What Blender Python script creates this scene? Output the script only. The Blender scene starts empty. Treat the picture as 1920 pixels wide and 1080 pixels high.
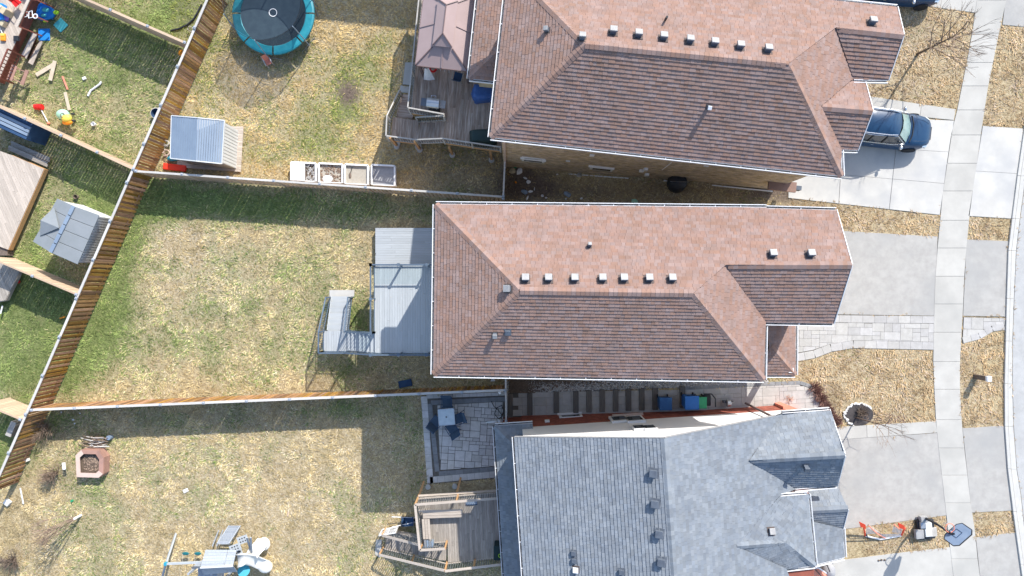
import bpy, math, random
import numpy as np
from mathutils import Vector, Matrix
random.seed(7)
rng = np.random.default_rng(7)
R = math.radians

# ---------------------------------------------------------------- camera, sky, sun, exposure
H, F = 36.0, 1150.0            # camera height over the back lawns; focal length in photo pixels (1920 wide)
scene = bpy.context.scene
cam_data = bpy.data.cameras.new('camera')
cam = bpy.data.objects.new('camera', cam_data)
scene.collection.objects.link(cam)
cam.location = (0, 0, H)
cam.rotation_euler = (0, 0, 0)
cam_data.sensor_width = 36.0
cam_data.lens = 36.0 * F / 1920.0
cam_data.clip_start = 0.5
cam_data.clip_end = 2000
scene.camera = cam

SUN_EL, SUN_AZ = 36.7, 29.5
world = bpy.data.worlds.new('World')
scene.world = world
world.use_nodes = True
wn = world.node_tree
wn.nodes.clear()
sky = wn.nodes.new('ShaderNodeTexSky')
sky.sky_type = 'NISHITA'
sky.sun_disc = False
sky.sun_elevation = R(SUN_EL)
sky.sun_rotation = R(SUN_AZ)
bg = wn.nodes.new('ShaderNodeBackground')
bg.inputs['Strength'].default_value = 0.15
wo = wn.nodes.new('ShaderNodeOutputWorld')
wn.links.new(sky.outputs[0], bg.inputs[0])
wn.links.new(bg.outputs[0], wo.inputs[0])
sun_dir = Vector((math.sin(R(SUN_AZ)) * math.cos(R(SUN_EL)), math.cos(R(SUN_AZ)) * math.cos(R(SUN_EL)), math.sin(R(SUN_EL))))
sd = bpy.data.lights.new('sun', 'SUN')
sd.energy = 3.5
sd.angle = R(0.5)
sd.color = (1.0, 0.955, 0.89)
sun = bpy.data.objects.new('sun', sd)
sun.rotation_euler = sun_dir.to_track_quat('Z', 'Y').to_euler()
sun.location = sun_dir * 80
scene.collection.objects.link(sun)
scene.view_settings.view_transform = 'Standard'
scene.view_settings.look = 'None'
scene.view_settings.gamma = 1
scene.view_settings.use_curve_mapping = False
scene.view_settings.exposure = 0.96

# ---------------------------------------------------------------- helpers
COL = scene.collection

def gz(x):
    """height of the ground: the back yards lie lower than the street"""
    t = min(max(x / 10.0, 0.0), 1.0)
    return 1.8 * t

def V(u, v, z):
    k = (H - z) / F
    return Vector(((u - 960) * k, -(v - 540) * k, z))

def G(u, v, dz=0.0):
    x = (u - 960) * H / F
    for _ in range(6):
        x = (u - 960) * (H - gz(x) - dz) / F
    z = gz(x) + dz
    return V(u, v, z)

def gp(pts, dz=0.0):
    return [G(u, v, dz) for u, v in pts]

def tag(o, label=None, cat=None, group=None, kind=None):
    if label: o['label'] = label
    if cat: o['category'] = cat
    if group: o['group'] = group
    if kind: o['kind'] = kind
    return o

def thing(name, label, cat, loc=(0, 0, 0), rz=0.0, group=None):
    o = bpy.data.objects.new(name, None)
    o.empty_display_size = 0.2
    COL.objects.link(o)
    o.location = loc
    o.rotation_euler = (0, 0, rz)
    return tag(o, label, cat, group)

def wloc(o):
    p = Vector((0, 0, 0))
    while o is not None:
        p += o.location
        o = o.parent
    return p

class MB:
    def __init__(s): s.v = []; s.f = []
    def add(s, vs, fs):
        b = len(s.v)
        s.v += [tuple(p) for p in vs]
        s.f += [tuple(b + i for i in f) for f in fs]
        return s
    def box(s, c, d, rz=0.0, rx=0.0, ry=0.0):
        m = Matrix.Translation(Vector(c)) @ Matrix.Rotation(rz, 4, 'Z') @ Matrix.Rotation(ry, 4, 'Y') @ Matrix.Rotation(rx, 4, 'X')
        x, y, z = d[0] / 2, d[1] / 2, d[2] / 2
        vs = [m @ Vector(p) for p in ((-x, -y, -z), (x, -y, -z), (x, y, -z), (-x, y, -z), (-x, -y, z), (x, -y, z), (x, y, z), (-x, y, z))]
        return s.add(vs, ((0, 3, 2, 1), (4, 5, 6, 7), (0, 1, 5, 4), (1, 2, 6, 5), (2, 3, 7, 6), (3, 0, 4, 7)))
    def beam(s, p, q, w, h, up=(0, 0, 1)):
        p, q = Vector(p), Vector(q)
        d = (q - p)
        if d.length < 1e-6: return s
        d.normalize()
        u = Vector(up)
        if abs(d.dot(u)) > 0.99: u = Vector((1, 0, 0))
        a = d.cross(u).normalized(); b = a.cross(d).normalized()
        a *= w / 2; b *= h / 2
        vs = [p - a - b, p + a - b, p + a + b, p - a + b, q - a - b, q + a - b, q + a + b, q - a + b]
        return s.add(vs, ((0, 1, 2, 3), (7, 6, 5, 4), (0, 4, 5, 1), (1, 5, 6, 2), (2, 6, 7, 3), (3, 7, 4, 0)))
    def cyl(s, p, q, r0, r1=None, n=10, caps=True):
        p, q = Vector(p), Vector(q)
        if r1 is None: r1 = r0
        d = (q - p)
        if d.length < 1e-6: return s
        d.normalize()
        u = Vector((0, 0, 1)) if abs(d.z) < 0.9 else Vector((1, 0, 0))
        a = d.cross(u).normalized(); b = a.cross(d).normalized()
        vs = []
        for c, r in ((p, r0), (q, r1)):
            for i in range(n):
                t = 2 * math.pi * i / n
                vs.append(c + a * (r * math.cos(t)) + b * (r * math.sin(t)))
        fs = [(i, n + i, n + (i + 1) % n, (i + 1) % n) for i in range(n)]
        if caps: fs += [tuple(range(n)), tuple(range(2 * n - 1, n - 1, -1))]
        return s.add(vs, fs)
    def tube(s, pts, r, n=8):
        for a, b in zip(pts[:-1], pts[1:]): s.cyl(a, b, r, r, n)
        return s
    def prism(s, poly, z0, z1):
        """poly: points (x, y[, z]); z0 / z1 absolute, or offsets when the points carry z and z0 is a tuple"""
        n = len(poly)
        a = sum(poly[i][0] * poly[(i + 1) % n][1] - poly[(i + 1) % n][0] * poly[i][1] for i in range(n))
        if a < 0: poly = poly[::-1]
        if isinstance(z0, tuple):
            vs = [(p[0], p[1], p[2] + z0[0]) for p in poly] + [(p[0], p[1], p[2] + z1) for p in poly]
        else:
            vs = [(p[0], p[1], z0) for p in poly] + [(p[0], p[1], z1) for p in poly]
        fs = [tuple(range(n - 1, -1, -1)), tuple(range(n, 2 * n))] + [(i, (i + 1) % n, n + (i + 1) % n, n + i) for i in range(n)]
        return s.add(vs, fs)
    def poly(s, pts): return s.add(pts, (tuple(range(len(pts))),))
    def ball(s, c, r, n=10, m=6, sc=(1, 1, 1)):
        vs = []
        for j in range(m + 1):
            ph = math.pi * j / m
            for i in range(n):
                t = 2 * math.pi * i / n
                vs.append((c[0] + r * sc[0] * math.sin(ph) * math.cos(t), c[1] + r * sc[1] * math.sin(ph) * math.sin(t), c[2] + r * sc[2] * math.cos(ph)))
        fs = [(j * n + i, (j + 1) * n + i, (j + 1) * n + (i + 1) % n, j * n + (i + 1) % n) for j in range(m) for i in range(n)]
        return s.add(vs, fs)
    def ring(s, c, prof, n=32):
        """lathe: prof list of (r, z)"""
        vs = [(c[0] + r * math.cos(2 * math.pi * i / n), c[1] + r * math.sin(2 * math.pi * i / n), c[2] + z) for r, z in prof for i in range(n)]
        fs = [(j * n + i, j * n + (i + 1) % n, (j + 1) * n + (i + 1) % n, (j + 1) * n + i) for j in range(len(prof) - 1) for i in range(n)]
        return s.add(vs, fs)
    def mesh(s, name, m=None, off=Vector((0, 0, 0)), smooth=False):
        me = bpy.data.meshes.new(name)
        ox, oy, oz = off
        me.from_pydata([(a - ox, b - oy, c - oz) for a, b, c in s.v], [], s.f)
        if m: me.materials.append(m)
        if smooth: me.polygons.foreach_set('use_smooth', [True] * len(me.polygons))
        me.update()
        return me
    def build(s, name, m, parent=None, smooth=False, local=False, bevel=0):
        off = Vector((0, 0, 0)) if (parent is None or local) else wloc(parent)
        o = bpy.data.objects.new(name, s.mesh(name, m, off, smooth))
        COL.objects.link(o)
        o.parent = parent
        if bevel:
            b = o.modifiers.new('soft_edge', 'BEVEL'); b.width = bevel; b.segments = 2; b.limit_method = 'ANGLE'
        return o

def inst(name, me, parent, mat4):
    """one piece sharing mesh data, placed by a world matrix under its thing (things here are unrotated)"""
    o = bpy.data.objects.new(name, me)
    COL.objects.link(o)
    o.parent = parent
    o.matrix_local = Matrix.Translation(-wloc(parent)) @ mat4 if parent else mat4
    return o

def copy_tree(o, loc=None, rz=None, label=None, parent=None):
    c = o.copy(); COL.objects.link(c); c.parent = parent
    if parent is not None: c.matrix_parent_inverse = o.matrix_parent_inverse.copy()
    if loc is not None: c.location = loc
    if rz is not None: c.rotation_euler = (0, 0, rz)
    if label: c['label'] = label
    for ch in list(o.children): copy_tree(ch, parent=c)
    return c

def clip_half(poly, n, d):
    """keep the part of a 2D polygon where n.p <= d"""
    out = []
    for i in range(len(poly)):
        a, b = poly[i], poly[(i + 1) % len(poly)]
        da = n[0] * a[0] + n[1] * a[1] - d; db = n[0] * b[0] + n[1] * b[1] - d
        if da <= 0: out.append(a)
        if (da < 0 < db) or (db < 0 < da):
            t = da / (da - db)
            out.append((a[0] + (b[0] - a[0]) * t, a[1] + (b[1] - a[1]) * t))
    return out

def clip_rect(poly, x0, x1, y0, y1):
    for n, d in (((1, 0), x1), ((-1, 0), -x0), ((0, 1), y1), ((0, -1), -y0)):
        if len(poly) < 3: return []
        poly = clip_half(poly, n, d)
    return poly

def area2(p):
    return 0.5 * sum(p[i][0] * p[(i + 1) % len(p)][1] - p[(i + 1) % len(p)][0] * p[i][1] for i in range(len(p)))

def rot2(p, a): c, s = math.cos(a), math.sin(a); return (p[0] * c - p[1] * s, p[0] * s + p[1] * c)

# ---------------------------------------------------------------- materials
def mat(name, c1, c2=None, rough=0.8, scale=3.0, rand=0.0, bump=0.0, bscale=None, metal=0.0, stretch=None, detail=6.0, spec=0.3, c3=None, s3=0.6, alpha=None, hue=0.0, contrast=(0.35, 0.65), coat=0.0):
    m = bpy.data.materials.new(name); m.use_nodes = True
    nt = m.node_tree; N = nt.nodes; L = nt.links
    b = N['Principled BSDF']
    b.inputs['Roughness'].default_value = rough
    b.inputs['Metallic'].default_value = metal
    b.inputs['Specular IOR Level'].default_value = spec
    if coat: b.inputs['Coat Weight'].default_value = coat
    tc = N.new('ShaderNodeTexCoord')
    oi = N.new('ShaderNodeObjectInfo')
    mp = N.new('ShaderNodeMapping')
    if stretch:
        mp.inputs['Scale'].default_value = stretch
        add = N.new('ShaderNodeVectorMath'); add.operation = 'ADD'
        mulr = N.new('ShaderNodeMath'); mulr.operation = 'MULTIPLY'; mulr.inputs[1].default_value = 37.0
        L.new(oi.outputs['Random'], mulr.inputs[0])
        L.new(tc.outputs['Object'], mp.inputs[0]); L.new(mp.outputs[0], add.inputs[0]); L.new(mulr.outputs[0], add.inputs[1])
        vec = add.outputs[0]
    else:
        g = N.new('ShaderNodeNewGeometry'); vec = g.outputs['Position']
    nz = N.new('ShaderNodeTexNoise'); nz.inputs['Scale'].default_value = scale; nz.inputs['Detail'].default_value = detail
    nz.inputs['Roughness'].default_value = 0.62
    L.new(vec, nz.inputs['Vector'])
    ramp = N.new('ShaderNodeMapRange'); ramp.inputs['From Min'].default_value = contrast[0]; ramp.inputs['From Max'].default_value = contrast[1]
    L.new(nz.outputs[0], ramp.inputs[0])
    mix = N.new('ShaderNodeMix'); mix.data_type = 'RGBA'
    mix.inputs[6].default_value = (*c1, 1); mix.inputs[7].default_value = (*(c2 or c1), 1)
    L.new(ramp.outputs[0], mix.inputs[0])
    out = mix.outputs[2]
    if c3:
        n3 = N.new('ShaderNodeTexNoise'); n3.inputs['Scale'].default_value = s3; n3.inputs['Detail'].default_value = 4
        L.new(vec, n3.inputs['Vector'])
        r3 = N.new('ShaderNodeMapRange'); r3.inputs['From Min'].default_value = 0.45; r3.inputs['From Max'].default_value = 0.7
        L.new(n3.outputs[0], r3.inputs[0])
        m3 = N.new('ShaderNodeMix'); m3.data_type = 'RGBA'; m3.inputs[7].default_value = (*c3, 1)
        L.new(r3.outputs[0], m3.inputs[0]); L.new(out, m3.inputs[6]); out = m3.outputs[2]
    if rand:
        ge = N.new('ShaderNodeNewGeometry')
        a = N.new('ShaderNodeMath'); a.operation = 'ADD'
        L.new(oi.outputs['Random'], a.inputs[0]); L.new(ge.outputs['Random Per Island'], a.inputs[1])
        fr = N.new('ShaderNodeMath'); fr.operation = 'FRACT'; L.new(a.outputs[0], fr.inputs[0])
        mr = N.new('ShaderNodeMapRange'); mr.inputs['To Min'].default_value = 1 - rand; mr.inputs['To Max'].default_value = 1 + rand
        L.new(fr.outputs[0], mr.inputs[0])
        hs = N.new('ShaderNodeHueSaturation')
        L.new(mr.outputs[0], hs.inputs['Value']); L.new(out, hs.inputs['Color'])
        if hue:
            mh = N.new('ShaderNodeMath'); mh.operation = 'MULTIPLY'; mh.inputs[1].default_value = 7.3
            f2 = N.new('ShaderNodeMath'); f2.operation = 'FRACT'
            L.new(fr.outputs[0], mh.inputs[0]); L.new(mh.outputs[0], f2.inputs[0])
            rh = N.new('ShaderNodeMapRange'); rh.inputs['To Min'].default_value = 0.5 - hue; rh.inputs['To Max'].default_value = 0.5 + hue
            L.new(f2.outputs[0], rh.inputs[0]); L.new(rh.outputs[0], hs.inputs['Hue'])
            rs = N.new('ShaderNodeMapRange'); rs.inputs['To Min'].default_value = 0.8; rs.inputs['To Max'].default_value = 1.2
            L.new(f2.outputs[0], rs.inputs[0]); L.new(rs.outputs[0], hs.inputs['Saturation'])
        out = hs.outputs[0]
    L.new(out, b.inputs['Base Color'])
    if bump:
        nb = N.new('ShaderNodeTexNoise'); nb.inputs['Scale'].default_value = bscale or scale * 4; nb.inputs['Detail'].default_value = 5
        L.new(vec, nb.inputs['Vector'])
        bp = N.new('ShaderNodeBump'); bp.inputs['Strength'].default_value = bump; bp.inputs['Distance'].default_value = 0.02
        L.new(nb.outputs[0], bp.inputs['Height']); L.new(bp.outputs[0], b.inputs['Normal'])
    if alpha is not None: b.inputs['Alpha'].default_value = alpha
    return m

M = {}
M['roof_pink'] = mat('pink_brown_shingle', (.268, .174, .143), (.302, .203, .17), rough=.92, scale=2.2, rand=.08, bump=.35, bscale=60, hue=.004, c3=(.248, .165, .134), s3=1.2)
M['roof_slate'] = mat('blue_grey_shingle', (.19, .212, .236), (.225, .248, .274), rough=.9, scale=2.0, rand=.13, bump=.35, bscale=60, hue=.004, c3=(.18, .20, .225), s3=1.2)
M['under'] = mat('roof_underlay', (.10, .08, .075), rough=.95)
M['under_slate'] = mat('roof_underlay_dark', (.05, .06, .075), rough=.95)
M['white'] = mat('white_trim', (.78, .78, .78), (.70, .71, .72), rough=.5, scale=1.5)
M['siding'] = mat('white_siding', (.80, .79, .77), (.74, .73, .72), rough=.6, scale=.7)
M['gutter_in'] = mat('gutter_grime', (.07, .065, .06), (.25, .25, .25), rough=.8, scale=4)
M['brick_beige'] = mat('beige_brick', (.56, .45, .32), (.43, .34, .24), rough=.9, scale=2.0, rand=.28, bump=.3, hue=.01)
M['brick_red'] = mat('red_brick', (.34, .105, .07), (.27, .085, .06), rough=.9, scale=3.0, rand=.25, bump=.3)
M['mortar'] = mat('mortar', (.40, .37, .33), rough=.95)
M['mortar_red'] = mat('mortar_red', (.30, .22, .19), rough=.95)
M['concrete'] = mat('pale_concrete', (.42, .405, .37), (.475, .46, .42), rough=.9, scale=1.2, rand=.03, bump=.15, bscale=30, c3=(.38, .37, .34), s3=.5)
M['driveway_pale'] = mat('new_concrete', (.47, .455, .42), (.54, .525, .485), rough=.85, scale=.9, rand=.02, bump=.12, bscale=30, c3=(.42, .415, .40), s3=.7)
M['kerb'] = mat('kerb_concrete', (.46, .45, .42), (.52, .51, .48), rough=.9, scale=2, bump=.15)
M['asphalt'] = mat('weathered_asphalt', (.355, .34, .315), (.42, .405, .375), rough=.95, scale=2.5, bump=.5, bscale=70, c3=(.335, .33, .315), s3=.35)
M['road'] = mat('road_asphalt', (.37, .37, .36), (.43, .43, .42), rough=.95, scale=2.0, bump=.4, bscale=70)
M['paver'] = mat('stone_paver', (.39, .375, .35), (.46, .445, .42), rough=.9, scale=3, rand=.09, bump=.35, bscale=25, hue=.01)
M['paver_cool'] = mat('grey_patio_paver', (.50, .475, .44), (.60, .575, .54), rough=.9, scale=4, rand=.13, bump=.4, bscale=25, hue=.01)
M['paver_dark'] = mat('dark_border_paver', (.20, .205, .21), (.26, .265, .265), rough=.9, scale=4, rand=.1, bump=.3)
M['sand_joint'] = mat('joint_sand', (.11, .10, .085), (.16, .145, .125), rough=1, scale=6)
M['fence'] = mat('stained_cedar_board', (.48, .27, .115), (.25, .135, .065), rough=.85, scale=1.6, stretch=(14, 14, 1.3), rand=.45, hue=.014, bump=.4)
M['fence_grey'] = mat('weathered_fence_board', (.52, .42, .30), (.34, .26, .18), rough=.9, scale=1.6, stretch=(14, 14, 1.3), rand=.28, hue=.012, bump=.4)
M['fence_pale'] = mat('pale_fence_board', (.55, .41, .29), (.48, .35, .24), rough=.85, scale=1.6, stretch=(14, 14, 1.3), rand=.12, bump=.3)
M['cap'] = mat('silvered_cap_rail', (.56, .535, .50), (.46, .44, .41), rough=.8, scale=2, stretch=(1.2, 14, 14), rand=.1)
M['post_cap'] = mat('blue_grey_post_cap', (.33, .36, .40), rough=.6)
M['deck_brown'] = mat('worn_brown_decking', (.46, .35, .275), (.29, .20, .15), rough=.85, scale=1.5, stretch=(1.2, 12, 12), rand=.2, bump=.4, c3=(.56, .46, .38), s3=1.0)
M['deck_dry'] = mat('grey_dry_decking', (.39, .35, .30), (.26, .23, .20), rough=.9, scale=1.5, stretch=(1.2, 12, 12), rand=.18, bump=.4)
M['deck_pale'] = mat('bleached_decking', (.52, .45, .38), (.42, .36, .30), rough=.9, scale=1.5, stretch=(1.2, 12, 12), rand=.12, bump=.3)
M['deck_comp'] = mat('blue_grey_composite_decking', (.375, .40, .415), (.42, .445, .46), rough=.55, scale=1.2, stretch=(1, 8, 8), rand=.05, spec=.4)
M['rail_blue'] = mat('slate_blue_rail', (.085, .12, .165), (.11, .15, .2), rough=.5)
M['rail_grey'] = mat('weathered_rail', (.46, .44, .41), (.36, .34, .31), rough=.8, scale=3)
M['rail_dark'] = mat('grey_green_baluster', (.17, .18, .17), (.13, .135, .13), rough=.8)
M['new_wood'] = mat('new_yellow_lumber', (.55, .33, .16), (.45, .26, .12), rough=.8, scale=2, stretch=(1, 10, 10))
M['red_wood'] = mat('red_stained_wood', (.22, .075, .05), (.15, .05, .035), rough=.7, scale=2, stretch=(1, 10, 10), rand=.1)
M['pink_wood'] = mat('faded_red_wood', (.38, .22, .17), (.30, .18, .145), rough=.8, scale=2, rand=.1)
M['brown_metal'] = mat('mauve_brown_metal_roof', (.33, .245, .235), (.36, .27, .26), rough=.6, scale=1, spec=.4)
M['brown_metal_dark'] = mat('dark_brown_metal', (.16, .11, .105), rough=.5)
M['steel_blue'] = mat('ribbed_blue_grey_metal', (.19, .245, .32), (.225, .285, .36), rough=.45, scale=1, spec=.5)
M['shed_grey'] = mat('grey_resin_roof', (.215, .235, .245), (.245, .265, .28), rough=.6, scale=1)
M['resin_white'] = mat('pale_resin_siding', (.62, .63, .62), (.56, .57, .56), rough=.6, scale=2)
M['vent'] = mat('grey_vent_metal', (.36, .355, .35), (.27, .27, .27), rough=.5, scale=4)
M['vent_dark'] = mat('dark_vent_metal', (.09, .105, .13), (.12, .14, .17), rough=.5, scale=4)
M['black'] = mat('black_plastic', (.02, .022, .026), (.03, .033, .04), rough=.5)
M['rubber'] = mat('black_rubber', (.025, .025, .027), rough=.8)
M['navy'] = mat('navy_cloth', (.025, .06, .13), (.035, .08, .16), rough=.7)
M['navy_sling'] = mat('navy_sling_fabric', (.05, .085, .13), (.07, .11, .16), rough=.7, rand=.08)
M['tarp'] = mat('blue_tarp', (.03, .085, .25), (.05, .12, .33), rough=.4, scale=5, bump=.6, bscale=6)
M['glass_dark'] = mat('dark_window_glass', (.03, .04, .05), rough=.08, spec=.8)
M['car_blue'] = mat('dark_blue_car_paint', (.012, .045, .105), (.014, .05, .11), rough=.3, spec=.35, coat=.15)
M['chrome'] = mat('bright_metal', (.7, .72, .74), rough=.25, metal=.8)
M['silver'] = mat('brushed_steel', (.5, .52, .53), rough=.35, metal=.7)
M['teal_pad'] = mat('teal_safety_pad', (.015, .20, .26), (.03, .26, .32), rough=.45, scale=3, rand=.1)
M['mat_black'] = mat('woven_jumping_mat', (.025, .045, .065), (.035, .06, .08), rough=.7, scale=3)
M['soil'] = mat('dark_soil', (.10, .075, .055), (.16, .12, .09), rough=1, scale=9, bump=.8)
M['pebble'] = mat('grey_pebbles', (.46, .45, .43), (.34, .33, .32), rough=.8, rand=.45, hue=.01)
M['twig'] = mat('dry_twigs', (.27, .20, .15), (.20, .145, .11), rough=.9, rand=.25)
M['bark'] = mat('grey_brown_bark', (.20, .155, .125), (.13, .10, .08), rough=.95, scale=12, bump=.6)
M['sleeper'] = mat('dark_timber_sleeper', (.115, .105, .095), (.16, .145, .13), rough=.9, scale=2, stretch=(10, 1, 10), rand=.15)
M['mesh_white'] = mat('white_netting', (.75, .75, .75), rough=.8, alpha=.55)
M['cloth_white'] = mat('white_cloth', (.75, .73, .73), (.62, .60, .62), rough=.9, scale=9)
def flat(name, c, rough=.5, **k):
    M[name] = mat(name, c, tuple(min(1, a * 1.12) for a in c), rough=rough, scale=5, **k); return M[name]
for nm, c in (('toy_blue', (.02, .22, .62)), ('toy_teal', (.10, .50, .50)), ('toy_green', (.35, .62, .03)), ('toy_red', (.65, .02, .02)), ('toy_orange', (.80, .28, .02)),
              ('toy_yellow', (.75, .62, .10)), ('toy_purple', (.20, .13, .50)), ('toy_white', (.74, .74, .74)), ('coral', (.70, .25, .17)), ('bin_blue', (.02, .12, .38)), ('bin_green', (.03, .26, .12)),
              ('tan', (.50, .42, .28)), ('red_bright', (.75, .05, .025)), ('cyan_plastic', (.03, .27, .38)), ('mint', (.35, .60, .42)), ('pink_sill', (.55, .42, .35)), ('stone_white', (.62, .60, .56)), ('cover_green', (.015, .035, .035)), ('flag_red', (.80, .08, .03))):
    flat(nm, c)

def glass_mat(name, col, tr):
    m = bpy.data.materials.new(name); m.use_nodes = True
    nt = m.node_tree; N = nt.nodes; L = nt.links
    N.clear()
    o = N.new('ShaderNodeOutputMaterial'); t = N.new('ShaderNodeBsdfTransparent'); g = N.new('ShaderNodeBsdfGlossy'); x = N.new('ShaderNodeMixShader')
    t.inputs[0].default_value = (*col, 1); g.inputs['Roughness'].default_value = .04
    x.inputs[0].default_value = 1 - tr
    L.new(t.outputs[0], x.inputs[1]); L.new(g.outputs[0], x.inputs[2]); L.new(x.outputs[0], o.inputs[0])
    return m
M['pane'] = glass_mat('clear_railing_glass', (.93, .97, .97), .94)
M['table_glass'] = mat('frosted_table_glass', (.50, .58, .60), (.60, .67, .69), rough=.15, spec=.6, scale=4)
def net_mat():
    m = bpy.data.materials.new('fine_black_netting'); m.use_nodes = True
    nt = m.node_tree; N = nt.nodes; L = nt.links
    N.clear()
    o = N.new('ShaderNodeOutputMaterial'); t = N.new('ShaderNodeBsdfTransparent'); d = N.new('ShaderNodeBsdfDiffuse'); x = N.new('ShaderNodeMixShader')
    d.inputs[0].default_value = (.02, .03, .04, 1); x.inputs[0].default_value = .48
    L.new(t.outputs[0], x.inputs[1]); L.new(d.outputs[0], x.inputs[2]); L.new(x.outputs[0], o.inputs[0])
    return m
M['net'] = net_mat()

# ---------------------------------------------------------------- ground cover fields (world metres)
def fnoise(x, y, sc, seed):
    """smooth value noise, vectorised"""
    r = np.random.default_rng(seed).random((64, 64))
    a = x / sc + 1000; b = y / sc + 1000
    i = np.floor(a).astype(int); j = np.floor(b).astype(int)
    fx = a - i; fy = b - j
    fx = fx * fx * (3 - 2 * fx); fy = fy * fy * (3 - 2 * fy)
    i %= 64; j %= 64; i1 = (i + 1) % 64; j1 = (j + 1) % 64
    return (r[i, j] * (1 - fx) + r[i1, j] * fx) * (1 - fy) + (r[i, j1] * (1 - fx) + r[i1, j1] * fx) * fy

GREEN = [(430, 560, 300, 190, .20), (225, 430, 42, 50, .75), (215, 540, 34, 70, .95), (170, 640, 40, 60, .9), (270, 375, 75, 32, 1.1), (350, 372, 150, 30, .85), (520, 390, 200, 28, .6), (130, 705, 24, 34, .4),
         (665, 590, 32, 34, .8), (620, 395, 160, 24, .3), (560, 490, 80, 50, .2), (440, 640, 160, 70, .15), (650, 700, 60, 16, .25),
         (180, 120, 160, 130, .55), (250, 60, 150, 60, .2), (60, 660, 95, 110, 1.1), (70, 560, 70, 60, .9), (0, 850, 40, 60, .9), (150, 310, 110, 60, .45), (60, 420, 90, 60, .3), (60, 450, 30, 40, .3),
         (330, 20, 80, 40, .55), (690, 130, 45, 45, .55), (655, 205, 30, 22, .6), (600, 230, 70, 50, .35), (560, 60, 30, 20, .1), (640, 90, 80, 40, .22), (450, 250, 60, 60, .12), (600, 280, 70, 20, .3),
         (640, 770, 60, 14, .5), (110, 790, 40, 18, .6), (210, 830, 60, 16, .3), (330, 790, 50, 18, .2), (60, 830, 30, 60, .3), (200, 900, 100, 90, .12), (1870, 130, 40, 60, .15), (1010, 350, 40, 20, .3)]
SOIL = [(655, 176, 20, 24, 1.3), (1210, 358, 260, 26, .75), (1000, 345, 60, 35, .9), (960, 330, 40, 50, .6), (840, 310, 110, 45, .4), (740, 330, 60, 40, .25), (110, 810, 50, 26, .6), (500, 795, 330, 20, .3),
        (1545, 770, 28, 40, .6), (350, 30, 26, 44, .35), (1470, 365, 60, 20, .9), (1725, 100, 35, 35, .2), (512, 70, 80, 50, .2), (300, 900, 30, 40, .1), (25, 1040, 26, 26, .5), (107, 890, 22, 30, .4), (765, 170, 20, 50, .3), (1450, 735, 60, 12, .3), (770, 890, 120, 16, .35), (260, 335, 20, 10, .7)]
PALE = [(300, 420, 60, 40, .5), (380, 520, 120, 100, .35), (470, 150, 80, 60, .5), (400, 230, 60, 60, .5), (560, 80, 60, 30, .4), (520, 950, 260, 120, .3), (240, 20, 50, 30, .6), (1640, 115, 60, 50, .3)]

def field(blobs, x, y):
    s = np.zeros_like(x)
    for u, v, ru, rv, a in blobs:
        c = G(u, v); k = .0305
        d = ((x - c.x) / (ru * k)) ** 2 + ((y - c.y) / (rv * k)) ** 2
        s = s + a * np.exp(-d * .8)
    return s

def cover(x, y):
    n1 = fnoise(x, y, 1.1, 1); n2 = fnoise(x, y, .38, 2); n3 = fnoise(x, y, 3.1, 3)
    br = (n1 * .5 + n2 * .35 + n3 * .5 - .67)
    g = field(GREEN, x, y) + .22 * (n3 + n1 - .85) + br * .55
    s = field(SOIL, x, y) + br * .6 - .12
    p = field(PALE, x, y) + br * .9 + .25
    front = x > 15.0
    g = np.where(front, g * .35 - .05, g)
    return np.clip(g, 0, 1), np.clip(s, 0, 1), np.clip(p, 0, 1)

EXC = []       # world polygons where no grass grows
def exc(pts): EXC.append([(p[0], p[1]) for p in pts])

def inside(poly, x, y):
    r = np.zeros(x.shape, bool)
    n = len(poly)
    for i in range(n):
        x0, y0 = poly[i]; x1, y1 = poly[(i + 1) % n]
        c = ((y0 > y) != (y1 > y))
        with np.errstate(divide='ignore', invalid='ignore'):
            xi = (x1 - x0) * (y - y0) / (y1 - y0 if y1 != y0 else 1e-9) + x0
        r ^= c & (x < xi)
    return r

# ground sheet
xs = np.array([-500, -200, -80, -45] + list(np.arange(-33, 33.01, .25)) + [45, 80, 200, 500.])
ys = np.array([-500, -200, -80, -40] + list(np.arange(-20, 20.01, .25)) + [40, 80, 200, 500.])
gx, gy = np.meshgrid(xs, ys)
X, Y = gx.ravel(), gy.ravel()
zz = np.clip(X / 10, 0, 1) * 1.8
near = (np.abs(X) < 34) & (np.abs(Y) < 21)
zz = zz - .03 + np.where(near, .022 * fnoise(X, Y, .5, 9), 0)
nx, ny = len(xs), len(ys)
idx = np.arange(nx * ny).reshape(ny, nx)
quads = np.stack([idx[:-1, :-1].ravel(), idx[:-1, 1:].ravel(), idx[1:, 1:].ravel(), idx[1:, :-1].ravel()], 1)

def np_mesh(name, verts, faces, m, smooth=False):
    me = bpy.data.meshes.new(name)
    nf, k = faces.shape
    me.vertices.add(len(verts)); me.vertices.foreach_set('co', verts.astype(np.float32).ravel())
    me.loops.add(nf * k); me.loops.foreach_set('vertex_index', faces.astype(np.int32).ravel())
    me.polygons.add(nf); me.polygons.foreach_set('loop_start', np.arange(nf, dtype=np.int32) * k)
    me.polygons.foreach_set('loop_total', np.full(nf, k, np.int32))
    if smooth: me.polygons.foreach_set('use_smooth', np.ones(nf, bool))
    me.materials.append(m)
    me.update(calc_edges=True)
    return me

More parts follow.
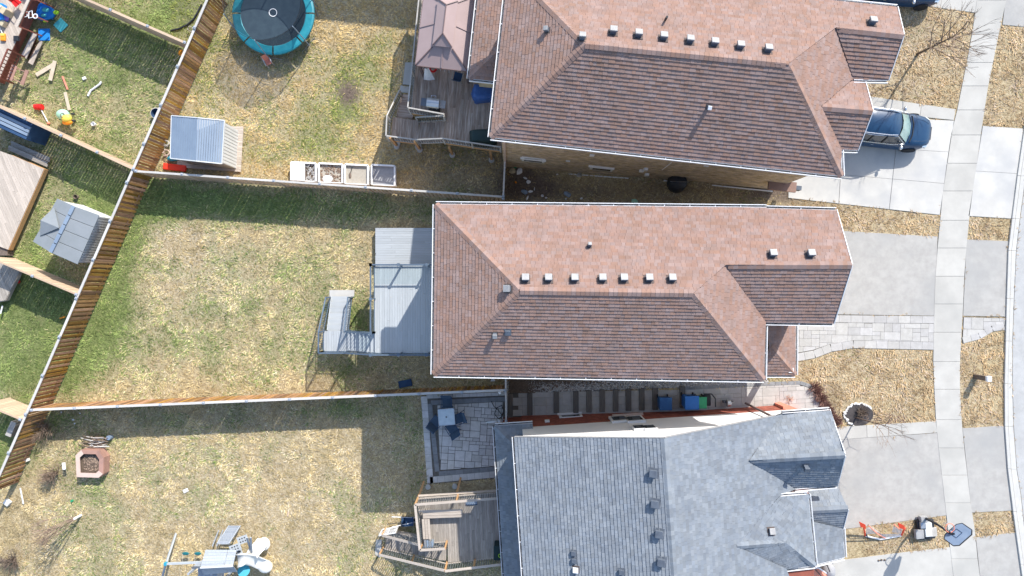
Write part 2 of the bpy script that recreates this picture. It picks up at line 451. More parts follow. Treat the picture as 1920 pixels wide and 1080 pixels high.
def ground_mat():
    m = bpy.data.materials.new('lawn_ground'); m.use_nodes = True
    nt = m.node_tree; N = nt.nodes; L = nt.links; b = N['Principled BSDF']; b.inputs['Roughness'].default_value = 1
    b.inputs['Specular IOR Level'].default_value = .1
    at = N.new('ShaderNodeAttribute'); at.attribute_name = 'cover'
    sp = N.new('ShaderNodeSeparateColor'); L.new(at.outputs['Color'], sp.inputs[0])
    g = N.new('ShaderNodeNewGeometry')
    def noise(s, d=5):
        n = N.new('ShaderNodeTexNoise'); n.inputs['Scale'].default_value = s; n.inputs['Detail'].default_value = d; n.inputs['Roughness'].default_value = .65; n.inputs['Distortion'].default_value = .8
        L.new(g.outputs['Position'], n.inputs['Vector']); return n.outputs[0]
    def rng_(a, lo, hi):
        r = N.new('ShaderNodeMapRange'); r.inputs['From Min'].default_value = lo; r.inputs['From Max'].default_value = hi; L.new(a, r.inputs[0]); return r.outputs[0]
    def mx(f, a, c):
        x = N.new('ShaderNodeMix'); x.data_type = 'RGBA'; L.new(f, x.inputs[0])
        for i, q in ((6, a), (7, c)):
            if isinstance(q, tuple): x.inputs[i].default_value = (*q, 1)
            else: L.new(q, x.inputs[i])
        return x.outputs[2]
    n5 = noise(6, 7)
    straw = mx(rng_(n5, .38, .62), (.27, .205, .115), (.50, .41, .25))
    straw = mx(sp.outputs[2], straw, mx(rng_(n5, .38, .6), (.34, .26, .165), (.52, .44, .32)))
    grn = mx(rng_(n5, .35, .65), (.10, .13, .04), (.22, .25, .10))
    c = mx(sp.outputs[0], straw, grn)
    soil = mx(rng_(noise(9), .35, .65), (.09, .07, .055), (.21, .16, .125))
    c = mx(sp.outputs[1], c, soil)
    L.new(c, b.inputs['Base Color'])
    bp = N.new('ShaderNodeBump'); bp.inputs['Strength'].default_value = .9; bp.inputs['Distance'].default_value = .06
    L.new(noise(11, 6), bp.inputs['Height']); L.new(bp.outputs[0], b.inputs['Normal'])
    return m
M['ground'] = ground_mat()
gm = np_mesh('ground', np.stack([X, Y, zz], 1), quads, M['ground'], True)
cg, cs, cp = cover(X, Y)
ca = gm.color_attributes.new('cover', 'FLOAT_COLOR', 'POINT')
ca.data.foreach_set('color', np.stack([cg, cs, cp, np.ones_like(cg)], 1).astype(np.float32).ravel())
ground = bpy.data.objects.new('ground', gm); COL.objects.link(ground); ground['kind'] = 'structure'

# ---------------------------------------------------------------- street side: walk, kerb, road, driveways
def sheet(name, px, m, dz=.0, thick=.15, parent=None, kind='structure', ex=True):
    pts = gp(px, dz)
    if ex: exc(pts)
    o = MB().prism(pts, (-thick,), 0).build(name, m, parent)
    if parent is None and kind: o['kind'] = kind
    return o

WL = [(-40, 1839), (0, 1832), (62, 1823), (117, 1813), (161, 1804), (206, 1795), (253, 1783), (306, 1775), (358, 1768), (413, 1763), (465, 1758), (518, 1754), (570, 1752), (623, 1751), (678, 1750), (730, 1752), (787, 1755), (840, 1760), (891, 1766), (943, 1772), (996, 1778), (1048, 1784), (1100, 1790)]
WR = [(-40, 1893), (0, 1887), (62, 1873), (117, 1862), (161, 1853), (206, 1846), (253, 1839), (306, 1832), (358, 1824), (413, 1817), (465, 1812), (518, 1808), (570, 1806), (623, 1803), (678, 1800), (730, 1800), (787, 1803), (840, 1808), (891, 1814), (943, 1820), (996, 1828), (1048, 1833), (1100, 1840)]
M['joint_light'] = mat('joint_light', (.33, .32, .30), rough=1)
walk_px = [(u, v) for v, u in WL] + [(u, v) for v, u in WR[::-1]]
walk = sheet('sidewalk', walk_px, M['joint_light'], dz=.0)
for i in range(len(WL) - 1):
    e = .45
    q = [(WL[i][1], WL[i][0] + e), (WR[i][1], WR[i][0] + e), (WR[i + 1][1], WR[i + 1][0] - .2), (WL[i + 1][1], WL[i + 1][0] - .2)]
    MB().prism(gp(q, .02), (-.12,), 0).build('concrete_panel', M['concrete'], walk, bevel=.008)

KL = [(1932, 120), (1921, 241), (1908, 330), (1898, 410), (1891, 470), (1888, 560), (1886, 640), (1884, 720), (1884.5, 800), (1890, 880), (1900, 960), (1914, 1060), (1921, 1110)]
KR = [(1950, 120), (1938, 241), (1923, 330), (1912, 410), (1905, 470), (1901, 560), (1898, 640), (1898, 720), (1900, 800), (1906, 880), (1914, 930), (1928, 1060), (1936, 1110)]
kerb = tag(MB().build('kerb', M['kerb']), kind='structure')
kerb_parts = 0
exc(gp(KL + KR[::-1]))
for i in range(len(KL) - 1):
    q = [KL[i], KR[i], KR[i + 1], KL[i + 1]]
    MB().prism(gp([KL[i], (KL[i][0] + 6, KL[i][1]), (KL[i + 1][0] + 6, KL[i + 1][1] - .5), (KL[i + 1][0], KL[i + 1][1] - .5)], .08), (-.15,), 0).build('kerb_stone', M['kerb'], kerb, bevel=.02)
    MB().prism(gp([(KL[i][0] + 6.2, KL[i][1]), KR[i], (KR[i + 1][0], KR[i + 1][1] - .5), (KL[i + 1][0] + 6.2, KL[i + 1][1] - .5)], .006), (-.15,), 0).build('gutter_slab', M['kerb'], kerb)
sheet('road', [(u + 1, v) for u, v in KR] + [(2400, 1110), (2400, 120)], M['road'], dz=.0)

def slabs(name, px, m, rows, dz=.02, joint=.0016):
    """a drive of concrete slabs; rows = (nu, nv) divisions of the quad px (4 corners)"""
    base = sheet(name, px, M['joint_light'], dz=-.005)
    a, b, c, d = [Vector((p[0], p[1], 0)) for p in px]
    nu, nv = rows
    for i in range(nu):
        for j in range(nv):
            def at(s, t): return (a * (1 - s) + b * s) * (1 - t) + (d * (1 - s) + c * s) * t
            g = joint
            q = [at(i / nu + g, j / nv + g), at((i + 1) / nu - g, j / nv + g), at((i + 1) / nu - g, (j + 1) / nv - g), at(i / nu + g, (j + 1) / nv - g)]
            MB().prism(gp([(p.x, p.y) for p in q], dz), (-.08,), 0).build('concrete_slab', m, base)
    return base

slabs('driveway', [(1480, 214), (1789, 226), (1762, 403), (1478, 371)], M['driveway_pale'], (3, 3))
slabs('driveway_apron', [(1843, 236), (1919, 241), (1897, 410), (1816, 405)], M['driveway_pale'], (1, 2))
slabs('front_walk', [(1600, 176), (1792, 205), (1788.5, 225), (1598, 206)], M['concrete'], (3, 1))
sheet('driveway', [(1700, -60), (1842, -60), (1832, 24), (1758, 14), (1700, 4)], M['concrete'], dz=.01)
sheet('driveway_apron', [(1893, -60), (1960, -60), (1960, 54), (1880, 46)], M['asphalt'], dz=.01)
sheet('driveway', [(1480, 427), (1580, 433), (1758, 443.5), (1752, 592), (1480, 588)], M['asphalt'], dz=.01)
sheet('driveway_apron', [(1812.5, 449), (1890, 452), (1886.5, 593.5), (1806, 592)], M['asphalt'], dz=.01)
slabs('front_walk', [(1560, 801), (1754.5, 790), (1758, 811), (1560, 825)], M['concrete'], (3, 1))
sheet('driveway', [(1500, 829), (1758, 812), (1775, 966), (1600, 990), (1500, 1000)], M['asphalt'], dz=.01)
sheet('driveway_apron', [(1805, 803), (1885, 798), (1900, 957), (1822, 961)], M['asphalt'], dz=.01)
sheet('driveway', [(1480, 1062), (1580, 1050), (1700, 1035), (1783, 1026), (1791, 1130), (1480, 1130)], M['concrete'], dz=.01)
sheet('driveway_apron', [(1830, 1008), (1906, 998), (1921, 1110), (1841, 1110)], M['asphalt'], dz=.01)

# ---------------------------------------------------------------- pavers
def ashlar(parent, poly, unit, ang, m, dz_fn, name='paver', gap=.012, seed=1, th=.05, sizes=((3, 2), (2, 3), (2, 2), (3, 3), (2, 1), (1, 2), (4, 2)), minarea=.008):
    """random rectangular stones, each a piece, clipped to the outline"""
    rr = random.Random(seed)
    loc = [rot2(p, -ang) for p in poly]
    x0 = min(p[0] for p in loc); x1 = max(p[0] for p in loc); y0 = min(p[1] for p in loc); y1 = max(p[1] for p in loc)
    nx = int((x1 - x0) / unit) + 2; ny = int((y1 - y0) / unit) + 2
    occ = [[False] * ny for _ in range(nx)]
    k = 0
    for i in range(nx):
        for j in range(ny):
            if occ[i][j]: continue
            ch = list(sizes); rr.shuffle(ch)
            ch.append((1, 1))
            for w, h in ch:
                if i + w <= nx and j + h <= ny and not any(occ[i + a][j + b] for a in range(w) for b in range(h)): break
            for a in range(w):
                for b in range(h): occ[i + a][j + b] = True
            q = clip_rect(loc, x0 + i * unit + gap / 2, x0 + (i + w) * unit - gap / 2, y0 + j * unit + gap / 2, y0 + (j + h) * unit - gap / 2)
            if len(q) < 3 or abs(area2(q)) < minarea: continue
            q = [rot2(p, ang) for p in q]
            dz = rr.uniform(-.003, .003)
            pts = [(p[0], p[1], dz_fn(p[0]) + dz) for p in q]
            MB().prism(pts, (-th,), 0).build(name, m, parent)
            k += 1
    return k

def rowstones(parent, a, b, w, step, m, name='border_paver', dz=.0, gap=.012, jitter=0.02):
    """a course of border stones from a to b (world points)"""
    a, b = Vector(a), Vector(b); d = (b - a); L = d.length; n = max(1, round(L / step)); d.normalize()
    s = Vector((-d.y, d.x, 0)) * w / 2
    for i in range(n):
        p = a + d * (L * i / n + gap / 2); q = a + d * (L * (i + 1) / n - gap / 2)
        pts = [p - s, q - s, q + s, p + s]
        MB().prism([(t.x, t.y, gz(t.x) + dz) for t in pts], (-.05,), 0).build(name, m, parent)

# entrance walk of the middle house
fw = sheet('paver_walk', [(1440, 588), (1752, 593), (1750, 656), (1600, 653), (1560, 660), (1530, 671), (1492, 678), (1440, 680)], M['sand_joint'], dz=-.002)
inner = gp([(1484, 604), (1750.5, 607), (1750, 641), (1600, 638), (1556, 645), (1524, 656), (1490, 662), (1484, 664)])
ashlar(fw, [(p.x, p.y) for p in inner], .225, -.02, M['paver'], lambda x: gz(x) + .022, seed=3)
rowstones(fw, G(1484, 597), G(1751, 599.5), .40, .68, M['paver'], dz=.022)
bl = [(1490, 671), (1527, 664), (1558, 652), (1600, 645.5), (1750, 648.5)]
for a, b in zip(bl[:-1], bl[1:]): rowstones(fw, G(*a), G(*b), .42, .62, M['paver'], dz=.022)
fw2 = sheet('paver_walk', [(1806, 594), (1885, 596), (1884, 616), (1862, 620), (1840, 634), (1804, 644)], M['sand_joint'], dz=-.002)
ashlar(fw2, [(p.x, p.y) for p in gp([(1807, 595), (1884, 597), (1883, 609), (1858, 611), (1834, 625), (1805, 632)])], .225, -.02, M['paver'], lambda x: gz(x) + .022, seed=4)
bl = [(1805, 638), (1836, 630), (1860, 615.5), (1883, 612.5)]
for a, b in zip(bl[:-1], bl[1:]): rowstones(fw2, G(*a), G(*b), .34, .5, M['paver'], dz=.022)

# side walk beside the lower house, with timber sleepers as steps
side_px = [(948, 736), (1430, 722), (1500, 716), (1522, 723), (1540, 738), (1549, 756), (1549, 768), (1520, 775), (1430, 775), (948, 782)]
sw_ = sheet('side_walk', side_px, M['sand_joint'], dz=-.004)
ashlar(sw_, [(p.x, p.y) for p in gp([(950, 737), (1430, 724), (1498, 721), (1515, 727), (1530, 741), (1537, 757), (1537, 770), (1430, 773), (950, 780)])], .235, .045, M['paver'], lambda x: gz(x) + .02, seed=5)
bl = [(1280, 727.5), (1430, 720), (1500, 717.5), (1520, 724), (1537, 739), (1545, 756), (1545, 769)]
for a, b in zip(bl[:-1], bl[1:]): rowstones(sw_, G(*a), G(*b), .2, .34, M['paver_dark'], dz=.026)
for i, (u, v0, v1) in enumerate(((957, 738, 783), (993.5, 737, 778), (1043, 734, 774), (1079.5, 733, 774), (1104, 731, 773), (1129, 730, 772), (1154, 729, 771), (1178, 729, 770), (1203, 728, 769), (1228, 727, 768), (1279, 724, 764))):
    a, b = G(u, v0), G(u, v1)
    o = MB().beam(a + Vector((0, 0, .03)), b + Vector((0, 0, .03)), .30, .17).build('timber_step', M['sleeper'], sw_, bevel=.015)

# pebble strip under the eave of the middle house
def heap(name, poly, n, r0, r1, m, label=None, zf=gz, seed=2, flat_=.55, parent=None, kind='stuff'):
    g = np.random.default_rng(seed)
    px = np.array([p[0] for p in poly]); py = np.array([p[1] for p in poly])
    x = g.uniform(px.min(), px.max(), n * 3); y = g.uniform(py.min(), py.max(), n * 3)
    k = inside([(p[0], p[1]) for p in poly], x, y); x = x[k][:n]; y = y[k][:n]
    mb = MB()
    oct_v = [(1, 0, 0), (0, 1, 0), (-1, 0, 0), (0, -1, 0), (0, 0, 1)]
    oct_f = [(0, 1, 4), (1, 2, 4), (2, 3, 4), (3, 0, 4)]
    for a, b in zip(x, y):
        r = g.uniform(r0, r1); t = g.uniform(0, 6.28); e = g.uniform(.6, 1.2); z = zf(a)
        c, s = math.cos(t), math.sin(t)
        mb.add([(a + r * (v[0] * e * c - v[1] * s), b + r * (v[0] * e * s + v[1] * c), z + v[2] * r * flat_ + g.uniform(-.01, .01)) for v in oct_v], oct_f)
    o = mb.build(name, m, parent)
    if kind: o['kind'] = kind
    if label: o['label'] = label
    return o
peb = gp([(950, 706), (1200, 708), (1440, 714), (1440, 719.5), (1250, 727), (1050, 735), (985, 737), (950, 736)])
exc(peb)
sheet('gravel_bed', [(948, 700), (1200, 700), (1442, 704), (1442, 720), (1250, 728), (1050, 736), (948, 738)], M['soil'], dz=-.005, ex=False)
heap('pebbles', peb, 5200, .035, .075, M['pebble'])

# ---------------------------------------------------------------- roofs
def plane_fit(pts):
    c = sum(pts, Vector((0, 0, 0))) / len(pts)
    A = np.array([[p.x, p.y, 1] for p in pts]); b = np.array([p.z for p in pts])
    s, *_ = np.linalg.lstsq(A, b, rcond=None)
    return s

PLANES = []
class Roof:
    def __init__(s, house, m, under, seed=0):
        s.house, s.m, s.under = house, m, under
        s.rr = random.Random(seed); s.sh = {}; s.full = []; s.mb = MB(); s.caps = None; s.base = None; s.bmb = MB()
    def face(s, pts, eave, course=.168, grow=.0):
        """pts: 3D outline of one slope; eave: (i, j) indices of its eave edge direction"""
        a, b, c = plane_fit(pts)
        P = [Vector((p.x, p.y, a * p.x + b * p.y + c)) for p in pts]
        nrm = Vector((-a, -b, 1)).normalized()
        PLANES.append((a, b, c, [(p.x, p.y) for p in P]))
        up = Vector((a, b, a * a + b * b))
        up.normalize()                       # steepest ascent in the plane
        e = up.cross(nrm).normalized()       # along the eave
        o = P[eave[0]]
        loc = [((p - o).dot(e), (p - o).dot(up)) for p in P]
        if area2(loc) < 0: loc = loc[::-1]
        s.bmb.add([p - nrm * .015 for p in P] + [p - nrm * .14 for p in P], [tuple(range(len(P))), tuple(range(2 * len(P) - 1, len(P) - 1, -1))] + [(i, (i + 1) % len(P), len(P) + (i + 1) % len(P), len(P) + i) for i in range(len(P))])
        x0 = min(p[0] for p in loc); x1 = max(p[0] for p in loc); y0 = min(p[1] for p in loc); y1 = max(p[1] for p in loc)
        nrow = int(math.ceil((y1 - y0) / course))
        M4 = Matrix(((e.x, up.x, nrm.x, o.x), (e.y, up.y, nrm.y, o.y), (e.z, up.z, nrm.z, o.z), (0, 0, 0, 1)))
        for r in range(nrow):
            b0 = y0 + r * course
            x = x0 - s.rr.uniform(0, .3)
            while x < x1:
                w = s.rr.choice((.16, .22, .29))
                q = clip_rect(loc, x + .003, x + w - .003, b0, b0 + course + .004)
                if len(q) >= 3 and abs(area2(q)) > .002:
                    lift = s.rr.choice((0, 0, .007))
                    if len(q) == 4 and abs(abs(area2(q)) - (w - .006) * (course + .004)) < 1e-5:
                        s.full.append((M4 @ Matrix.Translation((x, b0, lift)), w, course, (M4 @ Vector((x, b0, 0))).z))
                    else: s._tab(s.mb, q, b0, course, lift, M4)
                x += w
        return P
    def _tab(s, mb, q, b0, course, lift, M4):
        if area2(q) < 0: q = q[::-1]
        n = len(q)
        top = [M4 @ Vector((p[0], p[1], lift + .033 - .029 * (p[1] - b0) / course)) for p in q]
        bot = [M4 @ Vector((p[0], p[1], -.012)) for p in q]
        mb.add(top + bot, [tuple(range(n))] + [(i, n + i, n + (i + 1) % n, (i + 1) % n) for i in range(n)])
    def cap(s, p, q, step=.2, w=.17, drop=.42):
        """overlapping cap shingles from the low end p to the high end q"""
        if s.caps is None:
            m = MB()
            m.add([(-w, 0, -w * drop), (0, 0, 0), (w, 0, -w * drop), (-w, step * 1.15, -w * drop - .012), (0, step * 1.15, -.014), (w, step * 1.15, -w * drop - .012),
                   (-w, 0, -w * drop - .03), (0, 0, -.03), (w, 0, -w * drop - .03)], [(0, 1, 4, 3), (1, 2, 5, 4), (6, 7, 1, 0), (7, 8, 2, 1)])
            s.caps = m.mesh('ridge_cap', s.m)
        p, q = Vector(p), Vector(q); d = q - p; L = d.length; d.normalize()
        x = d.cross(Vector((0, 0, 1))).normalized(); z = x.cross(d).normalized()
        n = int(L / step)
        for i in range(n):
            c = p + d * (i * step) + z * .05
            inst('ridge_cap', s.caps, s.roof_obj, Matrix(((x.x, d.x, z.x, c.x), (x.y, d.y, z.y, c.y), (x.z, d.z, z.z, c.z), (0, 0, 0, 1))))
    def finish(s, hips, nshow=300):
        s.roof_obj = s.bmb.build('roof', s.under, s.house)
        s.full.sort(key=lambda t: -t[3])
        # the pieces nearest the camera stay single
        rr = random.Random(3)
        off = -wloc(s.roof_obj)
        for k, (m4, w, course, z) in enumerate(s.full):
            if k < nshow:
                if w not in s.sh:
                    t = MB(); s._tab(t, [(.003, 0), (w - .003, 0), (w - .003, course + .004), (.003, course + .004)], 0, course, 0, Matrix.Identity(4)); s.sh[w] = t.mesh('shingle', s.m)
                inst('shingle', s.sh[w], s.roof_obj, m4)
            else:
                s._tab(s.mb, [(.003, 0), (w - .003, 0), (w - .003, course + .004), (.003, course + .004)], 0, course, 0, m4)
        o = s.mb.build('shingles', s.m, s.roof_obj); o['kind'] = 'stuff'
        for p, q in hips: s.cap(p, q)
        return s.roof_obj

def gutter(house, a, b, z_drop=.10, out=(0, 0)):
    """an open white trough along an eave with hanger straps"""
    a, b = Vector(a), Vector(b); d = (b - a).normalized(); n = Vector((-d.y, d.x, 0)).normalized()
    o2 = Vector((out[0], out[1], 0))
    if n.dot(o2) < 0: n = -n
    dn = Vector((0, 0, -z_drop))
    g = MB()
    g.beam(a + n * .012 + dn * .6, b + n * .012 + dn * .6, .02, .15)
    g.beam(a + n * .125 + dn * .45, b + n * .125 + dn * .45, .03, .12)
    o = g.build('gutter', M['white'], house)
    i = MB().beam(a + n * .068 + dn * 1.15, b + n * .068 + dn * 1.15, .10, .012).build('gutter_floor', M['gutter_in'], o)
    L = (b - a).length; k = int(L / 1.1)
    for j in range(1, k):
        c = a + d * (L * j / k)
        MB().box(c + n * .07 + dn * .35, (.03, .12, .012), rz=math.atan2(d.y, d.x)).build('hanger', M['white'], o)
    return o

def vent(house, u, v, z, m, w=.31, h=.24, ang=0, name='roof_vent'):
    """a vent box standing on whichever roof slope the pixel ray meets first"""
    ku, kv = (u - 960) / F, -(v - 540) / F; best = None
    for a, b, c, poly in PLANES:
        zz_ = (a * ku * H + b * kv * H + c) / (1 + a * ku + b * kv); q = V(u, v, zz_)
        if inside(poly, np.array([q.x]), np.array([q.y]))[0] and (best is None or zz_ > best[0]): best = (zz_, a, b)
    if best: z, a, b = best
    else: a = b = 0
    nrm = Vector((-a, -b, 1)).normalized()
    base = V(u, v, z)
    rot = Vector((0, 0, 1)).rotation_difference(nrm).to_matrix().to_4x4() @ Matrix.Rotation(ang, 4, 'Z')
    M4 = Matrix.Translation(base + nrm * .02) @ rot
    def put(nm, c, d, mm, par, bev=0):
        mb = MB().box(c, d); mb.v = [tuple(M4 @ Vector(p)) for p in mb.v]; return mb.build(nm, mm, par, bevel=bev)
    o = put(name, (0, 0, h * .45), (w * .8, w * .8, h * .9), M['vent_dark'], house)
    put('flashing', (0, 0, .012), (w * 1.35, w * 1.35, .01), M['vent_dark'] if m == M['vent_dark'] else M['under'], o)
    put('hood', (0, 0, h * .92), (w, w, .06), m, o, .015)
    put('hood_lip', (0, 0, h * .92 - .045), (w * .97, w * .97, .03), M['vent_dark'], o)
    return o

def bricks(parent, a, b, z0f, z1f, m, name='bricks', L=.215, hh=.076, outward=(0, -1), holes=()):
    """running bond laid on a wall from a to b (2D world points); joints are left open over the mortar sheet"""
    ax, ay = a; bx, by = b
    d = Vector((bx - ax, by - ay, 0)); W = d.length; d.normalize()
    n = Vector((outward[0], outward[1], 0))
    mb = MB(); rr = random.Random(5)
    zmin = min(z0f(0), z0f(W)); zmax = max(z1f(0), z1f(W))
    row = 0; z = zmin
    while z < zmax:
        x = -L * .5 * (row % 2)
        while x < W:
            xa, xb = max(0, x + .006), min(W, x + L - .006)
            if xb - xa > .03:
                xc = (xa + xb) / 2
                if z0f(xc) - .08 <= z and z + hh <= z1f(xc) and not any(h[0] < xc < h[1] and h[2] < z + hh / 2 < h[3] for h in holes):
                    pr = .022 + rr.uniform(-.004, .004)
                    p = Vector((ax, ay, z + .005)) + d * xa; q = Vector((ax, ay, z + .005)) + d * xb
                    u = Vector((0, 0, hh - .010))
                    o = n * pr
                    vs = [p, q, q + u, p + u, p + o, q + o, q + o + u, p + o + u]
                    mb.add(vs, ((4, 5, 6, 7), (0, 1, 5, 4), (3, 7, 6, 2), (0, 4, 7, 3), (1, 2, 6, 5)))
            x += L
        z += hh; row += 1
    o = mb.build(name, m, parent); o['kind'] = 'stuff'
    return o

def wall(house, pts, z0, z1, m, name='wall', z0s=None):
    return MB().prism(pts, z0, z1).build(name, m, house)

# ---- middle house -------------------------------------------------------
ZE = 7.75
mh = thing('brick_house', 'house in the middle with pink-brown hip roof above the blue-grey deck', 'house', G(1100, 560))
A = V(817, 383, ZE); B = V(813, 702, ZE); C = V(1432, 712, ZE); D = V(1437, 389, ZE); D2 = V(1437, 391, ZE); E2 = V(1568, 394.5, ZE)
P = V(975, 545, 9.75); Q = V(1300, 550, 9.75); Rr = V(1360, 497, 9.05); S = V(1597, 497, 9.05); T = V(1563, 606, ZE); E = V(1435, 604, ZE)
r = Roof(mh, M['roof_pink'], M['under'], 1)
r.face([A, B, P], (0, 1)); r.face([B, C, Q, P], (0, 1)); r.face([C, E, Rr, Q], (0, 1)); r.face([A, P, Q, Rr, S, E2, D2, D], (0, 7)); r.face([E, T, S, Rr], (0, 1))
r.finish([(A, P), (B, P), (P, Q), (C, Q), (S, Rr)])
def inset(p, dx, dy, z=None): return Vector((p.x + dx, p.y + dy, p.z if z is None else z))
w_in = .38
MB().prism([(A.x + w_in, A.y - w_in), (D.x - w_in, D.y - w_in), (D.x - w_in, C.y + w_in), (B.x + w_in, B.y + w_in)], -.1, ZE - .12).build('wall', M['brick_beige'], mh)
MB().prism([(D.x - w_in, D.y - w_in - .004), (E2.x - w_in, E2.y - w_in), (E2.x - w_in, T.y + w_in), (D.x - w_in, T.y + w_in)], 1.2, ZE - .12).build('wall', M['brick_beige'], mh)
so = MB(); so.prism([A, D, C, B], ZE - .16, ZE - .13); so.prism([inset(D2, .01, 0), E2, T, inset(E, .01, 0)], ZE - .165, ZE - .135); so.build('soffit', M['white'], mh)
gb = MB(); gb.add([inset(E2, -w_in, -w_in, ZE - .13), inset(T, -w_in, w_in, ZE - .13), Vector((S.x - w_in, S.y, 8.8))], [(0, 1, 2)]).build('gable_wall', M['siding'], mh)
gutter(mh, A, B, out=(-1, 0)); gutter(mh, B, C, out=(0, -1)); gutter(mh, A, D, out=(0, 1)); gutter(mh, D2, E2, out=(0, 1)); gutter(mh, E, T, out=(0, -1)); gutter(mh, C, V(1434, 612, ZE), out=(1, 0))
def fascia(house, *pr):
    for p, q in pr: MB().beam(p + Vector((.02, 0, -.05)), q + Vector((.02, 0, -.05)), .03, .19).build('fascia', M['white'], house)
fascia(mh, (E2, S), (S, T))
for u in (985, 1028, 1077, 1129, 1169, 1216, 1259): vent(mh, u, 524, 10.15, M['vent'])
vent(mh, 1105, 462, 9.4, M['vent'], w=.16); vent(mh, 954, 541, 10.2, M['vent'], w=.3); vent(mh, 928, 626, 9.45, M['vent'], w=.2); vent(mh, 952, 622, 9.7, M['vent_dark'], w=.24, h=.12)
for u in (1447, 1518): vent(mh, u, 478, 9.45, M['vent'])
# low porch roof at the front
pz = 4.4
pa, pb, pc, pd = V(1434, 604, pz + .75), V(1492, 604, pz), V(1492, 703, pz), V(1434, 703, pz)
pe = V(1434, 672, pz + .8)
pf = V(1470, 672, pz + .5)
r = Roof(mh, M['roof_pink'], M['under'], 9)
p1, p2, p3, p4 = V(1432, 560, pz + .62), V(1491.5, 560, pz), V(1491, 703, pz), V(1432, 703, pz)
k = (H - pz) / F
run = (p3.x - p4.x)
p5 = Vector((p4.x, p4.y + run, pz + run * .42)); p6 = Vector((p1.x, p1.y, pz + run * .42))
r.face([p3, p2, p6, p5], (0, 1)); r.face([p4, p3, p5], (0, 1)); r.finish([(p3, p5)], 0)
gutter(mh, p2, p3, out=(1, 0)); gutter(mh, p4, p3, out=(0, -1))
MB().box(Vector((p3.x - .25, p3.y + .25, (1.8 + pz - .1) / 2)), (.25, .25, pz - 1.5)).build('porch_post', M['white'], mh)
MB().prism([(D.x - .35, p3.y + .1), (p3.x - .15, p3.y + .1), (p3.x - .15, T.y + .1), (D.x - .35, T.y + .1)], 1.6, 1.95).build('porch_floor', M['concrete'], mh)
# front garage door and rear door/windows
gd = MB().box((E2.x - w_in + .03, (E2.y + T.y) / 2, 2.6), (.05, 3.9, 2.3)).build('garage_door', M['white'], mh)
for j in range(4): MB().box((E2.x - w_in + .06, (E2.y + T.y) / 2, 1.78 + j * .56), (.02, 3.8, .5)).build('door_panel', M['siding'], gd)
sdoor = MB().box((A.x + w_in - .02, -.9, 2.5), (.06, 1.9, 2.1)).build('sliding_door', M['white'], mh)
for y in (-1.35, -.45): MB().box((A.x + w_in - .06, y, 2.5), (.02, .8, 1.95)).build('pane', M['glass_dark'], sdoor)
for y, z in ((2.4, 5.9), (-2.2, 5.9)):
    wf = MB().box((A.x + w_in - .02, y, z), (.06, 1.5, 1.2)).build('window', M['white'], mh)
    MB().box((A.x + w_in - .06, y, z), (.02, 1.34, 1.04)).build('pane', M['glass_dark'], wf)
exc([A, D2, E2, T, E, C, B])
exc(gp([(820, 420), (1500, 420), (1500, 690), (820, 690)]))

# ---- upper house --------------------------------------------------------
uh = thing('brick_house', 'house with tan brick wall and pink-brown roof beside the parked dark blue SUV', 'house', G(1250, 250))
ax, ay = .9942, -.1075          # along the ridge
nxu, nyu = .1075, .9942         # across
ZE = 8.4
A = V(920, 257, ZE); C = V(1578, 330, ZE)
Wd = 7.7
A2 = inset(A, nxu * Wd, nyu * Wd); 
P = V(1097, 83, 10.38); Q = V(1478, 120, 10.4)
Rr = V(1567, 52, 9.2); S = V(1694, 66, 9.2); T = V(1665, 150, ZE); E = V(1601, 149, ZE); E2 = V(1682, 14, ZE)
g1 = V(1537, 200, 9.15); g2 = V(1636, 208, 9.15); g3 = V(1608, 281, 8.36); g4 = V(1576, 280, 8.36); g5 = V(1622, 155, 8.36); g6 = V(1593, 152, 8.36)
r = Roof(uh, M['roof_pink'], M['under'], 2)
r.face([A, A2, P], (0, 1)); r.face([A, C, Q, P], (0, 1)); r.face([C, g4, g1, g6, E, Rr, Q], (0, 1)); r.face([A2, P, Q, Rr, S, E2], (0, 5)); r.face([E, T, S, Rr], (0, 1))
r.face([g6, g5, g2, g1], (0, 1)); r.face([g4, g3, g2, g1], (0, 1))
r.finish([(A, P), (P, Q), (C, Q), (S, Rr), (g2, g1), (A2, P)])
def off2(p, a, b): return (p.x + ax * a + nxu * b, p.y + ay * a + nyu * b)
wa, wb, wc, wd = off2(A, .42, .42), off2(C, -.42, .42), off2(C, -.42, Wd - .42), off2(A2, .42, -.42)
MB().prism([wa, wb, wc, wd], -.1, ZE - .12).build('wall', M['mortar'], uh)
MB().prism([off2(E, -.3, .4), off2(T, -.4, .4), off2(E2, -.4, -.4), off2(E, -.3, 3.0)], 1.2, ZE - .12).build('wall', M['brick_beige'], uh)
MB().prism([off2(g4, -.5, .35), off2(g3, -.35, .35), off2(g5, -.35, -.35), off2(g6, -.5, -.35)], 1.2, ZE - .14).build('wall', M['brick_beige'], uh)
so = MB(); so.prism([A, C, off2(C, 0, Wd), A2], ZE - .17, ZE - .13); so.prism([off2(E, .02, 0), T, E2, off2(E, .02, 3.4)], ZE - .175, ZE - .14); so.prism([off2(g4, .02, 0), g3, g5, off2(g6, .02, 0)], ZE - .2, ZE - .16); so.build('soffit', M['white'], uh)
L_ = (Vector(wb) - Vector(wa)).length
holes = [(1.35, 2.9, .5, 1.6), (6.6, 8.2, .9, 2.0)]
bricks(uh, wa, wb, lambda s: gz(wa[0] + s * ax) - .05, lambda s: ZE - .2, M['brick_beige'], outward=(-nxu, -nyu), name='bricks', L=.24, hh=.085)
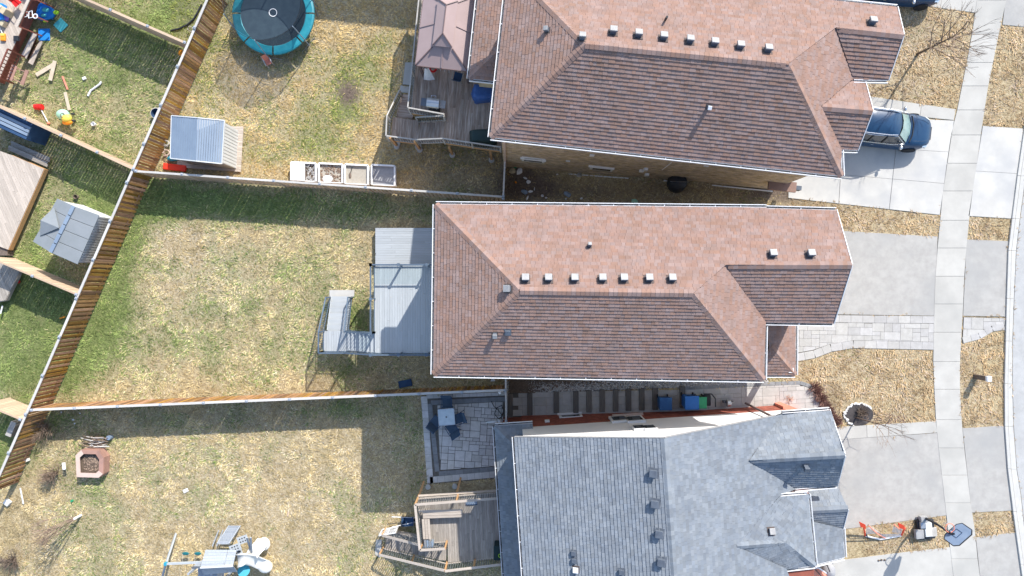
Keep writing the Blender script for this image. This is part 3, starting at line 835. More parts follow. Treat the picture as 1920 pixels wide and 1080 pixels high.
def wall_item(house, name, u, v, w, h, m, depth=.06, z=None, wallp=wa, dirv=(ax, ay), nv=(-nxu, -nyu), sub=None):
    """put a piece on a wall where pixel (u, v) meets that wall plane"""
    # solve the ray from the camera to the wall plane
    d = Vector(((u - 960) / F, -(v - 540) / F, -1))
    n = Vector((nv[0], nv[1], 0)); o = Vector((0, 0, H)); w0 = Vector((wallp[0], wallp[1], 0)) + n * .03
    t = (w0 - o).dot(n) / d.dot(n)
    p = o + d * t
    ob = MB().box(p + n * depth / 2, (w, depth, h), rz=math.atan2(dirv[1], dirv[0])).build(name, m, house)
    if sub: MB().box(p + n * (depth + .004), (w * .78, .01, h * .72), rz=math.atan2(dirv[1], dirv[0])).build(sub[0], sub[1], ob)
    return ob
wall_item(uh, 'window', 1000, 299, 1.25, .95, M['white'], .05, sub=('pane', M['glass_dark']))
wall_item(uh, 'window_sill', 1000, 297, 1.4, .09, M['siding'], .12)
wall_item(uh, 'window', 1128, 316, 1.25, .6, M['white'], .05, sub=('pane', M['glass_dark']))
wall_item(uh, 'window_sill', 1128, 312, 1.4, .09, M['siding'], .12)
wall_item(uh, 'vent_cover', 1110, 290, .22, .26, M['white'], .08); wall_item(uh, 'vent_cover', 1065, 301, .22, .1, M['white'], .06); wall_item(uh, 'vent_cover', 1324, 310, .24, .1, M['white'], .06)
for u, v in ((1203, 318), (1211, 315), (1213, 325)): wall_item(uh, 'meter_box', u, v, .2, .3, M['white'], .14)
wall_item(uh, 'conduit', 1250, 311, .04, 1.9, M['white'], .04)
wall_item(uh, 'meter_box', 1492, 349, .5, .35, M['vent_dark'], .22); wall_item(uh, 'wall_lamp', 1472, 353, .2, .25, M['silver'], .2)
MB().beam(Vector((*off2(A, 2.3, .25), .15)), Vector((*off2(A, 7.6, .25), 1.15)), .06, .12).build('foundation_edge', M['white'], uh)
MB().beam(Vector((*off2(A, 9.5, .25), 1.6)), Vector((*off2(A, 15.5, .25), 1.9)), .06, .1).build('foundation_edge', M['white'], uh)
gutter(uh, A, C, out=(-nxu, -nyu)); gutter(uh, A, A2, out=(-ax, -ay)); gutter(uh, off2(A2, 0, 0) + (ZE,), E2, out=(nxu, nyu)); gutter(uh, E, T, out=(-nxu, -nyu)); gutter(uh, g4, g3, out=(-nxu, -nyu)); gutter(uh, g6, g5, out=(nxu, nyu)); gutter(uh, C, g4, out=(ax, ay))
fascia(uh, (E2, S), (S, T), (g5, g2), (g2, g3))
dsp = Vector((*off2(A, .55, .36), 3.9))
MB().box(dsp, (.1, .09, 8.0), rz=-.108).build('downspout', M['pink_sill'], uh)
for u, v in ((1149, 62), (1196, 68), (1243, 73), (1292, 79), (1338, 84), (1386, 90), (1438, 96)): vent(uh, u, v, 10.05, M['vent'], ang=-.1)
vent(uh, 1633, 44, 8.9, M['vent'], ang=-.1); vent(uh, 1027, 57, 9.8, M['vent'], w=.2, ang=-.1); vent(uh, 1091, 73, 10.3, M['vent'], w=.28, ang=-.1); vent(uh, 1328, 200, 9.8, M['white'], w=.17, h=.3, ang=-.1)
MB().cyl(V(1247, 38, 9.6), V(1247, 38, 9.6) + Vector((0, 0, .35)), .05).build('vent_pipe', M['black'], uh)
gd = MB().box((g3.x - .3, (g3.y + g5.y) / 2, 2.6), (.06, 2.6, 2.2), rz=-.108).build('garage_door', M['white'], uh)
# rear single storey wing
zx = 5.3
x1, x2 = V(880, 147, zx), V(938, 156, zx); x0_ = V(898, -10, zx)
x1b = off2(x1, 0, 7.0) + (zx,)
r = Roof(uh, M['roof_pink'], M['under'], 5)
rn = 2.4
h1 = Vector((*off2(x1, rn, rn), zx + rn * .42)); h2 = Vector((*off2(x1, rn, 7.0), zx + rn * .42))
r.face([x1, Vector(x1b), h2, h1], (0, 1)); r.face([x1, Vector((*off2(x1, rn, 0), zx)), h1], (0, 1)); r.finish([(x1, h1)], 0)
gutter(uh, x1, Vector(x1b), out=(-ax, -ay)); gutter(uh, x1, Vector((*off2(x1, 1.9, 0), zx)), out=(-nxu, -nyu))
MB().prism([off2(x1, .35, .35), off2(x1, 2.6, .35), off2(x1, 2.6, 7), off2(x1, .35, 7)], -.1, zx - .1).build('wing_wall', M['brick_beige'], uh)
MB().prism([x1, off2(x1, 1.8, 0), off2(x1, 1.8, 7), off2(x1, 0, 7)], zx - .14, zx - .11).build('wing_soffit', M['white'], uh)
# garage side lean-to edge at the lower front corner
ls = [V(1540, 332, 3.6), V(1576, 339, 3.6), V(1571, 351, 3.4), V(1524, 341, 3.4)]
MB().prism([off2(C, -1.4, .5), off2(C, .05, .5), off2(C, .05, -.02), off2(C, -1.4, -.02)], 3.7, 3.85).build('lean_to_roof', M['roof_pink'], uh)
exc([wa, wb, wc, wd]); exc([off2(E, -.3, .4), off2(T, -.4, .4), off2(E2, -.4, -.4), off2(E, -.3, 3.0)]); exc([off2(x1, .35, .35), off2(x1, 2.6, .35), off2(x1, 2.6, 7), off2(x1, .35, 7)])

# ---- unseen house outside the frame, a guess added to shade the trampoline lawn
nh = thing('brick_house', 'unseen tan brick house added above the gazebo to shade the lawn', 'house', (1.5, 30, 0))
nA, nB, nC, nD = (-6.6, 25.9), (13.5, 23.7), (14.4, 31.6), (-5.7, 33.8)
MB().prism([nA, nB, nC, nD], -.1, 8.2).build('wall', M['brick_beige'], nh)
nr1, nr2 = Vector((-2.2, 29.4, 10.2)), Vector((10.0, 28.0, 10.2))
nv = [Vector((x, y, 8.3)) for x, y in ((-7.0, 25.55), (13.9, 23.3), (14.8, 32.0), (-6.1, 34.3))]
MB().add(nv + [nr1, nr2], [(0, 1, 5, 4), (1, 2, 5), (2, 3, 4, 5), (3, 0, 4)]).build('roof', M['roof_pink'], nh)
# ---- lower house --------------------------------------------------------
lh = thing('slate_roofed_house', 'house with blue-grey slate shingles, red brick and white siding beside the timber steps', 'house', G(1250, 900))
axl, ayl = .9978, .066
nxl, nyl = -.066, .9978
def offl(p, a, b): return (p[0] + axl * a + nxl * b, p[1] + ayl * a + nyl * b)
zE, zR = 6.3, 8.25
e0 = V(965, 820, zE); e1 = V(985, 1115, zE)
r0 = V(1245, 822, zR); r1 = V(1266, 1115, zR)
f0 = V(1454, 780, 5.55)
gA = V(1467, 775.5, 5.4); gB = V(1555, 769, 5.25); gR = V(1584, 853, 6.5); gS = V(1404, 863, 6.5); gT = V(1569, 910, 5.2); gV = V(1491, 917, 5.2)
s0 = V(1460, 931, 5.6); s1 = V(1515, 927, 5.35); s2 = V(1528, 1061, 5.2)
pa_, pb_, pc_ = plane_fit([r0, r1, f0])
def onp(u, v, dz=.02):
    ku, kv = (u - 960) / F, -(v - 540) / F      # x = ku * (H - z), y = kv * (H - z)
    z = (pa_ * ku * H + pb_ * kv * H + pc_) / (1 + pa_ * ku + pb_ * kv)
    return V(u, v, z + dz)
gS = onp(1404, 863); gA2 = onp(1467, 776); gV2 = onp(1491, 917); s02 = onp(1460, 931); sv2 = onp(1474, 1066)
print('planes', gS.z, gA2.z, gV2.z, s02.z, sv2.z, onp(1380, 1024).z)
gR = V(1584, 853, 6.75); sp = V(1472, 1016, 6.2); sr = onp(1380, 1024); sv = V(1474, 1066, 5.3)
r = Roof(lh, M['roof_slate'], M['under_slate'], 3)
r.face([e0, r0, r1, e1], (0, 3))
r.face([r0, f0, gA2, gS, gV2, s02, onp(1380, 1024), sv2, onp(1492, 1115), r1], (0, 1))
r.face([gA, gB, gR, gS], (0, 1)); r.face([gS, gR, gT, gV], (2, 3))
r.face([s0, s1, sp, sr], (0, 1)); r.face([s1, s2, sp], (0, 1)); r.face([sr, sp, s2, sv], (2, 3))
r.finish([(r0, r1), (gR, gS), (sp, sr), (s1, sp), (s2, sp)])
# lower front roof
z3 = 4.0
l1 = V(1500, 916, z3); l2 = V(1570, 911, z3); l3 = V(1590, 954, 4.72); l4 = V(1500, 958.5, 4.72); l5 = V(1580, 991, z3); l6 = V(1505, 996, z3)
m1 = V(1515, 976, 4.75); m2 = V(1580, 991, 4.02); m3 = V(1583, 1045, 3.95); m4 = V(1520, 1060, 4.6)
r = Roof(lh, M['roof_slate'], M['under_slate'], 4)
r.face([l1, l2, l3, l4], (0, 1)); r.face([l4, l3, l5, l6], (2, 3)); r.face([m1, m2, m3, m4], (1, 2)); r.finish([(l3, l4)], 0)
gutter(lh, m2, m3, out=(1, 0)); gutter(lh, m3, V(1528, 1059, 4.5), out=(0, -1))
gutter(lh, gV, gT, out=(0, -1)); gutter(lh, gA, gB, out=(0, 1)); gutter(lh, s0, s1, out=(0, 1)); gutter(lh, s1, s2, out=(1, 0)); gutter(lh, V(1474, 1067, 5.25), s2, out=(0, -1)); gutter(lh, e0, e1, out=(-1, 0))
MB().beam(r0 + Vector((0, .03, -.04)), e0 + Vector((0, .03, -.04)), .03, .14).beam(r0 + Vector((0, .03, -.04)), f0 + Vector((0, .03, -.04)), .03, .14).build('rake_trim', M['vent'], lh)
fascia(lh, (gB, gR), (gR, gT), (l3, l5))
# walls: brick below, white siding above, following the rake
w0 = (.55, -7.54 + .066 * .7); LW = 14.2
w1 = offl(w0, LW, 0)
def rake(s):     # height of the roof's underside above the wall
    x = w0[0] + s * axl
    if x < 6.85: return zE + (zR - zE) * (x - .13) / 6.72 - .05
    return max(5.3, zR - .445 * (x - 6.9)) - .07
ZB = 3.15
bw = MB()
bw.prism([w0, w1, offl(w1, 0, -.25), offl(w0, 0, -.25)], -.1, ZB).build('brick_wall_core', M['mortar_red'], lh)
bricks(lh, w0, w1, lambda s: gz(w0[0] + s * axl) - .05, lambda s: ZB, M['brick_red'], outward=(nxl, nyl), name='bricks', L=.215, hh=.085)
top = [0, 6.35, 9.4, LW]
vs = []
ws = MB()
stn = [0, 3, 6.32, 9, 11, 13.2, LW]
front = [Vector((*offl(w0, s, .015), ZB + .001)) for s in stn] + [Vector((*offl(w0, s, .015), rake(s))) for s in stn[::-1]]
back = [p + Vector((-nxl * .22, -nyl * .22, 0)) for p in front]
n_ = len(front)
ws.add(front + back, [tuple(range(n_ - 1, -1, -1)), tuple(range(n_, 2 * n_))] + [(i, (i + 1) % n_, n_ + (i + 1) % n_, n_ + i) for i in range(n_)])
ws.build('siding_wall', M['siding'], lh)
# clapboards: each course a proud lap
for j in range(28):
    z = ZB + .02 + j * .16
    sa = [s for s in np.arange(0, LW + .01, .1) if rake(s) > z + .15]
    if not sa: continue
    a_, b_ = sa[0], sa[-1]
    p, q = Vector((*offl(w0, a_, .016), z)), Vector((*offl(w0, b_, .016), z))
    n = Vector((nxl, nyl, 0)); u = Vector((0, 0, .155))
    MB().add([p, q, q + u, p + u, p + n * .018, q + n * .018, q + u + n * .002, p + u + n * .002], ((4, 5, 6, 7)[::-1], (0, 1, 5, 4)[::-1], (3, 7, 6, 2)[::-1], (0, 4, 7, 3), (1, 2, 6, 5))).build('clapboard', M['siding'], lh)
MB().prism([offl(w0, .02, -.26), offl(w1, -.02, -.26), offl(w1, -.02, -9), offl(w0, .02, -9)], -.1, 5.1).build('wall', M['brick_red'], lh)
MB().prism([offl(w0, 11.9, -.3), offl(w0, 14.9, -.02), offl(w0, 14.9, -3.2), offl(w0, 11.9, -3.2)], 1.2, 5.1).build('wall', M['brick_red'], lh)
def lw_item(name, u, v, w, h, m, depth=.06, sub=None): return wall_item(lh, name, u, v, w, h, m, depth, wallp=w0, dirv=(axl, ayl), nv=(nxl, nyl), sub=sub)
for u in (1161, 1190): lw_item('window', u, 788, .95, 1.25, M['white'], .12, sub=('pane', M['glass_dark']))
lw_item('window_sill', 1177, 780, 1.7, .1, M['pink_sill'], .14)
lw_item('window', 1070, 781, 1.3, .5, M['white'], .05, sub=('pane', M['glass_dark'])); lw_item('window_sill', 1070, 777, 1.5, .1, M['siding'], .12)
for u in (1198, 1218): lw_item('window', u, 803.5, .66, .85, M['white'], .10, sub=('pane', M['glass_dark']))
lw_item('vent_cover', 1026, 791, .26, .3, M['white'], .1)
lw_item('window_well', 1178, 772, 1.4, .2, M['silver'], .35); lw_item('foundation_ledge', 1125, 772, 2.0, .05, M['vent'], .18)
MB().cyl(V(1398, 756, 2.1), V(1448, 781, 5.2), .06).build('downspout', M['brown_metal_dark'], lh)
MB().prism([G(1452, 755), G(1462, 753), G(1497, 768), G(1497, 782), G(1455, 782)], 1.3, 2.9).build('porch_wall', M['coral'], lh)
for (u, v) in ((1225, 886), (1228, 943), (1236, 999), (1240, 1052)): vent(lh, u, v, 8.05, M['vent_dark'], w=.34, h=.22, ang=-.07)
vent(lh, 1076, 1036, 7.05, M['vent_dark'], w=.22, h=.12); vent(lh, 1077, 1050, 7.05, M['vent_dark'], w=.22, h=.12); vent(lh, 1080, 1067, 7.05, M['white'], w=.26, h=.14); vent(lh, 1166, 1071, 7.7, M['vent_dark'], w=.24, h=.14)
vent(lh, 1509, 872, 6.2, M['vent_dark'], w=.24, h=.3); vent(lh, 1445, 996, 6.0, M['vent'], w=.3, h=.14)
# rear skirt roof
zs = 3.45
k0 = V(928, 799, zs); k1 = Vector((*offl(k0, 2.0, 0), zs)); k2 = V(948, 1115, zs); rn = 1.05
kh = Vector((*offl(k0, rn, -rn), zs + rn * .5)); kt = Vector((*offl(k0, 2.0, -rn), zs + rn * .5)); kb = Vector((*offl(k2, rn, 0), zs + rn * .5))
r = Roof(lh, M['roof_slate'], M['under_slate'], 6)
r.face([k0, k2, kb, kh], (0, 1)); r.face([k1, k0, kh, kt], (0, 1)); r.finish([(k0, kh)], 0)
gutter(lh, k0, k2, out=(-1, 0)); gutter(lh, k0, k1, out=(0, 1))
MB().prism([offl(k0, .35, -.3), offl(k0, 2.0, -.3), offl(k2, 1.5, 0), offl(k2, .35, 0)], -.1, zs - .08).build('wing_wall', M['brick_red'], lh)
MB().prism([k0, k1, offl(k2, 1.4, 0), k2], zs - .12, zs - .09).build('wing_soffit', M['white'], lh)
exc([offl(k0, .35, -.3), (w0[0], w0[1]), w1, (19.6, -9), (19.6, -20), (.6, -20)])

# ---------------------------------------------------------------- fences
def VG(u, v, h):
    x = 0.0
    for _ in range(6): x = (u - 960) * (H - gz(x) - h) / F
    return V(u, v, gz(x) + h)

def fence(label, a, b, h=1.82, modes=((1.0, 'solid', .152),), m='fence', side=1, bay=2.44, cap='cap', group='wooden yard fences', post=True, seed=1, capw=.13):
    """a, b: top rail ends (world). side: +1 boards on the side left of a->b"""
    rr = random.Random(seed)
    a = Vector((a[0], a[1], 0)); b = Vector((b[0], b[1], 0)); d = b - a; L = d.length; d.normalize(); n = Vector((-d.y, d.x, 0)) * side
    t = thing('wooden_fence', label, 'fence', (a.x, a.y, gz(a.x)), group=group)
    ang = math.atan2(d.y, d.x)
    nb = max(1, round(L / bay))
    pm = MB().box((0, 0, (h + .04) / 2), (.09, .09, h + .04)).mesh('post', M[m])
    cm = MB().box((0, 0, h + .06), (.15, .15, .035)).ball((0, 0, h + .075), .05, 8, 4).mesh('post_cap', M['post_cap'])
    for i in range(nb + 1):
        p = a + d * (L * i / nb)
        po = inst('post', pm, t, Matrix.Translation((p.x, p.y, gz(p.x))) @ Matrix.Rotation(ang, 4, 'Z'))
        co = bpy.data.objects.new('post_cap', cm); COL.objects.link(co); co.parent = po
        if i < nb:
            q = a + d * (L * (i + 1) / nb)
            z0, z1 = gz(p.x), gz(q.x)
            MB().beam(p + Vector((0, 0, z0 + h + rr.uniform(-.01, .01))), q + Vector((0, 0, z1 + h + rr.uniform(-.01, .01))) - d * .01, capw, .04).build('cap_rail', M[cap], t)
            for f in (.2, .93): MB().beam(p + Vector((0, 0, z0 + h * f)), q + Vector((0, 0, z1 + h * f)) - d * .01, .04, .085).build('rail', M[m], t)
    bm = [MB().box((0, 0, (h - .06) / 2), (w, .017, h - .10)).mesh('board', M[m]) for w in (.135, .14, .13)]
    s0 = 0
    for frac, mode, pitch in modes:
        s1 = L * frac
        s = s0 + pitch / 2; i = 0
        while s < s1:
            for q in ((0,) if mode == 'solid' else (0, 1)):
                ss = s + (pitch / 2 if q else 0)
                if ss > s1: break
                p = a + d * ss + n * ((.032 if q == 0 else -.032))
                inst('board', rr.choice(bm), t, Matrix.Translation((p.x, p.y, gz(p.x) + .05 + rr.uniform(-.015, .015))) @ Matrix.Rotation(ang + rr.uniform(-.04, .04), 4, 'Z') @ Matrix.Rotation(rr.uniform(-.006, .006), 4, 'Y'))
            s += pitch; i += 1
        s0 = s1
    return t
fh = 1.82
fence('long diagonal fence of orange-brown boards dividing the lawns from the toy-filled yards', VG(397, -20, fh), VG(-14, 921, fh), fh, ((.36, 'solid', .16), (1.0, 'box', .27)), side=1, seed=2)
fence('grey-brown fence between the trampoline yard and the middle lawn', VG(256, 321, fh), VG(944, 369, fh), fh, ((1.0, 'box', .235),), m='fence_pale', side=-1, seed=3, capw=.11)
fence('fence between the middle lawn and the yard with the play tower', VG(60, 768.5, fh), VG(947, 731.5, fh), fh, ((1.0, 'box', .205),), side=1, seed=4)
fence('fence along the top edge of the toy-filled yard, beside the black lawn edging', VG(-70, -103, fh), VG(347, 80, fh), fh, ((1.0, 'solid', .155),), m='fence_pale', side=-1, cap='fence_pale', seed=5)
fence('fence between the toy-filled yard and the grey shed', VG(-20, 191, fh), VG(251, 317, fh), fh, ((1.0, 'solid', .16),), m='fence_pale', side=1, cap='fence_pale', seed=6)
fence('pale pink fence just below the grey shed', VG(-20, 483, fh), VG(144, 552, fh), fh, ((1.0, 'solid', .145),), m='fence_pale', side=1, cap='fence_pale', seed=7, capw=.09)
fence('short pale fence below the vivid green lawn', VG(-30, 758, fh), VG(39, 786, fh), fh, ((1.0, 'solid', .145),), m='fence_pale', side=1, cap='fence_pale', seed=8, capw=.09)
fence('short fence panel between the tan brick house and the middle house', VG(943.5, 372, fh), VG(947, 293, fh), fh, ((1.0, 'solid', .15),), m='fence_grey', side=1, seed=9, capw=.09)
fence('short fence panel at the foot of the timber steps', VG(948, 706, fh), VG(949, 790, fh), fh, ((1.0, 'solid', .15),), m='fence_grey', side=1, seed=10, capw=.09)

# ---------------------------------------------------------------- decks
def planks(parent, poly, z, ang, w, m, th=.035, gap=.008, seg=3.4, seed=1, name='plank', zf=None):
    rr = random.Random(seed)
    loc = [rot2((p[0], p[1]), -ang) for p in poly]
    x0 = min(p[0] for p in loc); x1 = max(p[0] for p in loc); y0 = min(p[1] for p in loc); y1 = max(p[1] for p in loc)
    y = y0
    while y < y1:
        x = x0 - rr.uniform(0, seg)
        while x < x1:
            l = seg
            q = clip_rect(loc, x + gap / 2, x + l - gap / 2, y + gap / 2, y + w - gap / 2)
            if len(q) >= 3 and abs(area2(q)) > .004:
                dz = rr.uniform(-.002, .002)
                # geometry in plank-local axes so that the grain runs along it
                c = (sum(p[0] for p in q) / len(q), sum(p[1] for p in q) / len(q))
                me = MB().prism([(p[0] - c[0], p[1] - c[1]) for p in q], -th, 0).mesh(name, m)
                cw = rot2(c, ang)
                inst(name, me, parent, Matrix.Translation((cw[0], cw[1], z + dz)) @ Matrix.Rotation(ang, 4, 'Z'))
            x += l
        y += w

def stairs(parent, a, b, w, n, z0, z1, m, th=.04, name='tread'):
    """from the top a to the foot b (2D); z0 = floor above, z1 = ground below"""
    a = Vector((a[0], a[1], 0)); b = Vector((b[0], b[1], 0)); d = b - a; L = d.length; d.normalize(); ang = math.atan2(d.y, d.x)
    dep = L / n
    me = MB().box((0, 0, 0), (w, dep + .02, th)).mesh(name, m)
    for i in range(n):
        z = z0 + (z1 - z0) * (i + 1) / (n + 1)
        p = a + d * (dep * (i + .5))
        inst(name, me, parent, Matrix.Translation((p.x, p.y, z - th / 2)) @ Matrix.Rotation(ang - math.pi / 2, 4, 'Z'))
    s = Vector((-d.y, d.x, 0)) * (w / 2 - .03)
    for k in (-1, 1):
        MB().beam(a + s * k + Vector((0, 0, z0 - .2)), b + s * k + Vector((0, 0, z1 + .02)), .04, .25).build('stringer', m, parent)

def railing(parent, pts, h=1.0, mr='rail_grey', mb='rail_dark', sp=.125, postsp=1.9, capw=.09, caph=.04, bs=.035, post=.09, pane=False, lower=True, gapb=.1, mp=None, cap_posts=False):
    o = None
    me = None
    for a, b in zip(pts[:-1], pts[1:]):
        a, b = Vector(a), Vector(b); d = b - a; L = math.hypot(d.x, d.y); ang = math.atan2(d.y, d.x)
        up = Vector((0, 0, h))
        MB().beam(a + up, b + up, capw, caph).build('top_rail', M[mr], parent)
        if lower: MB().beam(a + Vector((0, 0, gapb)), b + Vector((0, 0, gapb)), .04, .06).build('bottom_rail', M[mr], parent)
        n = max(1, round(L / postsp))
        for i in range(n + 1):
            p = a + d * (i / n)
            po = MB().box(p + Vector((0, 0, h / 2 - .12)), (post, post, h + .20), rz=ang).build('post', M[mp or mr], parent)
            if cap_posts: MB().box(p + Vector((0, 0, h + .03)), (post * 1.7, post * 1.7, .04), rz=ang).build('post_cap', M[mr], po)
            if pane and i < n:
                q = a + d * ((i + 1) / n)
                dd = (q - p).normalized()
                MB().beam(p + dd * .08 + Vector((0, 0, h * .52)), q - dd * .08 + Vector((0, 0, h * .52)), .010, h * .74).build('glass_panel', M['pane'], parent)
        if not pane:
            me = MB().box((0, 0, 0), (bs, bs, h - gapb - .02)).mesh('baluster', M[mb])
            k = int(L / sp)
            for i in range(1, k):
                p = a + d * (i / k)
                inst('baluster', me, parent, Matrix.Translation(p + Vector((0, 0, (h + gapb) / 2))) @ Matrix.Rotation(ang, 4, 'Z'))

def skirt(parent, pts, z, m, hh=.22, name='rim_joist'):
    for a, b in zip(pts[:-1], pts[1:]):
        MB().beam((a[0], a[1], z - .04 - hh / 2), (b[0], b[1], z - .04 - hh / 2), .045, hh).build(name, m, parent)

# middle house: glass-railed grey deck with stairs
hd = 2.4
dk = thing('deck', 'blue-grey composite deck with glass railing behind the middle house', 'deck', (-5.3, -1.2, 0))
dx0, dx1, dy0, dy1 = -7.52, -3.06, -3.56, 1.24
planks(dk, [(dx0, dy0), (dx1, dy0), (dx1, dy1), (dx0, dy1)], hd, math.pi / 2, .14, M['deck_comp'], seg=6, seed=1)
skirt(dk, [(dx1, dy1), (dx0, dy1), (dx0, dy0), (dx1, dy0)], hd, M['rail_blue'])
for x, y in ((dx0 + .2, dy0 + .2), (dx0 + .2, dy1 - .2), (-5.2, dy0 + .2), (-5.2, dy1 - .2)):
    MB().box((x, y, (hd - .3) / 2), (.14, .14, hd - .3)).build('support_post', M['rail_grey'], dk)
railing(dk, [(dx1, dy1, hd), (dx0, dy1, hd), (dx0, -2.42, hd)], h=1.0, mr='rail_blue', mb='rail_blue', pane=True, capw=.075, postsp=1.6, cap_posts=True)
railing(dk, [(dx0, dy0, hd), (dx1, dy0, hd)], h=1.0, mr='rail_blue', mb='rail_blue', pane=True, capw=.075, postsp=1.7, cap_posts=True)
zl = 1.12
planks(dk, [(-10.7, -3.6), (-9.3, -3.6), (-9.3, -2.45), (-10.7, -2.45)], zl, math.pi / 2, .14, M['deck_comp'], seed=2)
skirt(dk, [(-9.3, -3.6), (-10.7, -3.6), (-10.7, -2.45)], zl, M['rail_blue'])
stairs(dk, (dx0, -3.0), (-9.3, -3.0), 1.1, 7, hd, zl, M['deck_comp'])
stairs(dk, (-9.99, -2.45), (-9.99, -.5), 1.16, 6, zl, .06, M['deck_comp'])
railing(dk, [(dx0, -3.56, hd), (-9.3, -3.6, zl), (-10.7, -3.6, zl), (-10.7, -2.45, zl), (-10.62, -.55, .06)], h=.98, mr='rail_blue', mb='rail_blue', capw=.07, bs=.022, sp=.12)
railing(dk, [(dx0, -2.42, hd), (-9.28, -2.42, zl), (-9.36, -.55, .06)], h=.98, mr='rail_blue', mb='rail_blue', capw=.07, bs=.022, sp=.12)
MB().prism([(-10.7, -.5), (-9.25, -.5), (-9.25, -.12), (-10.7, -.12)], -.05, .05).build('landing_slab', M['driveway_pale'], dk)
for x, y in ((-10.6, -3.5), (-9.4, -3.5)): MB().box((x, y, .5), (.1, .1, 1.0)).build('support_post', M['rail_grey'], dk)
pf_ = thing('deck_platform', 'low blue-grey platform with sideways planks beside the glass-railed deck', 'deck', (-5.3, 2.4, 0))
planks(pf_, [(-7.92, 1.32), (-3.06, 1.32), (-3.06, 3.48), (-7.92, 3.48)], .45, 0, .14, M['deck_comp'], seg=7, seed=3)
skirt(pf_, [(-7.9, 1.34), (-7.9, 3.46), (-3.06, 3.46)], .45, M['rail_grey'], hh=.34)
exc([(-8, -3.6), (-3, -3.6), (-3, 3.5), (-8, 3.5)]); exc([(-10.75, -.5), (-9.2, -.5), (-9.2, -.05), (-10.75, -.05)])

# upper house: worn wooden deck
h2 = 2.3
ud = thing('deck', 'worn brown wooden deck with barbecue and gazebo behind the tan brick house', 'deck', (-3, 10, 0))
pts = [(-5.56, 9.62), (-3.66, 9.28), (-3.68, 7.98), (-.62, 7.52), (-.2, 10.0), (-.4, 17.5), (-4.75, 17.5)]
planks(ud, pts, h2, math.pi / 2 - .07, .145, M['deck_brown'], seg=2.6, seed=4)
skirt(ud, [(-4.75, 17.5), (-5.56, 9.62), (-3.66, 9.28), (-3.68, 7.98), (-.62, 7.52)], h2, M['new_wood'])
planks(ud, [(-6.9, 8.4), (-5.3, 8.2), (-5.3, 9.5), (-6.75, 9.7)], 1.2, math.pi / 2 - .07, .145, M['deck_brown'], seed=5)
skirt(ud, [(-5.3, 8.2), (-6.9, 8.4), (-6.75, 9.7)], 1.2, M['new_wood'])
stairs(ud, (-3.68, 8.62), (-5.25, 8.78), 1.2, 5, h2, 1.2, M['deck_brown'])
stairs(ud, (-6.12, 9.7), (-6.0, 11.25), .95, 5, 1.2, .1, M['deck_brown'])
RK = dict(mr='rail_grey', mb='rail_dark', sp=.14, capw=.07)
railing(ud, [(-4.75, 17.5, h2), (-5.56, 9.62, h2), (-3.66, 9.28, h2)], **RK)
railing(ud, [(-3.66, 9.2, h2), (-5.3, 9.42, 1.2)], h=.95, **RK)
railing(ud, [(-6.42, 11.25, .1), (-6.9, 9.5, 1.2), (-6.95, 8.4, 1.2), (-5.3, 8.18, 1.2), (-3.68, 7.98, h2), (-.62, 7.52, h2)], h=.98, **RK)
for x, y in ((-6.75, 8.3), (-5.4, 8.1), (-3.5, 7.8), (-1.2, 7.5)):
    so_ = MB().box((x, y + .05, 1.0), (.13, .13, 2.0)).build('support_post', M['new_wood'], ud)
    MB().cyl((x, y, -.1), (x, y, .12), .17, .17, 14).build('concrete_footing', M['kerb'], so_)
for u, v in ((745, 270), (785, 276)):
    p = G(u, v)
    MB().cyl(p + Vector((0, 0, -.1)), p + Vector((0, 0, .2)), .2, .2, 16).build('concrete_footing', M['kerb'], ud)
slab_ = sheet('garden_slab', [(760, 117), (782, 117), (777, 160), (755, 158)], M['concrete'], dz=.02)
sheet('garden_slab', [(751, 160), (768, 163), (768, 175), (749, 172)], M['concrete'], dz=.02)
exc([(-5.5, 9.6), (-.4, 7.9), (-.2, 17.5), (-4.75, 17.5)])

# gazebo
gzb = thing('gazebo', 'mauve-brown hard-top gazebo on the worn wooden deck', 'gazebo', (-3.7, 13.5, h2))
ge = h2 + 2.25; gr_ = h2 + 3.0
a1, a2, a3 = V(779, 122, ge), V(876, 133, ge), V(893, -8, ge); a4 = a1 + (a3 - a2)
c1 = (a1 + a2) / 2 ; c2 = (a3 + a4) / 2
ax_ = (c2 - c1).normalized(); rl = (a2 - a1).length / 2
q1 = c1 + ax_ * (rl * 1.08); q2 = c2 - ax_ * (rl * .75)
q1.z = q2.z = gr_ - .15
rf = MB()
for f in ([a1, a2, q1], [a2, a3, q2, q1], [a3, a4, q2], [a4, a1, q1, q2]): rf.poly(f)
roof = rf.build('canopy_roof', M['brown_metal'], gzb)
so_m = roof.modifiers.new('sheet', 'SOLIDIFY'); so_m.thickness = .03
# raised vent tier
vm = MB(); up = Vector((0, 0, .16))
def lerp(a, b, t): return a + (b - a) * t
b1, b2, b3, b4 = [lerp(p, q, .38) + up for p, q in ((q1, a1), (q1, a2), (q2, a3), (q2, a4))]
t1, t2 = q1 + up + Vector((0, 0, .07)), q2 + up + Vector((0, 0, .07))
for f in ([b1, b2, t1], [b2, b3, t2, t1], [b3, b4, t2], [b4, b1, t1, t2]): vm.poly(f)
vt = vm.build('vent_tier', M['brown_metal'], gzb); sm = vt.modifiers.new('sheet', 'SOLIDIFY'); sm.thickness = .025
dz = Vector((0, 0, .025))
for p, q in ((a1, b1), (a2, b2), (a3, b3), (a4, b4)): MB().beam(p + dz, lerp(p, q, 1.0) + dz - up, .05, .03).build('hip_rib', M['brown_metal_dark'], gzb)
for p, q in ((b1, t1), (b2, t1), (b3, t2), (b4, t2), (t1, t2)): MB().beam(p + dz, q + dz, .045, .03).build('hip_rib', M['brown_metal_dark'], gzb)
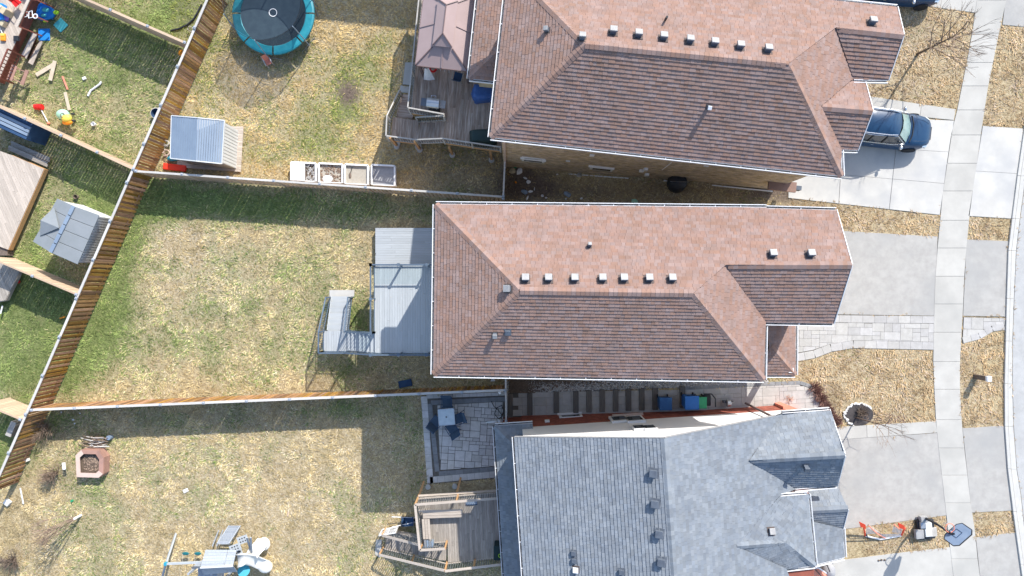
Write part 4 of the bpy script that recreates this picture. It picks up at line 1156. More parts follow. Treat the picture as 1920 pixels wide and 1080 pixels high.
for e, f, g_ in ((a1, a2, q1), (a4, a1, None), (a2, a3, None)):
    m_ = (e + f) / 2; tgt = q1 if g_ else lerp(q1, q2, .5)
    MB().beam(m_ + dz, lerp(m_, tgt, .58) + dz, .05, .03).build('roof_batten', M['brown_metal'], gzb)
for p in (a1, a2, a3, a4):
    c = (a1 + a2 + a3 + a4) / 4; s = p + (c - p) * .08
    MB().box((s.x, s.y, (h2 + ge) / 2), (.12, .12, ge - h2)).build('post', M['brown_metal_dark'], gzb)
for p, q in ((a1, a2), (a2, a3), (a3, a4), (a4, a1)): MB().beam(p - dz * 2, q - dz * 2, .07, .1).build('eave_beam', M['brown_metal_dark'], gzb)
rug = thing('outdoor_rug', 'dark teal rug with white lattice pattern under the gazebo', 'rug', V(850, 132, h2))
ra, rb_ = V(812, 127, h2), V(880, 140, h2)
MB().prism([V(812, 126, 0), V(884, 139, 0), V(892, 60, 0), V(818, 50, 0)], h2 + .01, h2 + .02).build('rug_pile', M['cover_green'], rug)
for i in range(8):
    p = V(818 + i * 8, 127 + i * 1.5, h2 + .026)
    for sgn in (-1, 1): MB().beam(p, p + Vector((.13 * sgn, .22, 0)), .025, .004).build('lattice_line', M['toy_white'], rug)
    MB().beam(p, p + Vector((0, -.16, 0)), .025, .004).build('lattice_line', M['toy_white'], rug)

# items on the upper deck
def gas_grill(loc, rz, label, sc=1.0, silver=True):
    t = thing('barbecue', label, 'barbecue', loc, rz)
    b = MB().box((0, 0, .45), (.62, .46, .7)).build('cabinet', M['black'], t, local=True, bevel=.01)
    l = MB(); n = 10
    prof = [(.27 * math.cos(math.pi * i / n), .86 + .2 * math.sin(math.pi * i / n)) for i in range(n + 1)]
    vs = [(x, y, z) for x in (-.33, .33) for y, z in prof]
    l.add(vs, [(i, i + 1, n + 2 + i, n + 1 + i) for i in range(n)] + [tuple(range(n + 1)), tuple(range(2 * n + 1, n, -1))])
    ld = l.build('lid', M['silver'] if silver else M['black'], t, local=True)
    MB().cyl((-.2, -.30, .95), (.2, -.30, .95), .016).build('handle', M['chrome'], ld)
    MB().box((-.50, 0, .84), (.32, .42, .04)).build('side_shelf', M['vent_dark'], t, local=True, bevel=.006)
    MB().box((.50, 0, .84), (.32, .42, .04)).build('side_shelf', M['vent'], t, local=True, bevel=.006)
    for x in (-.2, 0, .2): MB().cyl((x, -.25, .76), (x, -.29, .76), .025, .025, 10).build('knob', M['chrome'], t, local=True)
    MB().tube([(-.12, .27, .93), (-.12, .38, .96), (.12, .38, .96), (.12, .27, .93)], .014).build('lid_bracket', M['chrome'], t, local=True)
    for x in (-.26, .26):
        for y in (-.18, .18): MB().cyl((x - .02, y, .05), (x + .02, y, .05), .05, .05, 10).build('wheel', M['rubber'], t, local=True)
    return t
p = V(812, 193, h2 + .9)
gas_grill((p.x, p.y, h2), -.13, 'barbecue with silver lid and dark side shelves on the worn brown deck')
def lump(name, c, r, m, label, cat, sc=(1, 1, 1), seed=0, amp=.12, rz=0, group=None):
    """a draped, creased cover with its own base"""
    rr = random.Random(seed)
    t = bpy.data.objects.new(name, None)
    mb = MB(); n, mm = 20, 10
    vs = []
    for j in range(mm + 1):
        ph = (math.pi / 2) * j / mm
        for i in range(n):
            a = 2 * math.pi * i / n
            q = 1 + amp * math.sin(a * 5 + j * .3 + seed) * (j / mm) + rr.uniform(-.01, .01)
            cx, sx = math.cos(a), math.sin(a)
            e = .35
            X_ = math.copysign(abs(cx) ** e, cx); Y_ = math.copysign(abs(sx) ** e, sx)
            rad = math.sin(ph) ** .35
            vs.append(Vector((X_ * rad * q * r * sc[0] * .8, Y_ * rad * q * r * sc[1] * .8, r * sc[2] * (math.cos(ph) ** .6 if ph < 1.57 else 0))))
    fs = [(j * n + i, (j + 1) * n + i, (j + 1) * n + (i + 1) % n, j * n + (i + 1) % n) for j in range(mm) for i in range(n)]
    mb.add(vs, fs)
    o = mb.build(name, m, None, smooth=True)
    o.location = c; o.rotation_euler = (0, 0, rz)
    return tag(o, label, cat, group)
p = V(908, 172, h2 + .6); lump('covered_furniture', (p.x, p.y, h2), .8, M['tarp'], 'bright blue tarp draped over patio furniture on the worn brown deck', 'tarp', sc=(1.05, .7, 1.0), seed=2)
p = V(905, 256, h2 + .7); lump('covered_barbecue', (p.x, p.y, h2), .85, M['cover_green'], 'black cover over a barbecue at the lower corner of the worn brown deck', 'barbecue cover', sc=(1.1, .62, 1.1), seed=5, amp=.05)
def folding_chair(loc, rz, m, label, group=None, frame='rail_grey', s=1.0, cat='chair'):
    t = thing('folding_chair', label, cat, loc, rz, group); t.scale = (s, s, s)
    a = [(-.25, -.24), (.25, -.24), (.25, .24), (-.25, .24)]
    MB().prism([(-.23, -.22, .44), (.23, -.22, .44), (.23, .22, .40), (-.23, .22, .40)], (-.02,), 0).build('seat', m, t, local=True)
    MB().beam((0, .22, .40), (0, .42, .95), .46, .02, up=(0, 1, 0)).build('backrest', m, t, local=True)
    for x, y in a: MB().cyl((x, y, 0), (x * .92, y * .9, .44), .014, .014, 6).build('leg', M[frame], t, local=True)
    for x in (-.27, .27):
        MB().tube([(x, -.26, .62), (x, .30, .66)], .022, 6).build('armrest', M[frame], t, local=True)
        MB().cyl((x, -.24, .44), (x, -.24, .62), .013, .013, 6).build('arm_support', M[frame], t, local=True)
        MB().cyl((x * .9, .22, .40), (x * .9, .42, .97), .014, .014, 6).build('back_frame', M[frame], t, local=True)
    return t
p = V(859, 144, h2 + .4); folding_chair((p.x, p.y, h2), 2.9, M['navy'], 'navy cloth chair at the lower edge of the gazebo roof')
tw = thing('hanging_towel', 'pale lilac towel hanging at the lower corner of the gazebo', 'towel', V(801, 140, h2 + .9))
m_ = MB(); n = 7
for k in range(n):
    a0, a1_ = (k / n - .5), ((k + 1) / n - .5)
    for (t0, t1_) in ((0, .5), (.5, 1)):
        def P_(a, t): c = V(800, 128, h2 + 1.6); return c + Vector((a * (.18 + .4 * t) + .02 * math.sin(a * 30), -.25 * t + .03 * math.cos(a * 40), -1.0 * t))
        m_.add([P_(a0, t0), P_(a1_, t0), P_(a1_, t1_), P_(a0, t1_)], [(0, 1, 2, 3)])
o = m_.build('towel_cloth', M['cloth_white'], tw); sm = o.modifiers.new('cloth', 'SOLIDIFY'); sm.thickness = .015
pw = thing('pool_float', 'small red and blue striped inflatable beside the lilac towel', 'inflatable toy', V(810, 130, h2 + .7))
for k, mm in enumerate(('toy_red', 'toy_blue', 'toy_red')):
    MB().ring(V(812, 129, h2 + .3 + .12 * k), [(.12, -.05), (.2, -.04), (.22, .02), (.2, .06), (.12, .07)], 14).build('inflated_ring', M[mm], pw)

# lower house: dry wooden deck with stairs
h3 = 1.6
ld_ = thing('deck', 'dry grey wooden deck with new yellow posts behind the slate-roofed house', 'deck', (-3, -13, 0))
planks(ld_, [(-5.2, -11.75), (-.75, -11.45), (-.6, -15.1), (-3.6, -15.4), (-3.6, -14.2), (-5.05, -14.3)], h3, math.pi / 2 + .03, .145, M['deck_dry'], seg=2.8, seed=7)
skirt(ld_, [(-.75, -11.4), (-5.25, -11.7), (-5.1, -14.3)], h3, M['deck_pale'])
RL = dict(mr='deck_pale', mb='rail_dark', sp=.13, capw=.13, mp='new_wood', bs=.03)
railing(ld_, [(-.78, -11.46, h3), (-5.28, -11.8, h3), (-5.02, -14.28, h3), (-3.65, -14.2, h3)], h=1.0, **RL)
railing(ld_, [(-3.65, -15.42, h3), (-.5, -15.05, h3)], h=1.0, **RL)
stairs(ld_, (-3.7, -14.8), (-7.35, -14.65), 1.1, 9, h3, .1, M['deck_dry'])
railing(ld_, [(-5.0, -14.28, h3 - .5), (-7.4, -14.1, .15)], h=.9, **RL)
railing(ld_, [(-3.65, -15.42, h3), (-7.55, -15.2, .12)], h=.95, **RL)
MB().box((-4.7, -12.35, h3 + .42), (.9, .12, .05)).build('bench_slat', M['deck_pale'], ld_)
for i in range(3): MB().beam((-4.95 + i * .01, -12.4 - i * .15, h3 + .43), (-2.75, -12.32 - i * .15, h3 + .43), .13, .035).build('bench_slat', M['deck_pale'], ld_)
for i in range(3): MB().beam((-4.93 + i * .15, -12.8, h3 + .43), (-4.85 + i * .15, -13.9, h3 + .43), .13, .035).build('bench_slat', M['deck_pale'], ld_)
for x, y in ((-4.8, -12.5), (-2.85, -12.5), (-4.7, -13.8)): MB().box((x, y, h3 + .2), (.09, .3, .4)).build('bench_leg', M['deck_dry'], ld_)
for x, y in ((-5.15, -11.4), (-3.0, -11.2)):
    s_ = MB().beam((x, y + .1, .2), (x - .12, y - .4, h3 - .2), .12, .12).build('support_post', M['new_wood'], ld_)
for u, v in ((803, 912), (853, 911)):
    p = G(u, v); MB().cyl(p + Vector((0, 0, -.1)), p + Vector((0, 0, .15)), .15, .15, 14).build('concrete_footing', M['kerb'], ld_)
sheet('garden_slab', [(705, 1012), (716, 1012), (713, 1046), (703, 1040)], M['concrete'], dz=.03)
exc([(-5.2, -11.7), (-.7, -11.4), (-.6, -15.4), (-5, -15.4)])
lg = thing('lattice_gate', 'white lattice gate at the top of the dry grey deck stairs', 'gate', (-7.1, -13.75, 0))
ga, gb_ = VG(711, 1004, 1.0), VG(741, 999, 1.0)
ga.z = gb_.z = 0
for z in (.12, 1.0): MB().beam(ga + Vector((0, 0, z)), gb_ + Vector((0, 0, z)), .05, .06).build('frame_bar', M['white'], lg)
for t_ in (0, .5, 1): MB().beam(lerp(ga, gb_, t_) + Vector((0, 0, .1)), lerp(ga, gb_, t_) + Vector((0, 0, 1.02)), .05, .05).build('frame_bar', M['white'], lg)
for i in range(9):
    t_ = i / 9
    MB().beam(lerp(ga, gb_, t_) + Vector((0, -.02, .15)), lerp(ga, gb_, min(1, t_ + .28)) + Vector((0, -.02, .97)), .012, .03, up=(0, 1, 0)).build('lattice_slat', M['white'], lg)
    MB().beam(lerp(ga, gb_, t_) + Vector((0, .02, .97)), lerp(ga, gb_, min(1, t_ + .28)) + Vector((0, .02, .15)), .012, .03, up=(0, 1, 0)).build('lattice_slat', M['white'], lg)
wbar = thing('wheelbarrow', 'dark wheelbarrow with its handles pointing away from the dry grey deck', 'wheelbarrow', G(765, 972))
w0_ = G(765, 972)
def wl(x, y, z): return w0_ + Vector((x, y, z))
MB().add([wl(-.3, -.3, .5), wl(.4, -.26, .45), wl(.4, .26, .45), wl(-.3, .3, .5), wl(-.15, -.18, .22), wl(.28, -.15, .25), wl(.28, .15, .25), wl(-.15, .18, .22)], [(4, 5, 6, 7), (0, 1, 5, 4), (1, 2, 6, 5), (2, 3, 7, 6), (3, 0, 4, 7)]).build('tray', M['navy'], wbar)
for s in (-1, 1):
    MB().beam(wl(.5, .12 * s, .22), wl(-.85, .3 * s, .55), .035, .035).build('handle', M['toy_white'], wbar)
    MB().beam(wl(-.2, .22 * s, .4), wl(-.3, .24 * s, 0), .03, .03).build('leg', M['black'], wbar)
MB().cyl(wl(.55, -.05, .19), wl(.55, .05, .19), .19, .19, 16).build('wheel', M['rubber'], wbar)
p = V(935, 1037, h3 + .8)
bn = thing('deck_box', 'tall dark bin with a small green ring emblem against the lower house', 'bin', (p.x, p.y, h3))
MB().box((p.x, p.y, h3 + .4), (.5, .75, .8)).build('bin_body', M['cover_green'], bn, bevel=.03)
MB().box((p.x, p.y, h3 + .82), (.54, .79, .05)).build('bin_lid', M['cover_green'], bn, bevel=.02)
MB().ring((p.x + .08, p.y - .12, h3 + .85), [(.075, 0), (.11, .004), (.075, .004)], 14).build('emblem', M['toy_green'], bn)
p = V(884, 943, h3 + .1)
wd_ = thing('window_frame_panel', 'small blue-grey framed panel lying at the upper rail of the dry grey deck', 'panel', (p.x, p.y, h3))
MB().box((p.x, p.y, h3 + .05), (.62, .2, .04), rz=.03).build('panel_pane', M['steel_blue'], wd_)
for s in (-1, 1): MB().box((p.x, p.y + .1 * s, h3 + .07), (.66, .03, .04), rz=.03).build('frame_side', M['navy'], wd_)
gg = thing('small_grill', 'small blue-grey tabletop grill beside the bench corner of the dry deck', 'grill', V(803, 1013, h3))
gx_ = V(803, 1013, h3)
for i in range(4): MB().box((gx_.x - .1 + i * .13, gx_.y - .02 * i, h3 + .25), (.11, .42 - .04 * i, .5 - .05 * i), rz=.1).build('stacked_tile', M['steel_blue' if i % 2 else 'silver'], gg)

# ---------------------------------------------------------------- vehicles and play things
def suv(loc, rz, label):
    """nose towards local +x; length 4.9, width 1.96, height 1.75"""
    t = thing('parked_car', label, 'car', loc, rz)
    st = [(-2.45, .50, .80, .62), (-2.40, .45, .90, .86), (-2.2, .32, .95, .94), (-1.6, .30, 1.02, .97), (-.6, .28, 1.03, .98), (.5, .28, 1.02, .98), (1.05, .30, 1.0, .97), (1.5, .32, .97, .95), (1.95, .36, .91, .90), (2.25, .42, .83, .78), (2.40, .48, .74, .62), (2.45, .52, .66, .45)]
    vs = []; n = 13
    for x, zb, zt, hw in st:
        for k in range(n):
            s = -1 + 2 * k / (n - 1)
            if abs(s) > .72:      # flank
                f = (1 - abs(s)) / .28
                y = math.copysign(hw * (1 - .05 * f * f), s); z = zb + (zt - .07 - zb) * f ** .8
            else:
                f = abs(s) / .72
                y = s / .72 * hw * .93; z = zt + .045 * (1 - f ** 3) - .04 * f ** 6
            vs.append((x, y, z))
    fs = [(i * n + k, i * n + k + 1, (i + 1) * n + k + 1, (i + 1) * n + k) for i in range(len(st) - 1) for k in range(n - 1)]
    fs += [tuple(range(n)), tuple(range((len(st)) * n - 1, (len(st) - 1) * n - 1, -1))]
    m = MB().add(vs, fs); b = m.build('body', M['car_blue'], t, smooth=True, local=True)
    # glasshouse
    R0 = [(-2.15, 1.0, .84), (.95, 1.0, .84)]
    base = [(-2.25, .80), (-2.3, 0), (-2.25, -.80), (-1.2, -.90), (.3, -.90), (.95, -.80), (1.12, 0), (.95, .80), (.3, .90), (-1.2, .90)]
    topp = [(-1.95, .60), (-2.0, 0), (-1.95, -.60), (-1.2, -.69), (-.1, -.69), (.22, -.60), (.34, 0), (.22, .60), (-.1, .69), (-1.2, .69)]
    g = MB(); nb = len(base)
    g.add([(x, y, .99) for x, y in base] + [(x, y, 1.62) for x, y in topp], [(i, (i + 1) % nb, nb + (i + 1) % nb, nb + i) for i in range(nb)][::-1])
    g.build('side_glass', M['glass_dark'], t, local=True)
    ws = MB().add([(.97, -.74, 1.02), (1.13, -.25, 1.04), (1.13, .25, 1.04), (.97, .74, 1.02), (.26, .57, 1.62), (.365, .2, 1.64), (.365, -.2, 1.64), (.26, -.57, 1.62)], [(0, 1, 6, 7), (1, 2, 5, 6), (2, 3, 4, 5)])
    ws.build('windscreen', M['wind'], t, local=True)
    r = MB(); tv = [(x * 1.0, y * 1.02) for x, y in topp]
    vs = [(x, y, 1.615) for x, y in tv] + [(x * .96 - .02, y * .86, 1.675) for x, y in tv] + [(-.85, 0, 1.70)]
    r.add(vs, [(i, (i + 1) % nb, nb + (i + 1) % nb, nb + i) for i in range(nb)] + [(nb + i, nb + (i + 1) % nb, 2 * nb) for i in range(nb)])
    rf_ = r.build('roof_panel', M['car_blue'], t, smooth=True, local=True)
    MB().prism([(-1.55, -.46), (.08, -.44), (.12, 0), (.08, .44), (-1.55, .46)], 1.678, 1.706).build('sunroof', M['sunroof'], rf_, bevel=.01)
    for s in (-1, 1):
        MB().tube([(-1.95, .60 * s, 1.66), (-1.5, .66 * s, 1.73), (-.3, .66 * s, 1.73), (.12, .60 * s, 1.68)], .026, 6).build('roof_rail', M['chrome'], t, local=True)
        MB().tube([(-2.2, .86 * s, 1.02), (-1.2, .94 * s, 1.03), (.3, .94 * s, 1.03), (.9, .85 * s, 1.03), (.2, .66 * s, 1.60), (-1.2, .72 * s, 1.61), (-1.95, .64 * s, 1.58)], .018, 5).build('window_trim', M['chrome'], t, local=True)
        for x in (-1.1, -.35): MB().beam((x, .935 * s, 1.0), (x + .02, .72 * s, 1.6), .06, .02).build('door_pillar', M['black'], t, local=True)
        mi = MB().ball((.72, 1.06 * s, 1.06), .12, 10, 6, (.75, 1.1, .7)).build('mirror', M['chrome'], t, smooth=True, local=True)
        MB().add([(2.05, .60 * s, .88), (2.33, .52 * s, .79), (2.28, .76 * s, .74), (2.0, .86 * s, .82)], [(0, 1, 2, 3)]).build('headlight', M['chrome'], t, local=True)
        for x in (-1.5, 1.55):
            w = MB().cyl((x, .80 * s, .36), (x, 1.0 * s, .36), .36, .34, 20).build('wheel', M['rubber'], t, local=True)
            rm = MB().cyl((x, .99 * s, .36), (x, 1.03 * s, .36), .26, .24, 20)
            rm.build('rim', M['resin_white'], w)
        MB().box((-.7, .985 * s, .80), (.16, .02, .03)).build('door_handle', M['chrome'], t, local=True)
        MB().beam((1.1, .5 * s - .1, 1.075), (.95, .5 * s + .3, 1.07), .02, .02).build('wiper', M['black'], t, local=True)
    MB().tube([(1.16, -.72, 1.0), (1.28, -.3, 1.02), (1.28, .3, 1.02), (1.16, .72, 1.0)], .045, 6).build('cowl', M['black'], t, local=True)
    for s in (-1, 1): MB().tube([(1.35, .62 * s, 1.005), (1.9, .56 * s, .955), (2.2, .45 * s, .88)], .010, 5).build('bonnet_crease', M['car_blue'], t, local=True)
    MB().tube([(2.25, -.8, .60), (2.44, -.45, .60), (2.49, 0, .60), (2.44, .45, .60), (2.25, .8, .60)], .05, 8).build('bumper', M['silver'], t, local=True)
    MB().box((2.44, 0, .66), (.06, .7, .16)).build('grille', M['black'], t, local=True)
    MB().box((.93, .22, 1.15), (.16, .32, .008), ry=.65).build('dash_paper', M['toy_white'], t, local=True)
    return t
M['tan_lumber'] = mat('cream_lumber', (.58, .50, .38), (.50, .42, .31), rough=.8, scale=4)
M['wind'] = mat('greenish_windscreen', (.20, .30, .28), (.28, .38, .36), rough=.08, spec=.8, scale=2)
M['sunroof'] = mat('tinted_sunroof', (.008, .03, .07), rough=.12, spec=.4)
p = VG(1671, 238, 1.0)
suv((p.x - .12, p.y, gz(p.x) + .02), -.115, 'dark blue SUV with chrome roof rails on the pale concrete drive')
p = VG(1690, -34, 1.0)
suv((p.x, p.y, gz(p.x) + .02), -.09, 'dark car mostly outside the frame on the topmost drive')

# trampoline
tc = VG(512, 25, .95); tz = .92
tr = thing('trampoline', 'round trampoline with teal safety pad and black netting', 'trampoline', (tc.x, tc.y, 0))
Rt = 2.33
MB().ring((tc.x, tc.y, tz), [(0, -.03), (.7, -.028), (1.9, -.005)], 40).build('jumping_mat', M['mat_black'], tr)
MB().ring((tc.x - .02, tc.y + .06, tz + .006), [(.20, -.02), (.235, -.02), (.235, -.01), (.20, -.01)], 24).build('mat_ring', M['toy_white'], tr)
for k in range(8):
    a0, a1_ = 2 * math.pi * k / 8 + .02, 2 * math.pi * (k + 1) / 8 - .02
    m_ = MB(); n = 6; vs = []
    for i in range(n + 1):
        a = a0 + (a1_ - a0) * i / n
        for r_, z in ((1.86, .02), (1.9, .05), (2.25, .055), (2.34, .02), (2.35, -.09)): vs.append((tc.x + r_ * math.cos(a), tc.y + r_ * math.sin(a), tz + z))
    m_.add(vs, [(i * 5 + j, i * 5 + j + 1, (i + 1) * 5 + j + 1, (i + 1) * 5 + j) for i in range(n) for j in range(4)])
    m_.build('pad_section', M['teal_pad'], tr, smooth=False)
zt = 2.55
for k in range(6):
    a = math.radians(20 + 60 * k)
    c, s = math.cos(a), math.sin(a)
    MB().tube([(tc.x + 2.38 * c, tc.y + 2.38 * s, .05), (tc.x + 2.38 * c, tc.y + 2.38 * s, 1.0), (tc.x + 2.2 * c, tc.y + 2.2 * s, zt)], .028, 8).build('net_pole', M['steel_blue'], tr)
    MB().tube([(tc.x + 2.3 * math.cos(a - .25), tc.y + 2.3 * math.sin(a - .25), .03), (tc.x + 2.3 * math.cos(a + .25), tc.y + 2.3 * math.sin(a + .25), .03)], .025, 6).build('base_leg', M['silver'], tr)
nn = 36; vs = []
for r_, z in ((1.9, tz + .04), (1.98, tz + .7), (2.16, zt - .05)):
    for i in range(nn):
        a = 2 * math.pi * i / nn; rr_ = r_ * (1 - .03 * abs(math.sin(3 * (a - math.radians(20)))))
        vs.append((tc.x + rr_ * math.cos(a), tc.y + rr_ * math.sin(a), z))
MB().add(vs, [(j * nn + i, j * nn + (i + 1) % nn, (j + 1) * nn + (i + 1) % nn, (j + 1) * nn + i) for j in range(2) for i in range(nn)]).build('safety_net', M['net'], tr, smooth=True)
MB().tube([(tc.x + 2.16 * math.cos(2 * math.pi * i / nn), tc.y + 2.16 * math.sin(2 * math.pi * i / nn), zt - .05) for i in range(nn + 1)], .012, 5).build('net_hoop', M['black'], tr)
ladder = MB()
p = G(507, 120); folding_chair((p.x, p.y, 0), .5, M['coral'], 'tiny coral and white chair in the shade below the trampoline', s=.72, frame='toy_white')

# metal-roofed shed beside the diagonal fence
sh = thing('garden_shed', 'shed with ribbed blue-grey metal roof beside the diagonal fence', 'shed', VG(372, 262, 1.0))
z1, z2 = 2.0, 2.5
A_, B_, C_, D_ = V(322, 217, z1), V(421, 226, z1), V(416, 307, z1), V(320, 297, z1)
R1, R2 = V(371, 221, z2), V(367, 302, z2)
exc([A_, B_, C_, D_])
for (a, b, c, d) in ((A_, R1, R2, D_), (B_, R1, R2, C_)):
    n = 11
    for i in range(n):
        p0, p1 = lerp(a, b, i / n), lerp(a, b, (i + 1) / n - .004); q0, q1_ = lerp(d, c, i / n), lerp(d, c, (i + 1) / n - .004)
        m_ = MB(); h_ = Vector((0, 0, .035)); ea = lerp(p0, p1, .22); eb = lerp(q0, q1_, .22)
        m_.add([p0 + h_, ea + h_, ea + h_ * .3, p1 + h_ * .3, q0 + h_, eb + h_, eb + h_ * .3, q1_ + h_ * .3], [(0, 1, 5, 4), (1, 2, 6, 5), (2, 3, 7, 6)])
        m_.build('roof_panel', M['steel_blue'], sh)
for p, q in ((A_, R1), (R1, B_), (B_, C_), (C_, R2), (R2, D_), (D_, A_)): MB().beam(p, q, .05, .08).build('roof_edge', M['resin_white'], sh)
cc = (A_ + B_ + C_ + D_) / 4
ins = [p + (cc - p).normalized() * .12 for p in (A_, B_, C_, D_)]
MB().prism([(p.x, p.y) for p in ins], .1, z1 - .02).build('wall_core', M['resin_white'], sh)
for (p, q, mm) in ((ins[1], ins[2], 'resin_white'), (ins[3], ins[2], 'rail_grey')):
    n = 12
    for i in range(n):
        a, b = lerp(p, q, i / n), lerp(p, q, (i + 1) / n - .012)
        nrm = Vector(((q - p).y, -(q - p).x, 0)).normalized()
        if (a - cc).dot(nrm) < 0: nrm = -nrm
        m_ = MB(); o_ = nrm * .02
        m_.add([Vector((a.x, a.y, .1)) + o_ * .5, Vector((b.x, b.y, .1)) + o_, Vector((b.x, b.y, z1 - .05)) + o_, Vector((a.x, a.y, z1 - .05)) + o_ * .5], [(0, 1, 2, 3)])
        o = m_.build('wall_panel', M[mm], sh); q_ = o.modifiers.new('sheet', 'SOLIDIFY'); q_.thickness = .015
planks(sh, [G(332, 236).to_2d(), G(458, 238).to_2d(), G(453, 323).to_2d(), G(334, 314).to_2d()], .12, -.07, .14, M['deck_pale'], seed=9, name='floor_plank')
exc(gp([(332, 236), (458, 238), (453, 323), (334, 314)]))

def blob_thing(name, label, cat, px, size, m, z=0.0, rz=0, group=None, part='body', shape='box', bevel=.02):
    """a small single-piece thing with its real outline"""
    p = VG(px[0], px[1], z + size[2] / 2)
    mb = MB()
    if shape == 'box': mb.box((0, 0, size[2] / 2), size)
    elif shape == 'ball': mb.ball((0, 0, size[2] / 2), .5, 12, 8, size)
    elif shape == 'cyl': mb.cyl((0, 0, 0), (0, 0, size[2]), size[0] / 2, size[1] / 2, 20)
    o = bpy.data.objects.new(name, mb.mesh(name, m, smooth=(shape == 'ball')))
    COL.objects.link(o); o.location = (p.x, p.y, gz(p.x) + z); o.rotation_euler = (0, 0, rz)
    if bevel and shape == 'box':
        b = o.modifiers.new('soft_edge', 'BEVEL'); b.width = min(bevel, min(size) * .3); b.segments = 2
    return tag(o, label, cat, group)

def bucket(name, label, cat, px, r, h, m, z=0.0, inner='black', rim=None):
    p = VG(px[0], px[1], z + h)
    t = thing(name, label, cat, (p.x, p.y, gz(p.x) + z))
    MB().ring((0, 0, 0), [(0, .01), (r * .8, .01), (r, h), (r * .93, h), (r * .74, .03), (0, .03)], 18).build('body', M[m], t, local=True)
    MB().ring((0, 0, 0), [(r * .95, h - .01), (r * 1.06, h), (r * .95, h + .012)], 18).build('rim', M[rim or m], t, local=True)
    return t

# junk between the metal-roofed shed and the fence
blob_thing('kayak_shell', 'cyan plastic tub squeezed beside the metal-roofed shed', 'plastic tub', (325, 297), (.75, .35, .3), M['cyan_plastic'], shape='ball', rz=.1)
blob_thing('red_sledge', 'bright red plastic sledge lying behind the metal-roofed shed', 'sledge', (328, 314), (1.35, .38, .2), M['red_bright'], rz=-.12, bevel=.08)
def coil(label, px, r, m, n=3, z=.3, name='rope_coil', cat='rope', th=.02):
    p = VG(px[0], px[1], z); rr = random.Random(int(px[0]))
    pts = []
    for i in range(n * 10):
        a = i * .63; q = r * (1 + .35 * rr.uniform(-1, 1))
        pts.append((p.x + q * math.cos(a), p.y + q * math.sin(a), gz(p.x) + .03 + z * rr.random()))
    return tag(MB().tube(pts, th, 5).build(name, m), label, cat)
coil('tangled pale rope beside the metal-roofed shed, nearer the trampoline', (310, 268), .15, M['cap'])
coil('tangled pale rope hanging just above the red sledge', (310, 286), .17, M['pink_sill'])

# raised beds with white frames
def cold_frame(label, x0, x1, y0, y1, fill, extra=None):
    a, b, c, d = VG(x0, y0, .45), VG(x1, y0 + 2, .45), VG(x1, y1, .45), VG(x0, y1 - 2, .45)
    t = thing('raised_bed', label, 'raised bed', (a.x, a.y, 0), group='raised beds along the grey-brown fence')
    for p, q in ((a, b), (b, c), (c, d), (d, a)):
        MB().beam((p.x, p.y, .22), (q.x, q.y, .22), .05, .44).build('side_board', M['white'], t)
    for p, q in ((a, b), (b, c), (d, a)):
        MB().beam((p.x, p.y, .46), (q.x, q.y, .46), .10, .03).build('top_trim', M['white'], t)
    MB().prism([(p.x, p.y) for p in (a, b, c, d)], 0.02, .33).build('fill', fill, t)
    exc([a, b, c, d])
    if extra: extra(t, a, b, c, d)
    return t
def ex1(t, a, b, c, d):
    q = [a, lerp(a, b, .55), lerp(d, c, .55), d]
    MB().prism([(p.x + .03, p.y) for p in q], .47, .5).build('lid_panel', M['white'], t)
    heap('dried_stalks', [(p.x, p.y) for p in (lerp(a, b, .58), b, c, lerp(d, c, .58))], 90, .03, .08, M['pebble'], zf=lambda x: .35, parent=t, seed=3)
def ex2(t, a, b, c, d):
    heap('dead_leaves', [(p.x, p.y) for p in (a, b, c, d)], 160, .03, .09, M['twig'], zf=lambda x: .34, parent=t, seed=4)
    MB().ball(((a.x + c.x) / 2 - .2, c.y + .25, .36), .26, 10, 5, (1.2, .9, .25)).build('fabric_scrap', M['cloth_white'], t)
M['trowel_soil'] = mat('pale_sandy_soil', (.42, .39, .33), (.36, .33, .28), rough=1, scale=5, bump=.5)
M['grey_tarp'] = mat('grey_sheet_cover', (.27, .275, .29), (.33, .33, .34), rough=.7, scale=4, bump=.4, bscale=8)
cold_frame('white-framed raised bed half covered by a white lid, with dry stalks', 546, 592, 304, 340, M['soil'], ex1)
cold_frame('white-framed raised bed full of brown dead leaves', 598, 642, 306, 343, M['trowel_soil'], ex2)
cold_frame('white-framed raised bed of pale soil with a trowel on it', 647, 690, 308, 346, M['trowel_soil'])
cold_frame('white-framed raised bed under a plain grey sheet', 697, 740, 309, 348, M['grey_tarp'])
tv = thing('trowel', 'dark hand trowel on the pale soil of a raised bed', 'trowel', VG(658, 325, .36))
p = VG(658, 325, .36)
MB().ball((p.x - .05, p.y - .12, p.z), .13, 10, 6, (.6, 1.3, .25)).build('blade', M['bark'], tv); MB().cyl((p.x, p.y + .05, p.z + .03), (p.x + .08, p.y + .36, p.z + .05), .022).build('handle', M['black'], tv)

# ---------------------------------------------------------------- toy-filled yard
td = thing('deck', 'bleached deck with red-brown railing strewn with toys', 'deck', (-28, 14, 0))
hd0 = .75
dp = [V(-60, -40, hd0), V(62, -40, hd0), V(62, 6, hd0), V(18, 103, hd0), V(-4, 153, hd0), V(-60, 130, hd0)]
planks(td, [(p.x, p.y) for p in dp], hd0, -1.12, .145, M['deck_pale'], seed=11)
skirt(td, [dp[1], dp[2], dp[3], dp[4]], hd0, M['red_wood'], hh=.4)
exc(dp)
def beampx(u0, v0, u1, v1, z, w, h_, m, name, par): return MB().beam(V(u0, v0, z), V(u1, v1, z), w, h_).build(name, M[m], par)
beampx(56, -6, 31, 50, hd0 + .95, .16, .05, 'deck_pale', 'top_rail', td)
